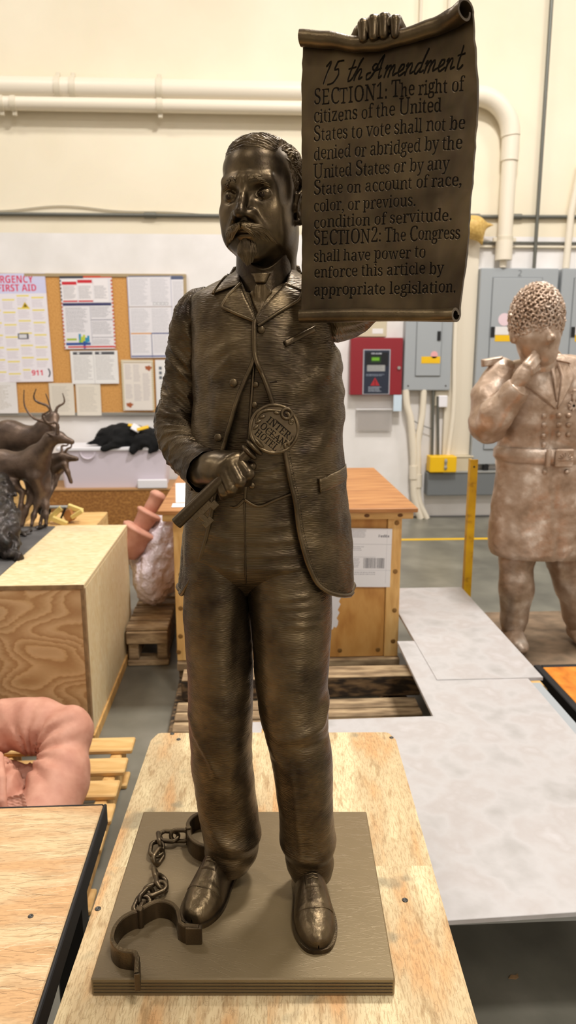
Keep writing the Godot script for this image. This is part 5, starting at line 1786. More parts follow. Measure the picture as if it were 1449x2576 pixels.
func build_shackles() -> void:
	var A1 := spline([Vector2(-0.2422, 0.1040), Vector2(-0.2560, 0.1095), Vector2(-0.2690, 0.1230), Vector2(-0.2755, 0.1450), Vector2(-0.2720, 0.1680), Vector2(-0.2580, 0.1840), Vector2(-0.2400, 0.1885)], 8)
	A1.append_array([Vector2(-0.2330, 0.1900), Vector2(-0.2275, 0.2000), Vector2(-0.2225, 0.2290)])
	var A2 := spline([Vector2(-0.2422, 0.1040), Vector2(-0.2330, 0.0930), Vector2(-0.2170, 0.0830), Vector2(-0.1970, 0.0860), Vector2(-0.1830, 0.1000), Vector2(-0.1760, 0.1200)], 8)
	A2.append_array([Vector2(-0.1735, 0.1300), Vector2(-0.1660, 0.1360), Vector2(-0.1420, 0.1385)])
	var sh := bz("shackle", band(A1, 0.030, 0.0038), M.bz_smooth, statue, -0.1)
	bz("shackle_arm", band(A2, 0.030, 0.0038), M.bz_smooth, sh, -0.1)
	var pin := MB.new()
	pin.tube([Vector3(-0.2422, 0.0, 0.104), Vector3(-0.2422, 0.033, 0.104), Vector3(-0.2422, 0.0345, 0.104)], [0.006, 0.006, 0.004], 16)
	bz("hinge_pin", pin, M.bz_smooth, sh, 0.0)
	for q in [[Vector3(-0.1500, 0.0152, 0.1390), Vector3(0.026, 0.0305, 0.0085), 0.0], [Vector3(-0.2237, 0.0152, 0.2190), Vector3(0.0085, 0.0305, 0.024), 0.16]]:
		var tab := MB.new()
		tab.box(q[0], q[1], 0.001, Basis(Vector3.UP, q[2]))
		bz("shackle_tab", tab, M.bz_smooth, sh, -0.05)
	var B1 := spline([Vector2(-0.1900, -0.1060), Vector2(-0.1935, -0.1240), Vector2(-0.1865, -0.1440), Vector2(-0.1700, -0.1550), Vector2(-0.1500, -0.1560), Vector2(-0.1340, -0.1460)], 8)
	var B2 := spline([Vector2(-0.1900, -0.1060), Vector2(-0.1860, -0.0860), Vector2(-0.1740, -0.0680), Vector2(-0.1560, -0.0560), Vector2(-0.1380, -0.0560)], 8)
	var s2 := bz("shackle", band(B1, 0.032, 0.0040), M.bz_smooth, statue, -0.15)
	bz("shackle_arm", band(B2, 0.032, 0.0040), M.bz_smooth, s2, -0.15)
	var pin2 := MB.new()
	pin2.tube([Vector3(-0.1905, 0.0, -0.105), Vector3(-0.1905, 0.035, -0.105), Vector3(-0.1905, 0.0365, -0.105)], [0.006, 0.006, 0.004], 16)
	bz("hinge_pin", pin2, M.bz_smooth, s2, 0.0)
	var ch := [
		[Vector3(-0.2080, 0.016, -0.1070), Vector3(1, 0, 0.05), Vector3(0, 0.4, 1), 0.034, 0.020], [Vector3(-0.2290, 0.014, -0.1080), Vector3(1, 0, 0.1), Vector3(0, 1, 0.3), 0.036, 0.022],
		[Vector3(-0.2440, 0.014, -0.0960), Vector3(0.25, 0, 1), Vector3(1, 0.3, 0), 0.034, 0.019], [Vector3(-0.2470, 0.010, -0.0760), Vector3(0.05, -0.1, 1), Vector3(0.2, 1, 0), 0.036, 0.023],
		[Vector3(-0.2400, 0.010, -0.0550), Vector3(-0.3, 0, 1), Vector3(1, 0.5, 0), 0.032, 0.018],
		[Vector3(-0.2350, 0.012, -0.0020), Vector3(0.35, 0, 1), Vector3(1, 0.4, 0), 0.030, 0.018], [Vector3(-0.2230, 0.012, 0.0150), Vector3(0.2, 0.1, 1), Vector3(0.7, 0.8, 0), 0.036, 0.023],
		[Vector3(-0.2300, 0.013, 0.0330), Vector3(1, 0, -0.65), Vector3(0.2, 1, 0), 0.038, 0.022], [Vector3(-0.2430, 0.011, 0.0500), Vector3(0.5, 0, -1), Vector3(1, 0.5, 0.2), 0.034, 0.019], [Vector3(-0.2470, 0.010, 0.0680), Vector3(0.2, 0.1, -1), Vector3(0.3, 1, 0), 0.036, 0.022],
		[Vector3(-0.2430, 0.012, 0.0880), Vector3(0.1, 0, -1), Vector3(1, 0.2, 0), 0.032, 0.018]]
	var cn := Node3D.new()
	cn.name = "chain"
	cn.position = Vector3(0.068, 0, 0)
	statue.add_child(cn)
	for c in ch: link(c[0], c[1], c[2], c[3], c[4], 0.0042, cn)
# ================================================================ the hall
func slab(a: Vector3, b: Vector3, bevel := 0.0) -> MB:
	var mb := MB.new()
	mb.box((a + b) * 0.5, (b - a).abs(), bevel)
	return mb

func build_room() -> void:
	var ZW := -6.70
	struct("floor", slab(Vector3(-6, -0.2, ZW - 0.3), Vector3(6.5, 0, 6)), M.floor)
	struct("ceiling", slab(Vector3(-6, 6.5, ZW - 0.3), Vector3(6.5, 6.7, 6)), M.ceiling)
	struct("wall_left", slab(Vector3(-6.2, 0, ZW), Vector3(-6, 6.5, 6)), M.white_wall)
	struct("wall_right", slab(Vector3(6.5, 0, ZW), Vector3(6.7, 6.5, 6)), M.white_wall)
	struct("wall_front", slab(Vector3(-6, 0, 6), Vector3(6.5, 6.5, 6.2)), M.white_wall)
	var wb := struct("wall_back", slab(Vector3(-6.2, 0, ZW - 0.3), Vector3(6.7, 6.5, ZW - 0.012)), M.cream)
	var up := part("upper_paint", slab(Vector3(-6, 2.508, ZW - 0.02), Vector3(6.5, 6.5, ZW)), M.cream, wb)
	up.set_meta("label", "cream paint on the upper wall")
	var lo := part("lower_paint", slab(Vector3(-6, 0, ZW - 0.02), Vector3(6.5, 2.508, ZW)), M.white_wall, wb)
	lo.set_meta("label", "white paint on the lower wall")
	struct("trim_1", slab(Vector3(-6, 0.0, ZW), Vector3(6.5, 0.012, ZW + 0.02), 0.001), M.dark_grey)
	# yellow stripe on the concrete
	var y := slab(Vector3(0.3, 0.0, -5.87), Vector3(4.4, 0.0025, -5.82))
	solo("floor_stripe", y, M.yellow, "thin yellow safety stripe painted across the concrete floor behind the yellow post", "stripe")
	var y2 := MB.new()
	y2.box(Vector3(1.62, 0.001, -4.17), Vector3(0.09, 0.003, 0.05), 0.0, Basis(Vector3.UP, 0.4))
	solo("tape_scrap", y2, M.yellow, "scrap of yellow tape on the floor between the clay soldier's legs", "tape")
	var leaf := MB.new()
	leaf.prism(PackedVector2Array([Vector2(-0.014, -0.004), Vector2(-0.004, 0.006), Vector2(0.006, 0.004), Vector2(0.013, 0.009), Vector2(0.012, -0.002), Vector2(0.003, -0.007)]), 0.002, Transform3D(Basis(Vector3.RIGHT, -PI / 2), Vector3(0.632, 0.001, -1.5)))
	solo("wood_chip", leaf, M.ply_edge, "small tan wood chip on the bare concrete floor at lower right", "chip")

func round_pipe(pts: Array, r: float, seg := 16) -> MB:
	var mb := MB.new()
	mb.tube(pts, r, seg, false, 1.0, Vector3(0.02, 0.05, 1))
	return mb

func clamp_at(p: Vector3, r: float, ax: Vector3, parent: Node3D) -> void:
	var mb := MB.new()
	mb.tube([p - ax * 0.022, p + ax * 0.022], r + 0.008, 16, false, 1.0, Vector3(0.02, 0.05, 1))
	var up := Vector3(0, 1, 0) if absf(ax.y) < 0.5 else Vector3(1, 0, 0)
	mb.box(p + up * (r + 0.02) + Vector3(0, 0, -0.01), Vector3(0.035, 0.035, 0.03), 0.004)
	mb.box(p - up * (r + 0.02) + Vector3(0, 0, -0.01), Vector3(0.035, 0.035, 0.03), 0.004)
	part("clamp", mb, M.conduit, parent)

func paper(called: String, c: Vector2, s: Vector2, m: Material, label: String, z := -6.672, turn := 0.0, group := "") -> MeshInstance3D:
	var mb := MB.new()
	var p := PackedVector3Array()
	var t := PackedVector2Array()
	for j in 9:
		for i in 7:
			var u := i / 6.0
			var v := j / 8.0
			var q := Vector2((u - 0.5) * s.x, (0.5 - v) * s.y).rotated(turn)
			p.append(Vector3(c.x + q.x, c.y + q.y, z + 0.004 * pow(v, 6.0) * (0.4 + u) + 0.0015 * sin(u * 5.0 + c.x * 9.0)))
			t.append(Vector2(u, v))
	mb.grid(p, 7, 9, false, Vector3.INF, Vector3(0, 0, 1), t)
	var n := mb.v.size()
	var pb := PackedVector3Array()
	for q in p: pb.append(q - Vector3(0, 0, 0.0012))
	mb.grid(pb, 7, 9, false, Vector3.INF, Vector3(0, 0, -1), t)
	return solo(called, mb, m, label, "notice", group)

func printed(pr: Print) -> StandardMaterial3D:
	var m := plain(Color.WHITE, 0.75)
	m.albedo_texture = pr.tex()
	m.texture_repeat = false
	return m

func build_wall_things() -> void:
	var zp := -6.61
	# pipes
	var big := thing("large_pipe", "thick cream pipe along the upper wall, the upper and thicker of the pair", "pipe", Vector3(0, 0, zp))
	var bp := [Vector3(-5.9, 3.602, 0), Vector3(0, 3.602, 0), Vector3(1.85, 3.602, 0)]
	for k in 9:
		var a := PI * 0.5 * k / 8.0
		bp.append(Vector3(1.90 + 0.31 * sin(a), 3.602 - 0.31 * (1.0 - cos(a)), 0))
	var b := MB.new()
	b.tube(bp, 0.080, 20, false, 1.0, Vector3(0.02, 0.05, 1))
	part("run", b, M.pipe, big)
	part("drop", round_pipe([Vector3(2.212, 3.32, 0), Vector3(2.210, 2.30, 0)], 0.063, 20), M.pipe, big)
	part("sleeve", round_pipe([Vector3(2.212, 3.34, 0), Vector3(2.212, 3.10, 0)], 0.073, 20), M.pipe, big)
	part("end_bell", round_pipe([Vector3(2.210, 2.46, 0), Vector3(2.210, 2.30, 0)], 0.073, 20), M.pipe, big)
	part("stub", round_pipe([Vector3(2.210, 2.32, 0), Vector3(2.210, 2.24, 0)], 0.03, 14), M.pipe, big)
	for x in [-0.71, -1.52, -1.40, -4.0]: clamp_at(Vector3(x, 3.602, 0), 0.080, Vector3.RIGHT, big)
	clamp_at(Vector3(2.212, 2.47, 0), 0.063, Vector3.UP, big)
	var small := thing("slim_pipe", "slimmer cream pipe running just below the thick pipe on the upper wall", "pipe", Vector3(0, 0, zp + 0.015))
	part("run", round_pipe([Vector3(-5.9, 3.480, 0), Vector3(0.0, 3.480, 0), Vector3(1.6, 3.480, 0)], 0.053, 18), M.pipe, small)
	for x in [-0.71, -1.98, -1.88, -4.2]: clamp_at(Vector3(x, 3.480, 0), 0.053, Vector3.RIGHT, small)
	# thin conduits
	var c1 := thing("conduit", "long thin horizontal conduit across the wall behind the statue's head", "conduit", Vector3(0, 0, -6.675))
	part("run", round_pipe([Vector3(-5.9, 2.652, 0), Vector3(0, 2.652, 0), Vector3(6.2, 2.695, 0)], 0.016, 10), M.dull_metal, c1)
	for x in [-0.83, 1.95, 2.32]: part("coupling", round_pipe([Vector3(x - 0.05, 2.653 + maxf(0.0, x) * 0.007, 0), Vector3(x + 0.05, 2.653 + maxf(0.0, x) * 0.007, 0)], 0.024, 10), M.dull_metal, c1)
	var wav := []
	for k in 60:
		var x := -3.4 + k * 0.06
		wav.append(Vector3(x, 2.695 + 0.022 * sin(x * 3.1) + 0.01 * sin(x * 7.0), -6.685))
	solo("wall_cable", round_pipe(wav, 0.006, 8), M.conduit, "thin cream cable sagging in waves just above the long conduit", "cable")
	for d in [[2.455, "upper thin conduit along the foot of the cream paint, right of the scroll", 0.011, M.dull_metal], [2.420, "lower thin conduit just under its twin, right of the scroll", 0.012, M.conduit]]:
		solo("conduit", round_pipe([Vector3(1.2, d[0], -6.68), Vector3(6.0, d[0] + 0.002, -6.68)], d[2], 10), d[3], d[1], "conduit")
	solo("conduit", round_pipe([Vector3(2.50, 6.4, -6.66), Vector3(2.505, 2.23, -6.66)], 0.016, 10), M.dull_metal, "grey vertical conduit dropping from the roof to the grey panel numbered 2", "conduit")
	solo("conduit", round_pipe([Vector3(1.424, 6.4, -6.67), Vector3(1.424, 3.7, -6.67)], 0.014, 10), M.conduit, "cream vertical conduit above the pipes, left of its neighbour", "conduit")
	solo("conduit", round_pipe([Vector3(1.655, 6.4, -6.67), Vector3(1.655, 3.7, -6.67)], 0.012, 10), M.conduit, "thin cream vertical conduit above the pipes, right of its neighbour", "conduit")
	solo("conduit", round_pipe([Vector3(2.86, 3.1, -6.66), Vector3(2.80, 2.7, -6.66), Vector3(2.79, 2.24, -6.66)], 0.03, 12), M.pipe, "short cream pipe entering the top of the rightmost grey panel", "conduit")
	# horn-shaped wall sconce
	var horn := Blob.new()
	horn.cap(Vector3(1.78, 2.60, -6.63), Vector3(1.92, 2.55, -6.56), 0.10, 0.085, 0.05)
	horn.cap(Vector3(1.93, 2.57, -6.55), Vector3(2.00, 2.42, -6.55), 0.075, 0.010, 0.05)
	horn.cap(Vector3(1.93, 2.57, -6.58), Vector3(2.09, 2.585, -6.58), 0.045, 0.010, 0.06)
	var hm := horn.build(0.014)
	solo("bracket_casting", hm, grainy(noise_tex(71, 0.02, [[0.0, Color(0.72, 0.56, 0.27)], [1.0, Color(0.90, 0.77, 0.46)]]), Vector3(3, 3, 3), 0.6), "ochre pointed casting fixed to the wall just right of the scroll", "casting")
	# notice board
	var nb := thing("notice_board", "wide cork notice board with an aluminium frame on the white wall", "notice board", Vector3(-1.64, 1.571, -6.685))
	part("cork", slab(Vector3(-1.06, -0.59, -0.012), Vector3(1.06, 0.59, 0.006)), grainy(noise_tex(72, 0.06, [[0.0, Color(0.74, 0.52, 0.26)], [0.5, Color(0.83, 0.61, 0.34)], [1.0, Color(0.87, 0.66, 0.39)]], 512), Vector3(2, 2, 2), 0.9), nb)
	var fr := plain(Color(0.72, 0.64, 0.50), 0.4, 0.3)
	for q in [[Vector3(-1.10, 0.578, -0.01), Vector3(1.098, 0.607, 0.016)], [Vector3(-1.10, -0.607, -0.01), Vector3(1.098, -0.578, 0.016)], [Vector3(-1.10, -0.578, -0.01), Vector3(-1.07, 0.578, 0.016)], [Vector3(1.068, -0.578, -0.01), Vector3(1.098, 0.578, 0.016)]]:
		part("frame_bar", slab(q[0], q[1], 0.003), fr if q[0].y > -0.6 or q[0].x < -1.09 and q[1].y > 0 else plain(Color(0.62, 0.61, 0.58), 0.4, 0.4), nb)
	notices()
	panels()

func notices() -> void:
	var g1 := Color(0.55, 0.55, 0.57)
	# first aid poster
	var p := Print.new(645, 912, Color(0.93, 0.91, 0.93))
	p.rect(0, 0, 645, 165, Color(0.83, 0.83, 0.94))
	p.text("EMERGENCY", bold, 172 - 60, 78, 84, Color(0.85, 0.22, 0.36), 0.86)
	p.text("FIRST AID", bold, 232, 146, 78, Color(0.85, 0.22, 0.36), 0.92)
	for c in 5:
		var x := 18 + c * 124
		for r in 7:
			var y := 178 + r * 104 + (c % 3) * 16
			p.rect(x, y, 104, 13, Color(0.93, 0.86, 0.47))
			p.lines(x + 2, y + 24, 100, 62, 11, Color(0.78, 0.74, 0.77), c * 9 + r)
	p.fill_tri(Vector2(455, 235), Vector2(425, 285), Vector2(490, 285), Color(0.85, 0.72, 0.15))
	p.fill_tri(Vector2(457, 248), Vector2(443, 276), Vector2(472, 276), Color(0.35, 0.3, 0.1))
	p.rect(372, 498, 92, 48, Color(0.35, 0.35, 0.38)); p.rect(382, 506, 66, 32, Color(0.85, 0.85, 0.87))
	p.rect(455, 790, 190, 122, Color(0.93, 0.91, 0.93))
	p.text("911", bold, 462, 858, 64, Color(0.86, 0.16, 0.28), 1.0)
	for k in 40: p.rect(604 + 12 * sin(k * 0.08), 800 + k * 1.8, 12, 3, Color(0.2, 0.2, 0.22))
	paper("first_aid_poster", Vector2(-2.059, 1.718), Vector2(0.645, 0.912), printed(p), "tall white first aid poster with a red heading, left end of the cork board", -6.668, 0.015)
	# labour law poster with coloured frames
	p = Print.new(441, 610, Color(0.90, 0.89, 0.90))
	for k in 20: p.rect(0, k * 31, 9, 16, Color(0.78, 0.22, 0.18) if k > 6 else Color(0.15, 0.17, 0.25)); 
	for k in 20: p.rect(430, k * 31, 11, 16, Color(0.80, 0.25, 0.18))
	p.rect(0, 0, 200, 20, Color(0.22, 0.23, 0.27)); p.rect(200, 0, 241, 16, Color(0.82, 0.32, 0.22))
	for c in 3:
		p.rect(16 + c * 132, 24, 124, 190, Color(0.94, 0.92, 0.92))
		p.rect(16 + c * 132, 46 - 14 * (c % 2), 124 if c < 2 else 0, 26, Color(0.80, 0.16, 0.20))
		p.lines(22 + c * 132, 82, 112, 108, 10, g1, c + 40)
		if c < 2: p.rect(16 + c * 132, 202, 124, 12, Color(0.80, 0.18, 0.20))
	p.rect(10, 222, 415, 24, Color(0.20, 0.21, 0.38)); p.rect(236, 246, 195, 8, Color(0.9, 0.9, 0.9))
	p.lines(30, 262, 190, 200, 11, g1, 60); p.lines(250, 258, 170, 90, 10, g1, 61); p.lines(250, 380, 170, 110, 10, g1, 62); p.lines(250, 530, 160, 50, 10, g1, 63)
	p.rect(240, 362, 190, 5, Color(0.3, 0.3, 0.4)); p.rect(240, 512, 190, 4, Color(0.35, 0.35, 0.4)); p.rect(240, 250, 4, 330, Color(0.6, 0.6, 0.65))
	p.rect(24, 520, 86, 18, Color(0.66, 0.74, 0.20))
	for k in 9: p.rect(128 + (k % 5) * 18, 482 + (k * 37) % 66, 20, 66 - (k * 23) % 40, [Color(0.20, 0.55, 0.70), Color(0.45, 0.70, 0.25), Color(0.75, 0.80, 0.25), Color(0.18, 0.35, 0.68)][k % 4])
	p.rect(16, 556, 212, 22, Color(0.18, 0.30, 0.58)); p.rect(30, 586, 400, 14, Color(0.80, 0.20, 0.18))
	paper("labor_poster", Vector2(-1.397, 1.852), Vector2(0.441, 0.610), printed(p), "poster with red, white and blue bands, right of the first aid poster", -6.668, 0.012)
	p = Print.new(496, 691, Color(0.90, 0.89, 0.90))
	p.rect(0, 0, 496, 10, Color(0.45, 0.46, 0.52)); p.rect(0, 0, 6, 691, Color(0.66, 0.66, 0.76)); p.rect(372, 0, 6, 691, Color(0.72, 0.72, 0.78)); p.rect(378, 10, 118, 22, Color(0.34, 0.37, 0.48))
	p.rect(0, 255, 380, 6, Color(0.62, 0.56, 0.52)); p.rect(10, 478, 180, 10, Color(0.85, 0.58, 0.25)); p.rect(190, 478, 190, 10, Color(0.25, 0.28, 0.48)); p.rect(186, 488, 6, 200, Color(0.35, 0.38, 0.5)); p.rect(6, 672, 490, 12, Color(0.32, 0.36, 0.55))
	for q in [[20, 26, 160, 210], [200, 26, 160, 190], [20, 276, 160, 190], [200, 276, 160, 190], [20, 500, 150, 150], [204, 500, 150, 150], [392, 50, 90, 560]]: p.lines(q[0], q[1], q[2], q[3], 11, Color(0.70, 0.70, 0.72), q[0] + q[1])
	for k in 4: p.rect(215 + k * 34, 222, 28, 22, Color(0.5, 0.5, 0.52)); p.rect(218 + k * 34, 225, 22, 16, Color(0.9, 0.9, 0.9))
	paper("labor_poster", Vector2(-0.800, 1.817), Vector2(0.496, 0.691), printed(p), "large white notice sheet of small print at the right end of the cork board", -6.668, 0.01)
	p = Print.new(409, 285, Color(0.92, 0.91, 0.90))
	for c in 2:
		p.rect(24 + c * 190, 10, 168, 24, Color(0.32, 0.32, 0.34)); p.rect(60 + c * 190, 14, 20, 16, Color(0.85, 0.85, 0.85))
		p.lines(24 + c * 190, 48, 168, 200, 14, Color(0.66, 0.65, 0.65), 70 + c)
	p.rect(198, 0, 3, 285, Color(0.7, 0.7, 0.7))
	paper("notice_sheet", Vector2(-1.364, 1.389), Vector2(0.409, 0.285), printed(p), "white two column sheet pinned under the red, white and blue poster", -6.666, 0.01)
	p = Print.new(278, 442, Color(0.91, 0.88, 0.84))
	for k in 26:
		p.rect(0, k * 17, 16, 9, Color(0.72, 0.66, 0.40)); p.rect(262, k * 17 + 6, 16, 9, Color(0.72, 0.66, 0.40))
	p.rect(0, 0, 278, 12, Color(0.86, 0.80, 0.66)); p.rect(18, 20, 240, 8, Color(0.68, 0.60, 0.45))
	for q in [[30, 44, 62, 130], [104, 44, 62, 150], [30, 214, 62, 130], [104, 214, 70, 150], [184, 120, 66, 240]]: p.lines(q[0], q[1], q[2], q[3], 10, Color(0.70, 0.67, 0.68), int(q[0]) + int(q[1]))
	for q in [Vector2(228, 66), Vector2(50, 388)]:
		for k in 14: p.rect(q.x + 26 * cos(k * 2.4) * (k / 14.0), q.y + 22 * sin(k * 2.4) * (k / 14.0), 17, 15, Color(0.66, 0.36, 0.20))
	paper("notice_sheet", Vector2(-0.993, 1.233), Vector2(0.278, 0.442), printed(p), "notice with a speckled yellow border and brown corner pictures, beside the statue's sleeve", -6.662)
	p = Print.new(128, 300, Color(0.92, 0.91, 0.90))
	p.lines(24, 130, 96, 160, 14, Color(0.7, 0.7, 0.7), 5)
	for k in 3: p.rect(20, 40 + k * 28, 16, 18, Color(0.4, 0.42, 0.45))
	paper("notice_sheet", Vector2(-0.735, 1.232), Vector2(0.20, 0.441), printed(p), "narrow white sheet at the bottom right of the cork board, half behind the sleeve", -6.664)
	for q in [[Vector2(-1.665, 1.111), Vector2(0.214, 0.283), "cream typed sheet at the board's bottom, behind the antelope's right horn", Color(0.88, 0.85, 0.79)], [Vector2(-1.432, 1.106), Vector2(0.215, 0.278), "cream typed sheet at the board's bottom, above the white tote", Color(0.90, 0.87, 0.81)], [Vector2(-2.224, 1.125), Vector2(0.342, 0.271), "white typed sheet at the board's bottom, below the first aid poster", Color(0.90, 0.89, 0.88)]]:
		p = Print.new(214, 283, q[3])
		p.lines(24, 30, 160, 220, 15, Color(0.76, 0.73, 0.69), int(absf(q[0].x) * 100))
		paper("notice_sheet", q[0], q[1], printed(p), q[2], -6.665)

func panels() -> void:
	# grey switchboard cabinets
	for d in [[2.361, "2", "tall grey electrical panel numbered 2 behind the clay soldier"], [3.085, "3", "tall grey electrical panel numbered 3 at the picture's right edge"]]:
		var t := thing("electrical_panel", d[2], "panel", Vector3(d[0], 1.372, -6.60))
		part("cabinet", slab(Vector3(-0.346, -0.862, -0.098), Vector3(0.346, 0.862, 0.0), 0.006), M.panel_grey, t)
		var dr := part("door", slab(Vector3(-0.235, -0.72, 0.0), Vector3(0.20, 0.78, 0.012), 0.004), M.panel_grey, t)
		part("door_gap", slab(Vector3(-0.241, -0.726, -0.002), Vector3(0.206, 0.786, 0.003), 0.001), M.panel_dark, t)
		part("latch", slab(Vector3(-0.235, 0.277, 0.012), Vector3(-0.198, 0.366, 0.020), 0.003), M.black, dr)
		var tm := TextMesh.new()
		tm.font = sans; tm.font_size = 64; tm.text = d[1]; tm.pixel_size = 0.0011; tm.depth = 0.002
		var n := part("number", tm, M.panel_dark, t)
		n.position = Vector3(0.0, 0.82, 0.001)
		var pr := Print.new(64, 64, Color(0.86, 0.84, 0.85))
		for k in 64:
			for j in 64:
				var r := Vector2(k - 32, j - 32).length()
				if r > 24: pr.im.set_pixel(k, j, Color(0.88, 0.55, 0.60))
		var lb := MB.new()
		lb.prism(ring2(0.055, 20), 0.002, Transform3D(Basis(), Vector3(-0.118, 0.428, 0.012)))
		part("round_sticker", lb, plain(Color(0.90, 0.80, 0.82), 0.6), dr, "round pale pink sticker")
		part("paper_label", slab(Vector3(-0.198, 0.298, 0.012), Vector3(-0.073, 0.366, 0.014)), M.paper, dr, "white paper label")
		part("warning_label", slab(Vector3(-0.194, 0.24, 0.012), Vector3(-0.026, 0.295, 0.0145)), M.yellow, dr, "yellow warning label")
	var gt := thing("wire_gutter", "long dark grey steel wiring gutter low on the wall under the numbered panels", "gutter", Vector3(2.55, 0.335, -6.62))
	part("body", slab(Vector3(-0.94, -0.105, -0.07), Vector3(1.6, 0.105, 0.06), 0.006), M.panel_dark, gt)
	part("lid", slab(Vector3(-0.80, 0.105, -0.07), Vector3(1.6, 0.118, 0.068), 0.003), M.steel, gt)
	for x in [2.16, 2.50, 3.0]:
		solo("conduit_nipple", round_pipe([Vector3(x, 0.45, -6.63), Vector3(x, 0.52, -6.63)], 0.03, 12), M.black, "short black pipe nipple between the numbered panels and the dark gutter, " + ["leftmost of three", "middle one of three", "rightmost of three"][[2.16, 2.50, 3.0].find(x)], "nipple", "nipples between the panels and the gutter")
	# small grey breaker panel
	var sp := thing("breaker_panel", "small light grey breaker panel right of the red alarm box", "panel", Vector3(1.580, 1.484, -6.66))
	part("cabinet", slab(Vector3(-0.211, -0.30, -0.035), Vector3(0.211, 0.34, 0.055), 0.005), M.panel_grey, sp)
	var sdr := part("door", slab(Vector3(-0.108, -0.172, 0.055), Vector3(0.112, 0.33, 0.066), 0.004), M.panel_grey, sp)
	part("door_gap", slab(Vector3(-0.113, -0.177, 0.053), Vector3(0.117, 0.335, 0.058), 0.001), M.panel_dark, sp)
	part("latch", slab(Vector3(0.072, 0.135, 0.066), Vector3(0.104, 0.215, 0.074), 0.003), M.black, sdr)
	part("warning_label", slab(Vector3(-0.062, -0.062, 0.066), Vector3(0.107, -0.003, 0.0685)), M.yellow, sdr, "yellow warning label")
	var rs := MB.new()
	rs.prism(ring2(0.032, 18), 0.002, Transform3D(Basis(), Vector3(0.052, 0.012, 0.0665)))
	part("round_sticker", rs, plain(Color(0.90, 0.66, 0.66), 0.6), sdr)
	for x in [-0.17, 0.17]:
		for y in [-0.26, 0.31]:
			var s := MB.new()
			s.ball(Vector3(x, y, 0.056), Vector3(0.008, 0.008, 0.004), 10)
			part("screw", s, M.screw, sp)
	# fire alarm control box
	var fa := thing("fire_alarm_panel", "dark red fire alarm box with a black keypad window on the wall", "alarm panel", Vector3(1.121, 1.393, -6.66))
	part("cabinet", slab(Vector3(-0.232, -0.250, -0.035), Vector3(0.232, 0.250, 0.055), 0.006), M.red, fa)
	var pr := Print.new(232, 379, Color(0.13, 0.16, 0.22))
	pr.rect(12, 18, 208, 120, Color(0.06, 0.07, 0.09))
	pr.text("FIRE ALARM", bold, 62, 34, 17, Color(0.85, 0.87, 0.9), 1.0)
	pr.rect(60, 52, 96, 54, Color(0.12, 0.22, 0.06)); pr.rect(70, 62, 70, 28, Color(0.42, 0.66, 0.16))
	pr.rect(28, 128, 166, 54, Color(0.62, 0.62, 0.61)); pr.lines(32, 134, 156, 40, 12, Color(0.5, 0.5, 0.5), 3)
	pr.lines(20, 208, 190, 20, 10, Color(0.6, 0.64, 0.7), 5)
	pr.fill_tri(Vector2(104, 236), Vector2(60, 308), Vector2(148, 308), Color(0.66, 0.13, 0.16)); pr.text("!", bold, 96, 300, 56, Color(0.25, 0.06, 0.08))
	pr.lines(44, 318, 140, 46, 12, Color(0.72, 0.74, 0.78), 8)
	var bz := part("window_frame", slab(Vector3(-0.122, -0.245, 0.055), Vector3(0.122, 0.150, 0.062), 0.004), plain(Color(0.66, 0.66, 0.68), 0.4), fa)
	var wm := MB.new()
	wm.quad(Vector3(-0.112, 0.142, 0.0635), Vector3(0.112, 0.142, 0.0635), Vector3(0.112, -0.237, 0.0635), Vector3(-0.112, -0.237, 0.0635), Vector3(0, 0, 1))
	wm.uv = PackedVector2Array([Vector2(0, 0), Vector2(1, 0), Vector2(1, 1), Vector2(0, 1)])
	part("keypad", wm, printed(pr), bz)
	var lk := MB.new()
	lk.tube([Vector3(0.20, -0.01, 0.055), Vector3(0.20, -0.01, 0.07)], 0.014, 12)
	part("lock", lk, M.steel, fa)
	var bb := thing("junction_box", "small beige box with a white label above the red alarm box", "box", Vector3(1.110, 1.70, -6.66))
	part("case", slab(Vector3(-0.17, -0.05, -0.035), Vector3(0.10, 0.20, 0.03), 0.005), M.beige, bb)
	part("label", slab(Vector3(-0.03, -0.022, 0.03), Vector3(0.066, 0.022, 0.032)), M.paper, bb)
	var hd := thing("document_holder", "clear plastic holder with papers on the wall under the red alarm box", "holder", Vector3(1.123, 0.918, -6.68))
	var gl := plain(Color(0.80, 0.78, 0.76, 0.35), 0.15)
	gl.transparency = BaseMaterial3D.TRANSPARENCY_ALPHA
	part("papers", slab(Vector3(-0.145, -0.09, -0.012), Vector3(0.145, 0.075, 0.0), 0.001), plain(Color(0.80, 0.77, 0.74), 0.8), hd)
	part("pocket", slab(Vector3(-0.165, -0.105, 0.004), Vector3(0.165, 0.09, 0.020), 0.004), gl, hd)
	part("rim", slab(Vector3(-0.168, 0.085, -0.012), Vector3(0.168, 0.100, 0.024), 0.004), plain(Color(0.86, 0.85, 0.84), 0.3), hd)
	var tgm := slab(Vector3(1.284, 1.00, -6.612), Vector3(1.358, 1.145, -6.609))
	solo("paper_tag", tgm, plain(Color(0.80, 0.87, 0.92), 0.7), "small pale blue tag hanging from the red alarm box's lower corner", "tag")
	# duct and conduits below the panels
	var du := thing("wire_duct", "tall flat cream wiring duct beside the panel numbered 2", "duct", Vector3(1.885, 1.50, -6.68))
	part("cover", slab(Vector3(-0.125, -0.91, -0.02), Vector3(0.125, 1.0, 0.03), 0.005), plain(Color(0.87, 0.83, 0.75), 0.5), du)
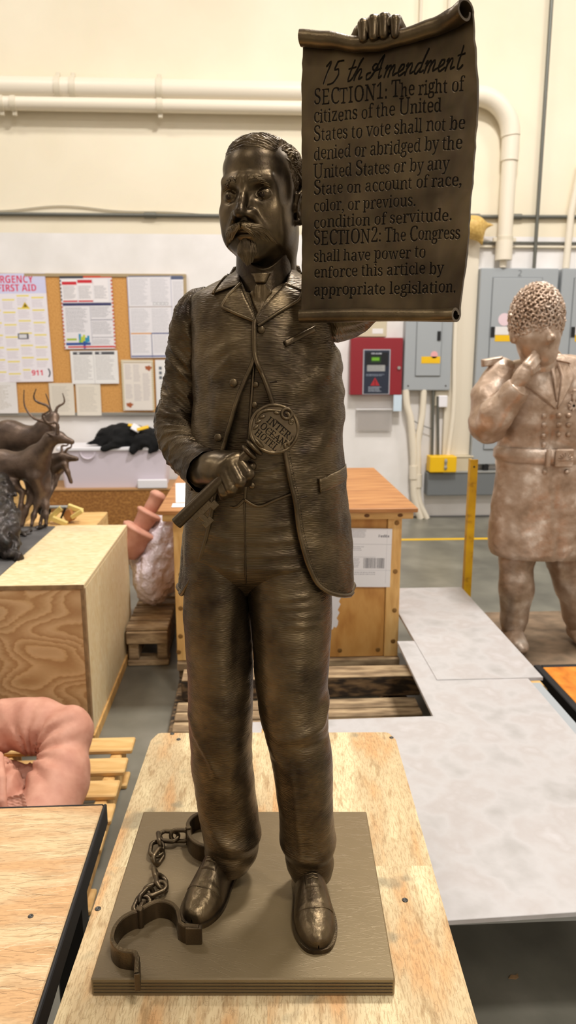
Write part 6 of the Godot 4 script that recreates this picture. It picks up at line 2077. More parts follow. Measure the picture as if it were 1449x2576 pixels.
	var cds := [
		[[Vector2(1.394, 1.19), Vector2(1.41, 1.05), Vector2(1.45, 0.908), Vector2(1.488, 0.583), Vector2(1.502, 0.288), Vector2(1.52, 0.16), Vector2(1.575, 0.0)], 0.032, M.pipe, "thick cream conduit from the small breaker panel to the floor, leftmost of the bundle"],
		[[Vector2(1.56, 1.19), Vector2(1.556, 1.0), Vector2(1.548, 0.908), Vector2(1.525, 0.728), Vector2(1.535, 0.50), Vector2(1.545, 0.25), Vector2(1.57, 0.13), Vector2(1.635, 0.0)], 0.028, M.pipe, "thick cream conduit curving beside the leftmost one down to the floor"],
		[[Vector2(1.645, 1.19), Vector2(1.660, 0.58)], 0.013, M.dull_metal, "grey thin conduit rising from the yellow box, left one of two"],
		[[Vector2(1.690, 1.13), Vector2(1.715, 0.58)], 0.012, M.dull_metal, "grey thin conduit rising from the yellow box to the white outlet"],
		[[Vector2(1.815, 2.2), Vector2(1.823, 1.539), Vector2(1.838, 1.014), Vector2(1.805, 0.58)], 0.022, M.pipe, "cream conduit in front of the flat duct, running down to the yellow box"]]
	for c in cds:
		var pts := []
		for q in c[0]: pts.append(Vector3(q.x, q.y, -6.63))
		solo("conduit", round_pipe(spline(pts, 6), c[1], 14), c[2], c[3], "conduit")
	var jc := MB.new()
	jc.tube([Vector3(1.493, 0.50, -6.63), Vector3(1.497, 0.38, -6.63)], 0.04, 14)
	jc.tube([Vector3(1.538, 0.42, -6.63), Vector3(1.541, 0.30, -6.63)], 0.036, 14)
	solo("conduit_coupling", jc, M.pipe, "pair of cream couplings on the two thick conduits near the floor", "coupling")
	var ww := []
	for k in 14: ww.append(Vector3(1.43 + k * 0.018, 0.98 - 0.15 * sqrt(k / 13.0), -6.65))
	solo("wall_cable", round_pipe(ww, 0.004, 6), M.dull_metal, "thin grey cable looping between the cream conduits under the breaker panel", "cable")
	var wbx := thing("outlet_box", "small white outlet box right under the breaker panel", "box", Vector3(1.728, 1.101, -6.66))
	part("case", slab(Vector3(-0.06, -0.06, -0.035), Vector3(0.045, 0.08, 0.02), 0.006), M.conduit, wbx)
	part("cover", slab(Vector3(-0.035, -0.07, 0.02), Vector3(0.05, 0.035, 0.04), 0.006), M.foam, wbx)
	var yb := thing("lockout_box", "bright yellow metal box with a steel hasp on the dark grey gutter", "box", Vector3(1.736, 0.453, -6.56))
	part("case", slab(Vector3(-0.122, 0.0, -0.09), Vector3(0.122, 0.145, 0.05), 0.006), M.yellow, yb)
	var hs := MB.new()
	hs.box(Vector3(0.02, 0.075, 0.054), Vector3(0.022, 0.10, 0.008), 0.003)
	hs.ball(Vector3(0.02, 0.10, 0.058), Vector3(0.014, 0.02, 0.008), 12)
	hs.ball(Vector3(0.02, 0.045, 0.058), Vector3(0.015, 0.015, 0.008), 12)
	part("hasp", hs, M.steel, yb)
	var by := thing("junction_box", "small beige junction box beside the yellow box on the wall", "box", Vector3(1.946, 0.517, -6.63))
	part("case", slab(Vector3(-0.08, -0.068, -0.06), Vector3(0.08, 0.060, 0.04), 0.005), M.beige, by)
	part("lid", slab(Vector3(-0.088, 0.060, -0.06), Vector3(0.088, 0.075, 0.046), 0.003), M.beige, by)

func ring2(r: float, n: int) -> PackedVector2Array:
	var o := PackedVector2Array()
	for k in n: o.append(Vector2(cos(TAU * k / n), sin(TAU * k / n)) * r)
	return o
# ================================================================ stand, boards, crates
func bolt(p: Vector3, r: float, parent: Node3D, nrm := Vector3.UP) -> void:
	var mb := MB.new()
	var tf := Transform3D(Basis(Quaternion(Vector3.UP, nrm)), p)
	mb.lathe([Vector2(r, 0.0), Vector2(r, 0.0012), Vector2(r * 0.8, 0.0022), Vector2(r * 0.45, 0.0022), Vector2(r * 0.35, 0.0006), Vector2(0.0001, 0.0006)], 14, tf)
	part("screw", mb, M.screw, parent)

func build_stand() -> void:
	var turn := Basis(Vector3.UP, deg_to_rad(-2.6))
	var o := Vector3(0.030, 0, -1.225)
	var t := thing("plywood_stand", "weathered plywood stand top with scratches and screws under the bronze statue", "stand", o, deg_to_rad(-2.6))
	# slightly ragged outline of the sheet
	var poly := PackedVector2Array()
	var c := [Vector2(-0.311, 0.505), Vector2(0.306, 0.505), Vector2(0.306, -0.620), Vector2(-0.311, -0.620)]
	for k in 4:
		var a: Vector2 = c[k]
		var b: Vector2 = c[(k + 1) % 4]
		var nn := (b - a).orthogonal().normalized()
		for s in range(1 if k != 0 else 1, 30):
			var f := s / 30.0
			var q := a.lerp(b, f)
			var d := 0.0012 * noise.get_noise_2d(q.x * 60.0, q.y * 60.0) + 0.002 * maxf(0.0, noise.get_noise_2d(q.x * 14.0 + 7, q.y * 14.0) - 0.25) * 4.0
			poly.append(q + nn * d * -1.0)
		poly.append(b + Vector2(-signf(b.x) * 0.012, -signf(b.y) * 0.004) if k in [0, 3] else b)
	var top := MB.new()
	# the sheet lies with its upper face at 0.549
	top.prism(poly, 0.019, Transform3D(Basis(Vector3(1, 0, 0), Vector3(0, 0, -1), Vector3(0, 1, 0)), Vector3(0, 0.530, 0)), 0.0015)
	part("plywood_sheet", top, M.board_top, t)
	for q in [Vector2(-0.242, -0.472), Vector2(0.297, -0.478), Vector2(-0.302, 0.108), Vector2(0.240, 0.090), Vector2(-0.262, -0.50)]:
		bolt(Vector3(q.x, 0.5485, q.y), 0.0055, t)
	for x in [-0.24, 0.24]:
		for z in [0.02, 0.54]: plank(Vector3(x, 0.2635, z), Vector3(0.07, 0.527, 0.07), M.pine_long, t, "leg")
	for z in [0.02, 0.54]: plank(Vector3(0, 0.485, z), Vector3(0.405, 0.08, 0.03), M.pine, t, "apron")
	plank(Vector3(0, 0.512, -0.30), Vector3(0.07, 0.03, 0.55), M.pine_long, t, "brace")

func plank(c: Vector3, s: Vector3, m: Material, parent: Node3D, called := "plank", tilt := 0.0) -> void:
	var mb := MB.new()
	mb.box(Vector3.ZERO, s, 0.004)
	var o := part(called, mb, m, parent)
	o.position = c
	o.rotation.y = tilt

func build_right_side() -> void:
	# white sheets on low supports
	var zf := 0.350
	var far := thing("white_panel", "pale grey sheet lying flat behind, its far edge by the yellow post", "sheet", Vector3(0.905, zf, -2.97))
	part("sheet", slab(Vector3(-0.243, -0.012, -0.53), Vector3(0.148, 0.002, 0.53), 0.001), M.sheet, far)
	var near := thing("white_panel", "large pale grey sheet lying flat in front, reaching the picture's lower right", "sheet", Vector3(0.0, zf, 0.0))
	var poly := PackedVector2Array([Vector2(-0.02, 2.165), Vector2(0.583, 2.176), Vector2(0.592, 2.815), Vector2(0.998, 2.815), Vector2(0.998, 1.320), Vector2(-0.02, 1.285)])
	var mb := MB.new()
	mb.prism(poly, 0.012, Transform3D(Basis(Vector3(1, 0, 0), Vector3(0, 0, -1), Vector3(0, 1, 0)), Vector3(0, -0.0135, 0)), 0.001)
	part("sheet", mb, M.sheet, near)
	part("edge_strip", slab(Vector3(0.30, -0.026, -1.324), Vector3(1.0, -0.0135, -1.312), 0.001), M.steel, near)
	part("tape_mark", slab(Vector3(0.375, -0.026, -1.3119), Vector3(0.388, -0.0145, -1.3113)), plain(Color(0.36, 0.78, 0.10), 0.6), near, "bright green tape mark")
	part("lower_layer", slab(Vector3(0.9, -0.030, -2.43), Vector3(1.04, -0.0145, -1.315), 0.001), M.panel_grey, near)
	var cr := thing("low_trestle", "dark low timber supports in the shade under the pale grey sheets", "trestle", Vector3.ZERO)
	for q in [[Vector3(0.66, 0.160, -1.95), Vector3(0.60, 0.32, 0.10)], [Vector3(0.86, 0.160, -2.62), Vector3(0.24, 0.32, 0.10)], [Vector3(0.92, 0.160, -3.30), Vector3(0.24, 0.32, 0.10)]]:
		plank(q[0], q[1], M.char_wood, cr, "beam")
	# yellow post
	var ps := thing("yellow_post", "upright yellow painted steel angle post behind the pale grey sheet", "post", Vector3(1.117, 0, -3.62))
	var pm := MB.new()
	pm.prism(PackedVector2Array([Vector2(-0.019, -0.019), Vector2(0.019, -0.019), Vector2(0.019, -0.013), Vector2(-0.013, -0.013), Vector2(-0.013, 0.019), Vector2(-0.019, 0.019)]), 0.985, Transform3D(Basis(Vector3(1, 0, 0), Vector3(0, 0, -1), Vector3(0, 1, 0)), Vector3.ZERO))
	part("angle", pm, M.post_yellow, ps)
	var hole := MB.new()
	hole.tube([Vector3(0.0, 0.948, 0.0188), Vector3(0.0, 0.948, 0.0197)], 0.005, 12)
	part("bolt_hole", hole, M.black, ps)
	part("foot", slab(Vector3(-0.06, 0, -0.06), Vector3(0.06, 0.008, 0.06), 0.001), M.post_yellow, ps)
	# orange topped platform at the right edge
	var op := thing("orange_platform", "low platform with a varnished orange wood top and black rim at the right edge", "platform", Vector3(1.42, 0, -2.42))
	part("top", slab(Vector3(-0.285, 0.285, -0.22), Vector3(0.6, 0.300, 0.9), 0.002), M.orange_wood, op)
	part("rim", slab(Vector3(-0.315, 0.265, -0.24), Vector3(-0.287, 0.302, 0.9), 0.003), M.black, op)
	part("rim", slab(Vector3(-0.286, 0.265, -0.24), Vector3(0.6, 0.302, -0.222), 0.003), M.black, op)
	part("base", slab(Vector3(-0.27, 0.0, -0.20), Vector3(0.58, 0.284, 0.88), 0.002), M.black, op)
	var pl := thing("floor_platform", "dull brown plywood platform on the floor under the clay soldier", "platform", Vector3(1.75, 0, -3.50))
	part("top", slab(Vector3(-0.58, 0.045, -0.42), Vector3(0.7, 0.062, 0.38), 0.002), M.brown_ply, pl)
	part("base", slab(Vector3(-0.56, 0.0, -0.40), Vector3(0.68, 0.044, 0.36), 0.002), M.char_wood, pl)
	var bl := MB.new()
	bl.box(Vector3(1.33, 0.03, -3.03), Vector3(0.17, 0.06, 0.10), 0.004)
	solo("wood_block", bl, M.pine, "short pale wood offcut on the floor beside the orange topped platform", "block")

func build_left_side() -> void:
	# table board at lower left
	var tb := thing("work_table", "table with a worn light plywood top and black edge at lower left", "table", Vector3(-0.80, 0, -1.0))
	part("top", slab(Vector3(-0.70, 0.497, -0.482), Vector3(0.463, 0.520, 0.70), 0.002), M.table_top, tb)
	part("edge_band", slab(Vector3(0.4635, 0.470, -0.488), Vector3(0.4705, 0.5195, 0.70), 0.002), M.black, tb)
	part("edge_band", slab(Vector3(-0.70, 0.478, -0.488), Vector3(0.463, 0.5195, -0.4825), 0.002), M.black, tb)
	bolt(Vector3(0.399, 0.5195, -0.153), 0.005, tb)
	for x in [-0.55, 0.40]:
		for z in [-0.40, 0.6]:
			plank(Vector3(x, 0.2485, z), Vector3(0.06, 0.497, 0.06), M.black, tb, "leg")
	# pallet in the gap, under the clay torso
	var pt := thing("pallet", "yellowish wooden pallet under the pink clay torso", "pallet", Vector3(-0.86, 0, -2.14))
	var zz := [-0.285, -0.145, -0.01, 0.12, 0.25, 0.38]
	for k in zz.size(): plank(Vector3(0.01 - 0.004 * (k % 3), 0.131, zz[k]), Vector3(0.84, 0.018, 0.09), M.pine, pt, "deck_board", 0.004 * (k % 2))
	for x in [-0.38, 0.0, 0.375]: plank(Vector3(x, 0.070, 0.045), Vector3(0.04, 0.103, 0.74), M.pine_long, pt, "stringer")
	for z in [-0.26, 0.34]: plank(Vector3(0, 0.009, z), Vector3(0.82, 0.018, 0.09), M.pine, pt, "bottom_board")
	# new plywood crate
	var cr := thing("plywood_crate", "new pale plywood crate with a swirling grain front, left of the statue", "crate", Vector3(-0.80, 0, -3.155))
	part("lid", slab(Vector3(-0.178, 0.642, -0.494), Vector3(0.172, 0.660, 0.494), 0.002), M.ply_pale_top, cr)
	part("front_panel", slab(Vector3(-0.178, 0.0, 0.476), Vector3(0.1585, 0.6415, 0.491), 0.0015), M.ply_flame, cr)
	part("front_stile", slab(Vector3(0.1588, 0.0, 0.470), Vector3(0.172, 0.6415, 0.494), 0.0015), M.ply_edge, cr)
	part("lid_edge", slab(Vector3(-0.178, 0.6425, 0.4941), Vector3(0.172, 0.6595, 0.4952), 0.0), M.ply_edge, cr)
	part("side_panel", slab(Vector3(0.158, 0.0, -0.494), Vector3(0.1722, 0.6415, 0.4695), 0.0015), M.ply_pale_side, cr)
	part("side_panel", slab(Vector3(-0.178, 0.0, -0.494), Vector3(-0.164, 0.6415, 0.4755), 0.0015), M.ply_pale_side, cr)
	part("back_panel", slab(Vector3(-0.1635, 0.0, -0.494), Vector3(0.1575, 0.6415, -0.48), 0.0015), M.ply_pale_side, cr)
	part("base_skirt", slab(Vector3(0.1724, 0.0, -0.494), Vector3(0.180, 0.045, 0.494), 0.001), M.pine_long, cr)
	# grey-topped plinth
	var gp := thing("grey_plinth", "dark grey topped plinth carrying the bronze antelopes, left of the new crate", "plinth", Vector3(-1.36, 0, -3.155))
	part("top", slab(Vector3(-0.40, 0.63, -0.494), Vector3(0.376, 0.658, 0.6), 0.003), M.dark_grey, gp)
	part("body", slab(Vector3(-0.38, 0.0, -0.48), Vector3(0.36, 0.6295, 0.58), 0.003), M.black, gp)
	# upside-down dolly behind
	var bx := MB.new()
	bx.box(Vector3(-1.04, 0.300, -4.04), Vector3(0.40, 0.60, 0.42), 0.004)
	solo("wooden_box", bx, M.pine, "plain wooden box hidden behind the new crate, under the yellow wooden dolly", "box")
	var dl := thing("wooden_dolly", "small broken yellow wood dolly with a black caster behind the new crate", "dolly", Vector3(-1.03, 0.601, -4.0))
	for q in [[Vector3(-0.045, 0.045, 0.04), Vector3(0.125, 0.028, 0.03), 0.72], [Vector3(0.065, 0.072, 0.0), Vector3(0.085, 0.026, 0.03), -0.38], [Vector3(0.085, 0.052, 0.05), Vector3(0.072, 0.022, 0.03), 0.55], [Vector3(-0.005, 0.018, 0.07), Vector3(0.085, 0.026, 0.03), -0.42]]:
		var mb := MB.new()
		mb.box(Vector3.ZERO, q[1], 0.003)
		var s := part("slat", mb, plain(Color(0.90, 0.80, 0.48), 0.6), dl)
		s.position = q[0]; s.rotation.z = q[2]
	var bm := MB.new()
	bm.box(Vector3(0.035, 0.040, 0.02), Vector3(0.05, 0.065, 0.05), 0.004, Basis(Vector3(0, 0, 1), 0.4))
	part("block", bm, M.lid_wood, dl)
	var st := MB.new()
	st.box(Vector3(0.010, 0.055, 0.052), Vector3(0.010, 0.075, 0.012), 0.002, Basis(Vector3(0, 0, 1), -0.45))
	part("strap", st, M.black, dl)
	var wt := MB.new()
	var wr := []
	for k in 24: wr.append(Vector3(-0.095 + 0.026 * cos(TAU * k / 24.0), 0.072 + 0.026 * sin(TAU * k / 24.0), 0.03))
	wt.tube(wr, 0.012, 10, true, 1.0, Vector3(0, 0, 1))
	var wl := part("caster_wheel", wt, M.black, dl)
	var hub := MB.new()
	hub.ball(Vector3(-0.095, 0.072, 0.03), Vector3(0.016, 0.016, 0.012), 14)
	part("hub", hub, M.steel, wl)
	part("caster_plate", slab(Vector3(-0.08, 0.082, 0.01), Vector3(0.03, 0.094, 0.05), 0.003), M.steel, dl)
	# old pallet with the wrapped bundle
	var op := thing("pallet", "grey weathered pallet under the bubble wrapped bundle", "pallet", Vector3(-0.515, 0, -3.80))
	for k in 7: plank(Vector3(0.0, 0.192 - 0.002 * (k % 2), 0.345 - k * 0.115), Vector3(0.205, 0.02, 0.085), M.old_wood, op, "deck_board", 0.006 * ((k % 3) - 1))
	for x in [-0.07, 0.07]: plank(Vector3(x, 0.105, 0.0), Vector3(0.05, 0.15, 0.76), M.old_wood, op, "stringer")
	plank(Vector3(0.0, 0.150, 0.392), Vector3(0.20, 0.062, 0.02), M.old_wood, op, "front_board")
	for z in [0.34, -0.3]: plank(Vector3(0.0, 0.015, z), Vector3(0.20, 0.028, 0.10), M.old_wood, op, "bottom_board")
	var W := Blob.new()
	W.egg(Vector3(-0.515, 0.36, -3.74), Vector3(0.110, 0.150, 0.20), 0.05)
	W.egg(Vector3(-0.475, 0.50, -3.86), Vector3(0.110, 0.170, 0.22), 0.06)
	W.egg(Vector3(-0.560, 0.46, -3.95), Vector3(0.130, 0.150, 0.22), 0.06)
	W.egg(Vector3(-0.430, 0.42, -3.80), Vector3(0.070, 0.160, 0.16), 0.06)
	W.egg(Vector3(-0.515, 0.10, -3.8), Vector3(0.6, 0.105, 0.8), 0.004, true)
	W.use_ripple = true
	W.ripple = func(p: Vector3) -> float: return 0.013 * ridge.get_noise_3d(p.x * 11.0, p.y * 11.0, p.z * 11.0) + 0.004 * sin(p.x * 170.0 + p.y * 40.0) * sin(p.y * 170.0 + p.z * 60.0)
	var wm := W.build(0.011).rest(0.204)
	var film := plain(Color(0.86, 0.81, 0.83), 0.22)
	film.clearcoat_enabled = true; film.clearcoat = 0.7; film.clearcoat_roughness = 0.15
	film.heightmap_enabled = true; film.heightmap_texture = noise_tex(81, 0.05, [], 512, FastNoiseLite.TYPE_CELLULAR, FastNoiseLite.FRACTAL_NONE, 1); film.heightmap_scale = 0.5
	film.uv1_triplanar = true; film.uv1_scale = Vector3(3, 3, 3)
	solo("wrapped_bundle", wm, film, "bundle wrapped in clear bubble wrap on the grey weathered pallet", "bundle")
	# pink clay turned forms
	var clay := clay_mat()
	var ct := thing("clay_column", "stack of turned pink clay rings leaning on the bubble wrapped bundle behind the new crate", "sculpture", Vector3(-0.53, 0.72, -3.74))
	var ax := Basis(Vector3(0, 0, 1), -0.55) * Basis(Vector3(1, 0, 0), -0.15)
	var segs := [[[Vector2(0.0002, 0.078), Vector2(0.018, 0.077), Vector2(0.032, 0.072), Vector2(0.043, 0.060), Vector2(0.046, 0.050), Vector2(0.041, 0.042), Vector2(0.037, 0.02), Vector2(0.036, -0.02), Vector2(0.03, -0.05)], Vector3(0.018, 0.015, -0.04), "cap"],
		[[Vector2(0.0002, 0.052), Vector2(0.03, 0.051), Vector2(0.058, 0.048), Vector2(0.068, 0.040), Vector2(0.066, 0.030), Vector2(0.054, 0.02), Vector2(0.048, -0.02), Vector2(0.045, -0.06)], Vector3(-0.018, -0.055, 0.0), "ring"],
		[[Vector2(0.0002, 0.072), Vector2(0.04, 0.071), Vector2(0.078, 0.066), Vector2(0.092, 0.055), Vector2(0.090, 0.044), Vector2(0.080, 0.03), Vector2(0.078, -0.03), Vector2(0.060, -0.09), Vector2(0.02, -0.11)], Vector3(-0.075, -0.150, 0.03), "bell"]]
	for s in segs:
		var mb := MB.new()
		mb.lathe(s[0], 28, Transform3D(ax, s[1]))
		part(s[2], mb, clay, ct)
	# chipboard bench by the wall with tote and jacket
	var be := thing("chipboard_bench", "low chipboard box bench against the back wall under the notice board", "bench", Vector3(-1.15, 0, -6.43))
	part("front", slab(Vector3(-0.68, 0.03, 0.19), Vector3(0.72, 0.368, 0.212), 0.002), M.osb, be)
	part("top", slab(Vector3(-0.69, 0.369, -0.24), Vector3(0.73, 0.385, 0.218), 0.002), plain(Color(0.72, 0.55, 0.36), 0.6), be)
	part("side", slab(Vector3(-0.68, 0.0, -0.23), Vector3(-0.66, 0.368, 0.189), 0.002), M.osb, be)
	part("plinth", slab(Vector3(-0.64, 0.0, -0.22), Vector3(0.70, 0.029, 0.17), 0.002), M.black, be)
	var sb := thing("pale_box", "pale wooden box against the wall behind the antelope's legs", "box", Vector3(-2.19, 0, -6.42))
	part("front", slab(Vector3(-0.30, 0.02, 0.19), Vector3(0.34, 0.38, 0.21), 0.003), M.pine, sb)
	part("lid", slab(Vector3(-0.31, 0.381, -0.22), Vector3(0.35, 0.40, 0.215), 0.003), M.pine, sb)
	part("body", slab(Vector3(-0.29, 0.0, -0.21), Vector3(0.33, 0.38, 0.189), 0.003), M.pine_long, sb)
	var tt := thing("storage_tote", "large white plastic storage tote on the chipboard bench", "tote", Vector3(-1.165, 0.386, -6.42))
	var lower := MB.new()
	var pp := PackedVector3Array()
	for j in 2:
		for q in rounded(0.43 if j == 0 else 0.455, 0.155 if j == 0 else 0.17, 0.03): pp.append(Vector3(q.x, 0.0 if j == 0 else 0.325, q.y))
	lower.grid(pp, pp.size() / 2, 2, true, Vector3(0, 0.16, 0))
	part("bin", lower, M.white_plastic, tt)
	var lid := MB.new()
	lid.prism(rounded2(0.475, 0.185, 0.03), 0.030, Transform3D(Basis(Vector3(1, 0, 0), Vector3(0, 0, -1), Vector3(0, 1, 0)), Vector3(0, 0.318, 0)), 0.006)
	part("lid", lid, M.foam, tt)
	var hn := MB.new()
	var hp := []
	for k in 12: hp.append(Vector3(-0.21 + 0.06 * cos(PI + PI * k / 11.0) * 1.0, 0.305 + 0.055 * sin(PI + PI * k / 11.0), 0.178))
	hn.tube(hp, 0.007, 8)
	part("handle", hn, M.white_plastic, tt)
	var fo := slab(Vector3(-0.965, 0.386, -6.245), Vector3(-0.715, 0.460, -6.205), 0.006)
	solo("foam_block", fo, M.foam, "small white foam block on the bench at the white tote's right corner", "foam block")
	var J := Blob.new()
	J.egg(Vector3(-1.10, 0.800, -6.40), Vector3(0.235, 0.125, 0.150), 0.06)
	J.egg(Vector3(-0.86, 0.785, -6.38), Vector3(0.185, 0.100, 0.150), 0.06)
	J.cap(Vector3(-1.24, 0.785, -6.34), Vector3(-1.385, 0.758, -6.31), 0.050, 0.020, 0.05)
	J.cap(Vector3(-0.92, 0.780, -6.26), Vector3(-1.00, 0.700, -6.228), 0.065, 0.028, 0.05)
	J.cap(Vector3(-0.76, 0.790, -6.26), Vector3(-0.845, 0.700, -6.232), 0.060, 0.030, 0.05)
	J.cap(Vector3(-1.12, 0.765, -6.26), Vector3(-1.24, 0.720, -6.235), 0.050, 0.025, 0.05)
	J.use_ripple = true
	J.ripple = func(p: Vector3) -> float: return 0.016 * ridge.get_noise_3d(p.x * 7.0, p.y * 9.0, p.z * 7.0 + 4.0)
	var jk := thing("black_jacket", "crumpled black jacket with yellow and white tags on the white tote", "jacket", Vector3.ZERO)
	part("cloth", J.build(0.012), M.cloth_black, jk)
	for q in [[Vector3(-0.965, 0.893, -6.262), 0.5, M.foam, Vector3(0.075, 0.060, 0.014)], [Vector3(-0.905, 0.893, -6.245), -0.25, M.yellow, Vector3(0.10, 0.030, 0.012)], [Vector3(-1.005, 0.915, -6.275), 0.2, M.yellow, Vector3(0.055, 0.024, 0.012)]]:
		var mb := MB.new()
		mb.box(q[0], q[3], 0.003, Basis(Vector3(0, 0, 1), -q[1]) * Basis(Vector3.RIGHT, -0.6))
		part("tag", mb, q[2], jk, "white tag" if q[2] == M.foam else "yellow tag")

func rounded(hx: float, hz: float, r: float) -> Array:
	var o := []
	for c in [[1, 1, 0.0], [-1, 1, 0.5], [-1, -1, 1.0], [1, -1, 1.5]]:
		for k in 6:
			var a: float = PI * (c[2] + k / 10.0)
			o.append(Vector2(c[0] * (hx - r) + r * cos(a), c[1] * (hz - r) + r * sin(a)))
	o.append(o[0])
	return o

func rounded2(hx: float, hz: float, r: float) -> PackedVector2Array:
	var l := rounded(hx, hz, r)
	l.pop_back()
	return PackedVector2Array(l)

func build_crate_behind() -> void:
	var o := Vector3(0.155, 0, -3.58)
	var t := thing("shipping_crate", "large amber plywood shipping crate with a brown lid and taped label behind the statue", "crate", o)
	part("front_panel", slab(Vector3(-0.43, 0.172, 0.490), Vector3(0.43, 0.812, 0.505), 0.002), M.ply_amber, t)
	for x in [-0.49, 0.432]: part("front_stile", slab(Vector3(x, 0.172, 0.492), Vector3(x + 0.062, 0.812, 0.512), 0.003), M.pine_long, t)
	part("side_panel", slab(Vector3(0.478, 0.172, -0.52), Vector3(0.494, 0.812, 0.4915), 0.002), M.ply_amber, t)
	part("side_panel", slab(Vector3(-0.490, 0.172, -0.52), Vector3(-0.475, 0.812, 0.4915), 0.002), M.ply_amber, t)
	part("back_panel", slab(Vector3(-0.474, 0.172, -0.52), Vector3(0.477, 0.812, -0.505), 0.002), M.ply_amber, t)
	part("batten", slab(Vector3(-0.530, 0.8125, 0.515), Vector3(0.535, 0.846, 0.545), 0.003), M.pine, t)
	part("batten", slab(Vector3(-0.530, 0.8125, -0.55), Vector3(-0.496, 0.846, 0.5145), 0.003), M.pine_long, t)
	part("batten", slab(Vector3(0.500, 0.8125, -0.55), Vector3(0.535, 0.846, 0.5145), 0.003), M.pine_long, t)
	var top := part("lid", slab(Vector3(-0.545, 0.8465, -0.56), Vector3(0.548, 0.866, 0.575), 0.003), M.lid_wood, t)
	var n := 0
	for q in [Vector2(0.626, 0.788), Vector2(0.626, 0.57), Vector2(0.628, 0.391), Vector2(0.626, 0.246), Vector2(0.388, 0.204), Vector2(0.560, 0.204), Vector2(-0.328, 0.214), Vector2(-0.313, 0.417), Vector2(-0.318, 0.288), Vector2(-0.308, 0.57)]:
		var on := absf(q.x - 0.155) > 0.432
		var mb := MB.new()
		mb.lathe([Vector2(0.0105, 0.0), Vector2(0.0105, 0.0015), Vector2(0.0085, 0.003), Vector2(0.0001, 0.003)], 14, Transform3D(Basis(Vector3.RIGHT, PI * 0.5), Vector3(q.x - 0.155, q.y, 0.512 if on else 0.505)))
		part("screw", mb, plain(Color(0.55, 0.40, 0.20), 0.5, 0.4), t)
		n += 1
	for x in [0.335, 0.478]:
		var kn := MB.new()
		kn.ball(Vector3(x, 0.829, 0.5452), Vector3(0.012, 0.008, 0.0012), 12)
		part("knot", kn, plain(Color(0.42, 0.27, 0.12), 0.7), t)
	# shipping label
	var p := Print.new(400, 620, Color(0.90, 0.895, 0.90))
	p.rect(0, 0, 400, 3, Color(0.7, 0.7, 0.72))
	p.lines(10, 14, 150, 80, 15, Color(0.55, 0.55, 0.57), 4)
	p.text("FedEx", bold, 268, 92, 38, Color(0.30, 0.30, 0.34))
	p.lines(10, 190, 130, 40, 18, Color(0.6, 0.6, 0.62), 6)
	p.rect(0, 165, 400, 3, Color(0.6, 0.6, 0.62)); p.rect(0, 300, 250, 3, Color(0.66, 0.66, 0.68)); p.rect(0, 440, 400, 3, Color(0.72, 0.72, 0.74)); p.rect(352, 20, 3, 560, Color(0.75, 0.75, 0.77))
	p.lines(10, 318, 100, 90, 17, Color(0.6, 0.6, 0.62), 7)
	p.lines(10, 460, 250, 40, 20, Color(0.66, 0.66, 0.68), 9)
	var rng := RandomNumberGenerator.new()
	rng.seed = 5
	var bar := 136.0
	while bar < 338.0:
		var w := rng.randf_range(2, 7)
		p.rect(bar, 310, w, 110, Color(0.22, 0.22, 0.25))
		bar += w + rng.randf_range(2, 6)
	var lm := MB.new()
	lm.quad(Vector3(0.215, 0.769, 0.5135), Vector3(0.452, 0.763, 0.5135), Vector3(0.449, 0.499, 0.5135), Vector3(0.215, 0.504, 0.5135), Vector3(0, 0, 1))
	lm.uv = PackedVector2Array([Vector2(-0.3, 0), Vector2(1, 0), Vector2(1, 1), Vector2(-0.3, 1)])
	part("shipping_label", lm, printed(p), t, "white shipping label with a barcode")
	var wp := MB.new()
	var poly := PackedVector2Array([Vector2(0.10, 0.48), Vector2(0.238, 0.48)])
	for k in 10: poly.append(Vector2(0.238 - 0.012 * (k % 3) * 0.4 - 0.0015 * k, 0.46 - 0.013 * k))
	for k in 8: poly.append(Vector2(0.222 - 0.008 * k, 0.325 - 0.004 * k - 0.01 * (k % 2)))
	poly.append(Vector2(0.10, 0.28))
	wp.prism(poly, 0.0012, Transform3D(Basis(), Vector3(0, 0, 0.5049)))
	part("paint_patch", wp, plain(Color(0.86, 0.855, 0.86), 0.7), t, "brushed white paint patch")
	# papers on the lid
	for q in [[Vector3(-0.43, 0.8675, 0.16), Vector3(0.16, 0.0012, 0.50), 0.1, "large white paper on the amber crate's lid"], [Vector3(-0.43, 0.8675, 0.47), Vector3(0.13, 0.0012, 0.085), 0.03, "small white paper near the front edge of the amber crate's lid"]]:
		var mb := MB.new()
		mb.box(q[0] + o, q[1], 0.0, Basis(Vector3.UP, q[2]))
		solo("paper_sheet", mb, M.paper, q[3], "paper")
	# timbers under it
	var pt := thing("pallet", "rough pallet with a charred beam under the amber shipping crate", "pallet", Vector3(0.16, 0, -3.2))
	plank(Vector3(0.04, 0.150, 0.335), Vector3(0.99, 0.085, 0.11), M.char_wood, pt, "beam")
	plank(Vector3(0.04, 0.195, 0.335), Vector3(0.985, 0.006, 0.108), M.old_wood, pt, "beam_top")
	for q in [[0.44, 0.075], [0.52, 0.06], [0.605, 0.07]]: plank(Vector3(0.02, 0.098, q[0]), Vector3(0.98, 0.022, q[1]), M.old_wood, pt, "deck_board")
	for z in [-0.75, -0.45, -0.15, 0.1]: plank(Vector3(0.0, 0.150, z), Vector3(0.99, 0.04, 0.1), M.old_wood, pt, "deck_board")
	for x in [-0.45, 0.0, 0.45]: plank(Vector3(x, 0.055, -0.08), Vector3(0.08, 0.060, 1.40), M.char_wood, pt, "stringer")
	for x in [-0.45, 0.0, 0.45]: plank(Vector3(x, 0.107, -0.32), Vector3(0.08, 0.044, 0.9), M.char_wood, pt, "stringer")
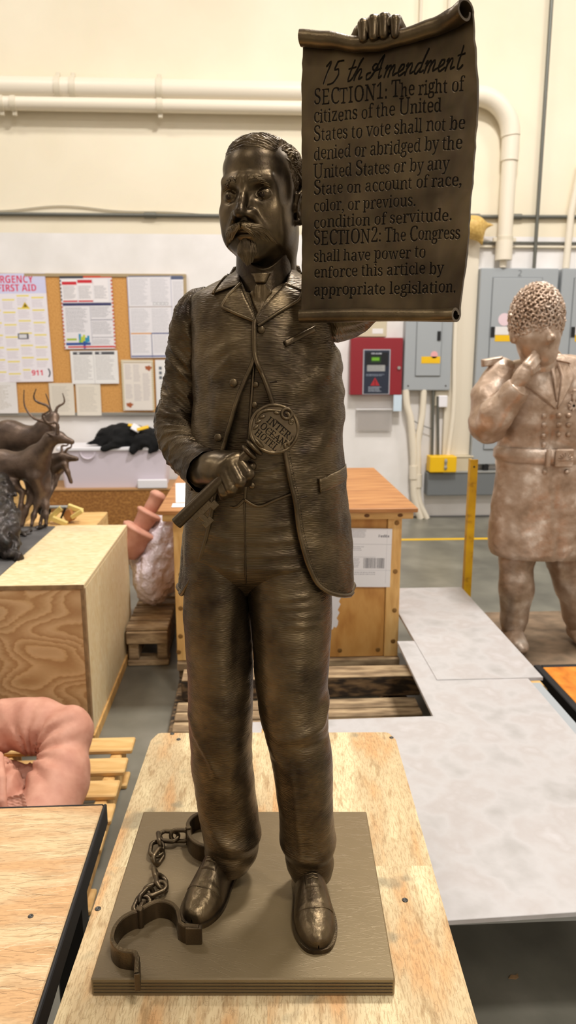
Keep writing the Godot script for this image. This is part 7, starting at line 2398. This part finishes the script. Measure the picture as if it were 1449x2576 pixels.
	for x in [-0.45, 0.0, 0.45]: plank(Vector3(x, 0.012, -0.08), Vector3(0.10, 0.024, 1.40), M.old_wood, pt, "bottom_board")
# ================================================================ the other sculptures
func clay_mat() -> StandardMaterial3D:
	if not M.has("clay"):
		M.clay = grainy(noise_tex(91, 0.01, [[0.0, Color(0.73, 0.50, 0.41)], [0.5, Color(0.78, 0.56, 0.465)], [1.0, Color(0.82, 0.61, 0.515)]], 512), Vector3(2.5, 2.5, 2.5), 0.68, noise_tex(92, 0.04, [], 512), 0.05)
	return M.clay

func build_soldier() -> void:
	var metal := grainy(noise_tex(95, 0.012, [[0.0, Color(0.56, 0.46, 0.37)], [0.35, Color(0.68, 0.58, 0.49)], [0.62, Color(0.73, 0.64, 0.56)], [0.8, Color(0.83, 0.76, 0.69)], [1.0, Color(0.92, 0.87, 0.82)]], 512, FastNoiseLite.TYPE_SIMPLEX_SMOOTH, FastNoiseLite.FRACTAL_FBM, 5, 20.0), Vector3(1.3, 1.3, 1.3), 0.42, noise_tex(96, 0.03, [], 512), 0.25)
	metal.metallic = 0.4
	var t := thing("soldier_statue", "pinkish brown unfinished metal statue of a soldier in a belted coat, hand at his mouth", "statue", Vector3(1.45, 0.062, -3.47))
	var o := -t.position
	var TAB := [
		[1.500, 1.445, 0.055, -3.47, 0.060, 0.075, 0.95], [1.490, 1.445, 0.110, -3.47, 0.075, 0.095, 0.95], [1.470, 1.445, 0.210, -3.47, 0.090, 0.110, 0.95], [1.440, 1.445, 0.285, -3.47, 0.105, 0.12, 0.92], [1.400, 1.450, 0.285, -3.47, 0.125, 0.13, 0.9],
		[1.300, 1.455, 0.262, -3.47, 0.150, 0.14, 0.9], [1.200, 1.455, 0.252, -3.47, 0.155, 0.14, 0.9], [1.100, 1.458, 0.262, -3.47, 0.150, 0.14, 0.9], [1.030, 1.458, 0.268, -3.47, 0.148, 0.14, 0.9], [0.960, 1.460, 0.270, -3.47, 0.152, 0.145, 0.9],
		[0.800, 1.465, 0.290, -3.47, 0.165, 0.16, 0.9], [0.650, 1.468, 0.298, -3.47, 0.172, 0.17, 0.9], [0.560, 1.468, 0.290, -3.47, 0.172, 0.17, 0.9], [0.535, 1.468, 0.280, -3.47, 0.165, 0.165, 0.9]]
	var dsp := func(q: Vector3, _o: Vector3, _a: float) -> float:
		var d := 0.010 * noise.get_noise_3d(q.x * 4, q.y * 4, q.z * 4) + 0.003 * noise.get_noise_3d(q.x * 16, q.y * 16, q.z * 16)
		if q.z > -3.4:
			d -= 0.016 * exp(-pow((q.x - 1.396 - (1.07 - q.y) * 0.11) / 0.008, 2.0)) * smoothstep(1.24, 1.18, q.y)
		return d
	var full := func(_y): return [0.0, TAU]
	var coat := MB.new()
	coat.add(skin(TAB, 1.50, 0.535, 110, 110, full, dsp, true), Transform3D(Basis(), o))
	var cn := part("coat", coat, metal, t)
	var cz := func(x: float, y: float) -> float: return ring_z(TAB, x, y)
	# places read off at the figure's middle, brought forward to the front of the coat
	var near := func(q: Vector2) -> Vector2: return Vector2(q.x * 0.961, 1.5 + (q.y - 1.5) * 0.961)
	var pl := func(A: Array, B: Array, h: float, called: String, parent: Node3D) -> void:
		var mb := MB.new()
		mb.add(pad(A.map(near), B.map(near), cz, h, 12, 18), Transform3D(Basis(), o))
		part(called, mb, metal, parent)
	# trousers, shoes
	var L := Blob.new()
	L.chain([Vector3(1.345, 0.62, -3.46), Vector3(1.310, 0.52, -3.45), Vector3(1.312, 0.36, -3.44), Vector3(1.318, 0.20, -3.455), Vector3(1.320, 0.165, -3.46)], [0.105, 0.088, 0.080, 0.066, 0.064], 0.02)
	L.chain([Vector3(1.560, 0.62, -3.46), Vector3(1.555, 0.52, -3.45), Vector3(1.600, 0.36, -3.44), Vector3(1.655, 0.20, -3.455), Vector3(1.660, 0.175, -3.46)], [0.105, 0.094, 0.085, 0.072, 0.070], 0.02)
	L.use_ripple = true
	L.ripple = func(p: Vector3) -> float: return 0.010 * noise.get_noise_3d(p.x * 9, p.y * 6, p.z * 9)
	var lm := MB.new()
	lm.add(L.build(0.014), Transform3D(Basis(), o))
	part("trousers", lm, metal, t)
	for q in [[Vector3(1.318, 0, -3.47), Vector3(1.305, 0, -3.33)], [Vector3(1.655, 0, -3.47), Vector3(1.668, 0, -3.32)]]:
		var S := Blob.new()
		var a: Vector3 = q[0]
		var b: Vector3 = q[1]
		S.cap(a + Vector3(0, 0.125, 0), b + Vector3(0, 0.103, 0), 0.055, 0.036, 0.02)
		S.egg((a + b) * 0.5 + Vector3(0, 0.095, 0.02), Vector3(0.048, 0.033, 0.10), 0.02)
		S.egg(Vector3(a.x, -0.038, a.z), Vector3(0.3, 0.1, 0.4), 0.004, true)
		var sm := MB.new()
		sm.add(S.build(0.010), Transform3D(Basis(), o))
		part("shoe", sm.rest(0.001), metal, t)
	# left and right sleeve, hand over the mouth
	for side in 2:
		var A := Blob.new()
		if side == 0:
			A.chain([Vector3(1.185, 1.420, -3.47), Vector3(1.122, 1.300, -3.45), Vector3(1.105, 1.171, -3.39)], [0.072, 0.080, 0.076], 0.03)
			A.chain([Vector3(1.105, 1.171, -3.39), Vector3(1.115, 1.232, -3.30), Vector3(1.164, 1.331, -3.24)], [0.078, 0.072, 0.056], 0.03)
		else:
			A.chain([Vector3(1.720, 1.420, -3.47), Vector3(1.775, 1.280, -3.46), Vector3(1.79, 1.13, -3.42), Vector3(1.76, 0.98, -3.36)], [0.080, 0.085, 0.075, 0.055], 0.03)
		A.use_ripple = true
		A.ripple = func(p: Vector3) -> float: return 0.013 * noise.get_noise_3d(p.x * 9 + 4, p.y * 9, p.z * 9)
		var am := MB.new()
		am.add(A.build(0.013), Transform3D(Basis(), o))
		part("sleeve", am, metal, t)
	var cu := MB.new()
	cu.tube([Vector3(1.146, 1.302, -3.255) + o, Vector3(1.166, 1.336, -3.235) + o, Vector3(1.179, 1.359, -3.222) + o], [0.056, 0.063, 0.054], 22, false, 1.0, Vector3(0, 0, 1))
	part("cuff", cu, metal, t)
	var H := Blob.new()
	H.cap(Vector3(1.240, 1.320, -3.235), Vector3(1.272, 1.385, -3.215), 0.036, 0.036, 0.02)
	H.egg(Vector3(1.287, 1.410, -3.205), Vector3(0.042, 0.058, 0.030), 0.02, false, Basis(Vector3(0, 0, 1), -0.55))
	var f0 := [Vector3(1.285, 1.455, -3.195), Vector3(1.300, 1.447, -3.185), Vector3(1.313, 1.432, -3.183), Vector3(1.318, 1.415, -3.190)]
	var f1 := [Vector3(1.335, 1.505, -3.225), Vector3(1.345, 1.490, -3.215), Vector3(1.352, 1.468, -3.215), Vector3(1.350, 1.445, -3.220)]
	var f2 := [Vector3(1.372, 1.520, -3.265), Vector3(1.382, 1.500, -3.258), Vector3(1.384, 1.474, -3.255), Vector3(1.376, 1.450, -3.255)]
	for k in 4:
		H.cap(f0[k], f1[k], 0.014, 0.012, 0.006)
		H.cap(f1[k], f2[k], 0.012, 0.009, 0.005)
	H.cap(Vector3(1.292, 1.400, -3.22), Vector3(1.345, 1.420, -3.245), 0.016, 0.012, 0.008)
	H.cap(Vector3(1.345, 1.420, -3.245), Vector3(1.378, 1.432, -3.262), 0.012, 0.010, 0.005)
	var hm := MB.new()
	hm.add(H.build(0.006), Transform3D(Basis().scaled(Vector3.ONE * 0.93), o + Vector3(0, 0.105, -0.2325)))
	part("hand", hm, metal, t)
	# head bowed so that the curly hair shows
	var D := Blob.new()
	D.egg(Vector3(1.326, 1.660, -3.350), Vector3(0.112, 0.150, 0.120), 0.02)
	D.egg(Vector3(1.332, 1.560, -3.315), Vector3(0.090, 0.100, 0.088), 0.05)
	D.egg(Vector3(1.350, 1.490, -3.290), Vector3(0.055, 0.045, 0.050), 0.04)
	D.cap(Vector3(1.345, 1.530, -3.40), Vector3(1.400, 1.440, -3.44), 0.075, 0.080, 0.04)
	D.cap(Vector3(1.345, 1.600, -3.235), Vector3(1.352, 1.570, -3.212), 0.012, 0.017, 0.02)
	D.egg(Vector3(1.222, 1.585, -3.35), Vector3(0.016, 0.038, 0.024), 0.012)
	var dm := MB.new()
	var keep := D
	var headf := Transform3D(Basis().scaled(Vector3.ONE * 0.965), o + Vector3(0, 0.0525, -0.10))
	dm.add(keep.build(0.009), headf)
	var hd := part("head", dm, metal, t)
	var curls := MB.new()
	var rng := RandomNumberGenerator.new()
	rng.seed = 21
	var cap_c := headf * Vector3(1.326, 1.660, -3.350)
	for k in 480:
		var yy := 1.0 - 1.62 * (k + 0.5) / 480.0
		var ph := k * 2.399963
		var rr := sqrt(maxf(0.0, 1.0 - yy * yy))
		var n := Vector3(cos(ph) * rr, yy, sin(ph) * rr)
		if n.z > 0.30 and n.y < -0.50 and absf(n.x - 0.15) < 0.35: continue
		var q := cap_c + n * Vector3(0.108, 0.146, 0.117)
		var tn := n.cross(Vector3(0.2, 0.3, 1)).normalized()
		var bn := n.cross(tn)
		var pts := []
		var rad := rng.randf_range(0.009, 0.014)
		var spin := rng.randf() * TAU
		for s in 9:
			var a := spin + s * 0.62
			pts.append(q + (tn * cos(a) + bn * sin(a)) * rad * (1.0 - s * 0.06) + n * (0.003 + 0.0012 * s))
		curls.tube(pts, 0.0052, 5)
	part("curly_hair", curls, metal, hd)
	# lapels, belt, buttons, medals
	pl.call([Vector2(1.400, 1.490), Vector2(1.425, 1.40), Vector2(1.448, 1.255)], [Vector2(1.345, 1.470), Vector2(1.290, 1.370), Vector2(1.445, 1.245)], 0.016, "lapel", cn)
	pl.call([Vector2(1.452, 1.500), Vector2(1.470, 1.40), Vector2(1.452, 1.255)], [Vector2(1.500, 1.495), Vector2(1.540, 1.400), Vector2(1.456, 1.245)], 0.016, "lapel", cn)
	pl.call([Vector2(1.430, 1.535), Vector2(1.452, 1.47)], [Vector2(1.470, 1.530), Vector2(1.525, 1.455)], 0.024, "collar", cn)
	pl.call([Vector2(1.418, 1.46), Vector2(1.425, 1.42), Vector2(1.444, 1.28)], [Vector2(1.446, 1.46), Vector2(1.446, 1.42), Vector2(1.449, 1.28)], 0.020, "necktie", cn)
	pl.call([Vector2(1.125, 1.475), Vector2(1.225, 1.492)], [Vector2(1.130, 1.440), Vector2(1.235, 1.452)], 0.030, "shoulder_strap", cn)
	pl.call([Vector2(1.52, 1.318), Vector2(1.60, 1.322)], [Vector2(1.522, 1.285), Vector2(1.60, 1.288)], 0.016, "pocket_flap", cn)
	var bt := MB.new()
	var bp := PackedVector3Array()
	for j in 4:
		for i in 81:
			var a := TAU * i / 80.0
			var y := 1.052 - 0.070 * clampf((j - 0.5), 0.0, 2.0) / 2.0
			var r := samp(TAB, y)
			var q := ring_pt(r, a)
			var g := 0.004 if (j == 0 or j == 3) else 0.018
			q += Vector3(cos(a), 0, sin(a)) * g + Vector3(0, 0.018, 0)
			bp.append(q + o)
	bt.grid(bp, 81, 4, true)
	var bn2 := part("belt", bt, metal, t)
	var bk := MB.new()
	bk.box(Vector3(1.442, 1.032, -3.298) + o, Vector3(0.085, 0.085, 0.022), 0.006)
	for k in 9: bk.tube([Vector3(1.442, 1.025, -3.284) + o, Vector3(1.442 + 0.034 * cos(PI * k / 8.0), 1.025 + 0.034 * sin(PI * k / 8.0), -3.284) + o], 0.0028, 6)
	part("buckle", bk, metal, bn2)
	var lp := MB.new()
	lp.box(Vector3(1.368, 1.033, -3.298) + o, Vector3(0.020, 0.085, 0.018), 0.004)
	part("belt_loop", lp, metal, bn2)
	for q in [Vector2(1.397, 1.212), Vector2(1.400, 1.169), Vector2(1.402, 1.116), Vector2(1.407, 1.074), Vector2(1.464, 1.216), Vector2(1.468, 1.172), Vector2(1.470, 1.125), Vector2(1.511, 1.216), Vector2(1.514, 1.172), Vector2(1.517, 1.125), Vector2(1.420, 0.945), Vector2(1.525, 0.945)]:
		var mb := MB.new()
		var w: Vector2 = near.call(q)
		mb.ball(Vector3(w.x, w.y, cz.call(w.x, w.y) + 0.009) + o, Vector3(0.0125, 0.0125, 0.011), 12)
		part("button", mb, metal, cn)
	var md := MB.new()
	for k in 4: md.box(Vector3(1.470, 1.271, cz.call(1.470, 1.271) + 0.010) + o, Vector3(0.050, 0.012, 0.008), 0.003, Basis(Vector3(0, 0, 1), PI * k / 4.0))
	md.box(Vector3(1.476, 1.322, cz.call(1.476, 1.322) + 0.016) + o, Vector3(0.030, 0.045, 0.010), 0.004)
	part("medal", md, metal, cn)

func build_antelopes() -> void:
	var bm := plain(Color.WHITE, 0.42, 0.55)
	bm.vertex_color_use_as_albedo = true
	bm.heightmap_enabled = true
	bm.heightmap_texture = noise_tex(97, 0.03, [], 512); bm.heightmap_scale = 0.1
	bm.uv1_triplanar = true; bm.uv1_scale = Vector3(5, 5, 5)
	var lo := Color(0.055, 0.036, 0.026)
	var hi := Color(0.20, 0.135, 0.095)
	var t := thing("antelope_bronze", "dark bronze group of leaping antelopes with twisted horns at the left edge", "sculpture", Vector3(-1.10, 0.658, -3.25))
	var o := -t.position
	var put := func(called: String, mb: MB, parent: Node3D) -> MeshInstance3D:
		var m := MB.new()
		m.add(mb, Transform3D(Basis().scaled(Vector3.ONE * 1.15), o + Vector3(0, -0.225, 0)))
		m.tint(lo, hi, noise, 9.0, 40.0)
		return part(called, m, bm, parent)
	# the nearer animal
	var A := Blob.new()
	A.egg(Vector3(-1.075, 1.030, -3.22), Vector3(0.075, 0.070, 0.058), 0.03)
	A.egg(Vector3(-0.985, 1.030, -3.20), Vector3(0.085, 0.062, 0.055), 0.03)
	A.egg(Vector3(-0.925, 1.040, -3.19), Vector3(0.060, 0.078, 0.055), 0.03)
	A.cap(Vector3(-0.905, 1.075, -3.18), Vector3(-0.845, 1.150, -3.15), 0.045, 0.028, 0.03)
	A.cap(Vector3(-0.845, 1.150, -3.15), Vector3(-0.805, 1.160, -3.14), 0.027, 0.024, 0.02)
	A.cap(Vector3(-0.812, 1.158, -3.14), Vector3(-0.752, 1.140, -3.13), 0.023, 0.012, 0.015)
	A.cap(Vector3(-0.822, 1.165, -3.12), Vector3(-0.848, 1.180, -3.11), 0.009, 0.004, 0.006)
	A.chain([Vector3(-0.925, 0.985, -3.16), Vector3(-0.915, 0.930, -3.18), Vector3(-0.925, 0.870, -3.17), Vector3(-0.938, 0.820, -3.15), Vector3(-0.945, 0.782, -3.13)], [0.036, 0.024, 0.012, 0.009, 0.008], 0.02)
	A.chain([Vector3(-0.905, 0.985, -3.22), Vector3(-0.895, 0.920, -3.20), Vector3(-0.890, 0.860, -3.17), Vector3(-0.887, 0.820, -3.15), Vector3(-0.882, 0.782, -3.13)], [0.034, 0.022, 0.012, 0.009, 0.008], 0.02)
	A.chain([Vector3(-1.08, 0.995, -3.19), Vector3(-1.02, 0.950, -3.17), Vector3(-0.985, 0.920, -3.17)], [0.04, 0.022, 0.012], 0.02)
	A.chain([Vector3(-0.985, 0.920, -3.17), Vector3(-0.992, 0.860, -3.15), Vector3(-1.0, 0.782, -3.13)], [0.012, 0.010, 0.008], 0.01)
	A.chain([Vector3(-0.960, 0.960, -3.22), Vector3(-0.955, 0.890, -3.19), Vector3(-0.978, 0.830, -3.16), Vector3(-0.985, 0.782, -3.14)], [0.03, 0.014, 0.010, 0.008], 0.02)
	var a := put.call("antelope", A.build(0.0055), t) as MeshInstance3D
	var horn := func(pts: Array, r: float, parent: Node3D) -> void:
		var mb := MB.new()
		var sp := spline(pts, 8)
		var rr := []
		for k in sp.size(): rr.append(r * (1.0 - 0.75 * k / float(sp.size() - 1)) * (1.0 + 0.10 * sin(k * 1.9)))
		mb.tube(sp, rr, 8)
		put.call("horn", mb, parent)
	horn.call([Vector3(-0.822, 1.172, -3.15), Vector3(-0.828, 1.200, -3.15), Vector3(-0.863, 1.221, -3.15), Vector3(-0.911, 1.237, -3.16), Vector3(-0.941, 1.270, -3.17), Vector3(-0.950, 1.303, -3.17), Vector3(-0.946, 1.355, -3.17)], 0.0085, a)
	horn.call([Vector3(-0.809, 1.174, -3.12), Vector3(-0.804, 1.205, -3.12), Vector3(-0.812, 1.222, -3.12), Vector3(-0.842, 1.222, -3.11), Vector3(-0.858, 1.253, -3.10), Vector3(-0.822, 1.280, -3.09), Vector3(-0.836, 1.343, -3.09)], 0.0085, a)
	# the farther one looks back at us
	var Bk := Blob.new()
	Bk.egg(Vector3(-1.10, 1.130, -3.42), Vector3(0.090, 0.080, 0.06), 0.03)
	Bk.egg(Vector3(-1.000, 1.125, -3.40), Vector3(0.100, 0.060, 0.055), 0.03)
	Bk.egg(Vector3(-0.925, 1.150, -3.38), Vector3(0.055, 0.066, 0.05), 0.03)
	Bk.cap(Vector3(-0.920, 1.175, -3.38), Vector3(-0.882, 1.225, -3.36), 0.036, 0.024, 0.03)
	Bk.cap(Vector3(-0.880, 1.225, -3.36), Vector3(-0.868, 1.175, -3.31), 0.023, 0.012, 0.012)
	Bk.cap(Vector3(-0.895, 1.228, -3.36), Vector3(-0.930, 1.240, -3.36), 0.009, 0.005, 0.006)
	var bk := put.call("antelope", Bk.build(0.006), t) as MeshInstance3D
	horn.call([Vector3(-0.890, 1.240, -3.36), Vector3(-0.905, 1.272, -3.37), Vector3(-0.955, 1.292, -3.38), Vector3(-0.968, 1.315, -3.38), Vector3(-0.955, 1.350, -3.38)], 0.008, bk)
	horn.call([Vector3(-0.872, 1.240, -3.36), Vector3(-0.864, 1.268, -3.37), Vector3(-0.835, 1.290, -3.38), Vector3(-0.84, 1.33, -3.38)], 0.008, bk)
	# a third behind it, muzzle low and one leg drawn up
	var C := Blob.new()
	C.egg(Vector3(-0.94, 1.00, -3.36), Vector3(0.10, 0.055, 0.05), 0.03)
	C.cap(Vector3(-0.90, 1.03, -3.34), Vector3(-0.835, 1.052, -3.30), 0.034, 0.024, 0.02)
	C.cap(Vector3(-0.835, 1.052, -3.30), Vector3(-0.770, 1.048, -3.27), 0.022, 0.011, 0.015)
	C.chain([Vector3(-0.87, 1.00, -3.32), Vector3(-0.825, 1.022, -3.28), Vector3(-0.812, 0.990, -3.27), Vector3(-0.800, 0.945, -3.27)], [0.022, 0.015, 0.010, 0.009], 0.01)
	C.chain([Vector3(-0.88, 0.99, -3.35), Vector3(-0.885, 0.93, -3.30), Vector3(-0.905, 0.86, -3.22), Vector3(-0.912, 0.782, -3.14)], [0.026, 0.014, 0.010, 0.008], 0.01)
	var c := put.call("antelope", C.build(0.0055), t) as MeshInstance3D
	horn.call([Vector3(-0.838, 1.070, -3.30), Vector3(-0.840, 1.100, -3.31), Vector3(-0.815, 1.105, -3.31), Vector3(-0.808, 1.135, -3.31)], 0.007, c)
	horn.call([Vector3(-0.828, 1.070, -3.29), Vector3(-0.812, 1.090, -3.29), Vector3(-0.795, 1.100, -3.29), Vector3(-0.79, 1.13, -3.29)], 0.007, c)
	# the rock they leap from
	var R := Blob.new()
	R.cap(Vector3(-1.22, 0.90, -3.60), Vector3(-1.09, 0.80, -3.22), 0.050, 0.065, 0.03)
	R.cap(Vector3(-1.08, 0.81, -3.19), Vector3(-1.07, 0.72, -3.10), 0.070, 0.090, 0.03)
	R.cap(Vector3(-1.07, 0.70, -3.08), Vector3(-0.975, 0.675, -3.02), 0.055, 0.030, 0.03)
	R.cap(Vector3(-1.16, 0.68, -3.2), Vector3(-1.02, 0.668, -3.62), 0.024, 0.014, 0.02)
	R.egg(Vector3(-1.05, 0.53, -3.15), Vector3(0.6, 0.128, 0.6), 0.004, true)
	R.use_ripple = true
	R.ripple = func(p: Vector3) -> float: return 0.020 * ridge.get_noise_3d(p.x * 12, p.y * 9, p.z * 12)
	var rm := MB.new()
	rm.add(R.build(0.008), Transform3D(Basis(), o))
	rm.tint(Color(0.012, 0.010, 0.009), Color(0.07, 0.055, 0.045), noise, 12.0, 50.0)
	part("rock", rm.rest(0.001), bm, t)

func build_clay() -> void:
	var t := thing("clay_torso", "unfired pink clay torso with a bent sleeved arm on the yellowish pallet at lower left", "sculpture", Vector3(-0.80, 0.141, -2.10))
	var o := -t.position
	var S := Blob.new()
	S.cap(Vector3(-1.15, 0.325, -2.26), Vector3(-0.70, 0.335, -2.20), 0.092, 0.082, 0.03)
	S.cap(Vector3(-0.70, 0.335, -2.20), Vector3(-0.600, 0.335, -2.165), 0.082, 0.074, 0.03)
	S.egg(Vector3(-0.580, 0.352, -2.155), Vector3(0.062, 0.052, 0.062), 0.03)
	S.cap(Vector3(-0.590, 0.325, -2.150), Vector3(-0.585, 0.250, -2.02), 0.072, 0.082, 0.03)
	S.cap(Vector3(-0.585, 0.250, -2.02), Vector3(-0.610, 0.190, -1.86), 0.082, 0.088, 0.03)
	S.egg(Vector3(-0.80, 0.200, -1.985), Vector3(0.125, 0.135, 0.15), 0.025)
	S.egg(Vector3(-1.02, 0.22, -2.02), Vector3(0.16, 0.15, 0.18), 0.03)
	S.egg(Vector3(-0.72, 0.16, -1.80), Vector3(0.16, 0.12, 0.10), 0.04)
	S.cap(Vector3(-1.0, 0.19, -2.2), Vector3(-0.62, 0.17, -2.15), 0.05, 0.04, 0.03)
	# the hollow between arm and breast
	S.egg(Vector3(-0.695, 0.285, -2.075), Vector3(0.040, 0.060, 0.040), 0.014, true)
	S.egg(Vector3(-0.8, 0.02, -2.0), Vector3(0.9, 0.121, 0.9), 0.004, true)
	S.use_ripple = true
	var crook := Vector3(-0.700, 0.300, -2.080)
	S.ripple = func(p: Vector3) -> float:
		var q := p - crook
		var w := q.z * 0.8 - q.y * 0.6
		var far := Vector2(q.x, w).length()
		var fan := atan2(w, q.x) * 13.0 + 2.2 * noise.get_noise_3d(p.x * 6.0, p.y * 6.0, p.z * 6.0) + far * 4.0
		var d := 0.015 * pow(0.5 + 0.5 * cos(fan), 1.5) * smoothstep(0.01, 0.05, far) * exp(-pow(far / 0.17, 2.0)) - 0.004
		# a few creases lie across the sleeve further left
		d += 0.011 * pow(0.5 + 0.5 * cos(q.x * 42.0 + q.y * 55.0 + 2.0 * noise.get_noise_3d(p.x * 5.0, p.y * 5.0, 3.0)), 3.0) * smoothstep(-0.02, -0.12, q.x) * smoothstep(0.24, 0.30, p.y)
		return d + 0.002 * noise.get_noise_3d(p.x * 9, p.y * 9, p.z * 9)
	var m := MB.new()
	m.add(S.build(0.0085), Transform3D(Basis(), o))
	var body := part("torso", m.rest(0.001), clay_mat(), t)
	# fingers, and the lace cloth below them
	var F := Blob.new()
	for k in 4:
		var x := -0.800 + k * 0.028
		F.chain([Vector3(x - 0.030, 0.352, -1.990), Vector3(x + 0.004, 0.330, -1.905), Vector3(x + 0.020, 0.295, -1.852), Vector3(x + 0.034, 0.265, -1.838)], [0.015, 0.0145, 0.0135, 0.011], 0.006)
	F.egg(Vector3(-0.83, 0.338, -2.0), Vector3(0.075, 0.03, 0.05), 0.02)
	var fm := MB.new()
	fm.add(F.build(0.0055), Transform3D(Basis(), o))
	part("hand", fm, clay_mat(), t)
	var lace := MB.new()
	var lp := PackedVector3Array()
	var A := Vector3(-0.790, 0.290, -1.845)
	for j in 31:
		for i in 31:
			var u := i / 30.0
			var v := j / 30.0
			var q := A + Vector3(0.150, 0.012, -0.03) * u + Vector3(0.035, -0.070, 0.055) * v
			var g := 0.003 * (1.0 if (i % 3 == 0) != (j % 3 == 0) else 0.0) + (0.006 if i < 2 or j < 2 or i > 28 or j > 28 else 0.0)
			lp.append(q + Vector3(0, 0.6, 0.8) * (g + 0.012 * sin(PI * u) * sin(PI * v)) + o)
	lace.grid(lp, 31, 31, false, Vector3.INF, Vector3(0, 0.6, 0.8))
	part("lace_cloth", lace, clay_mat(), t)
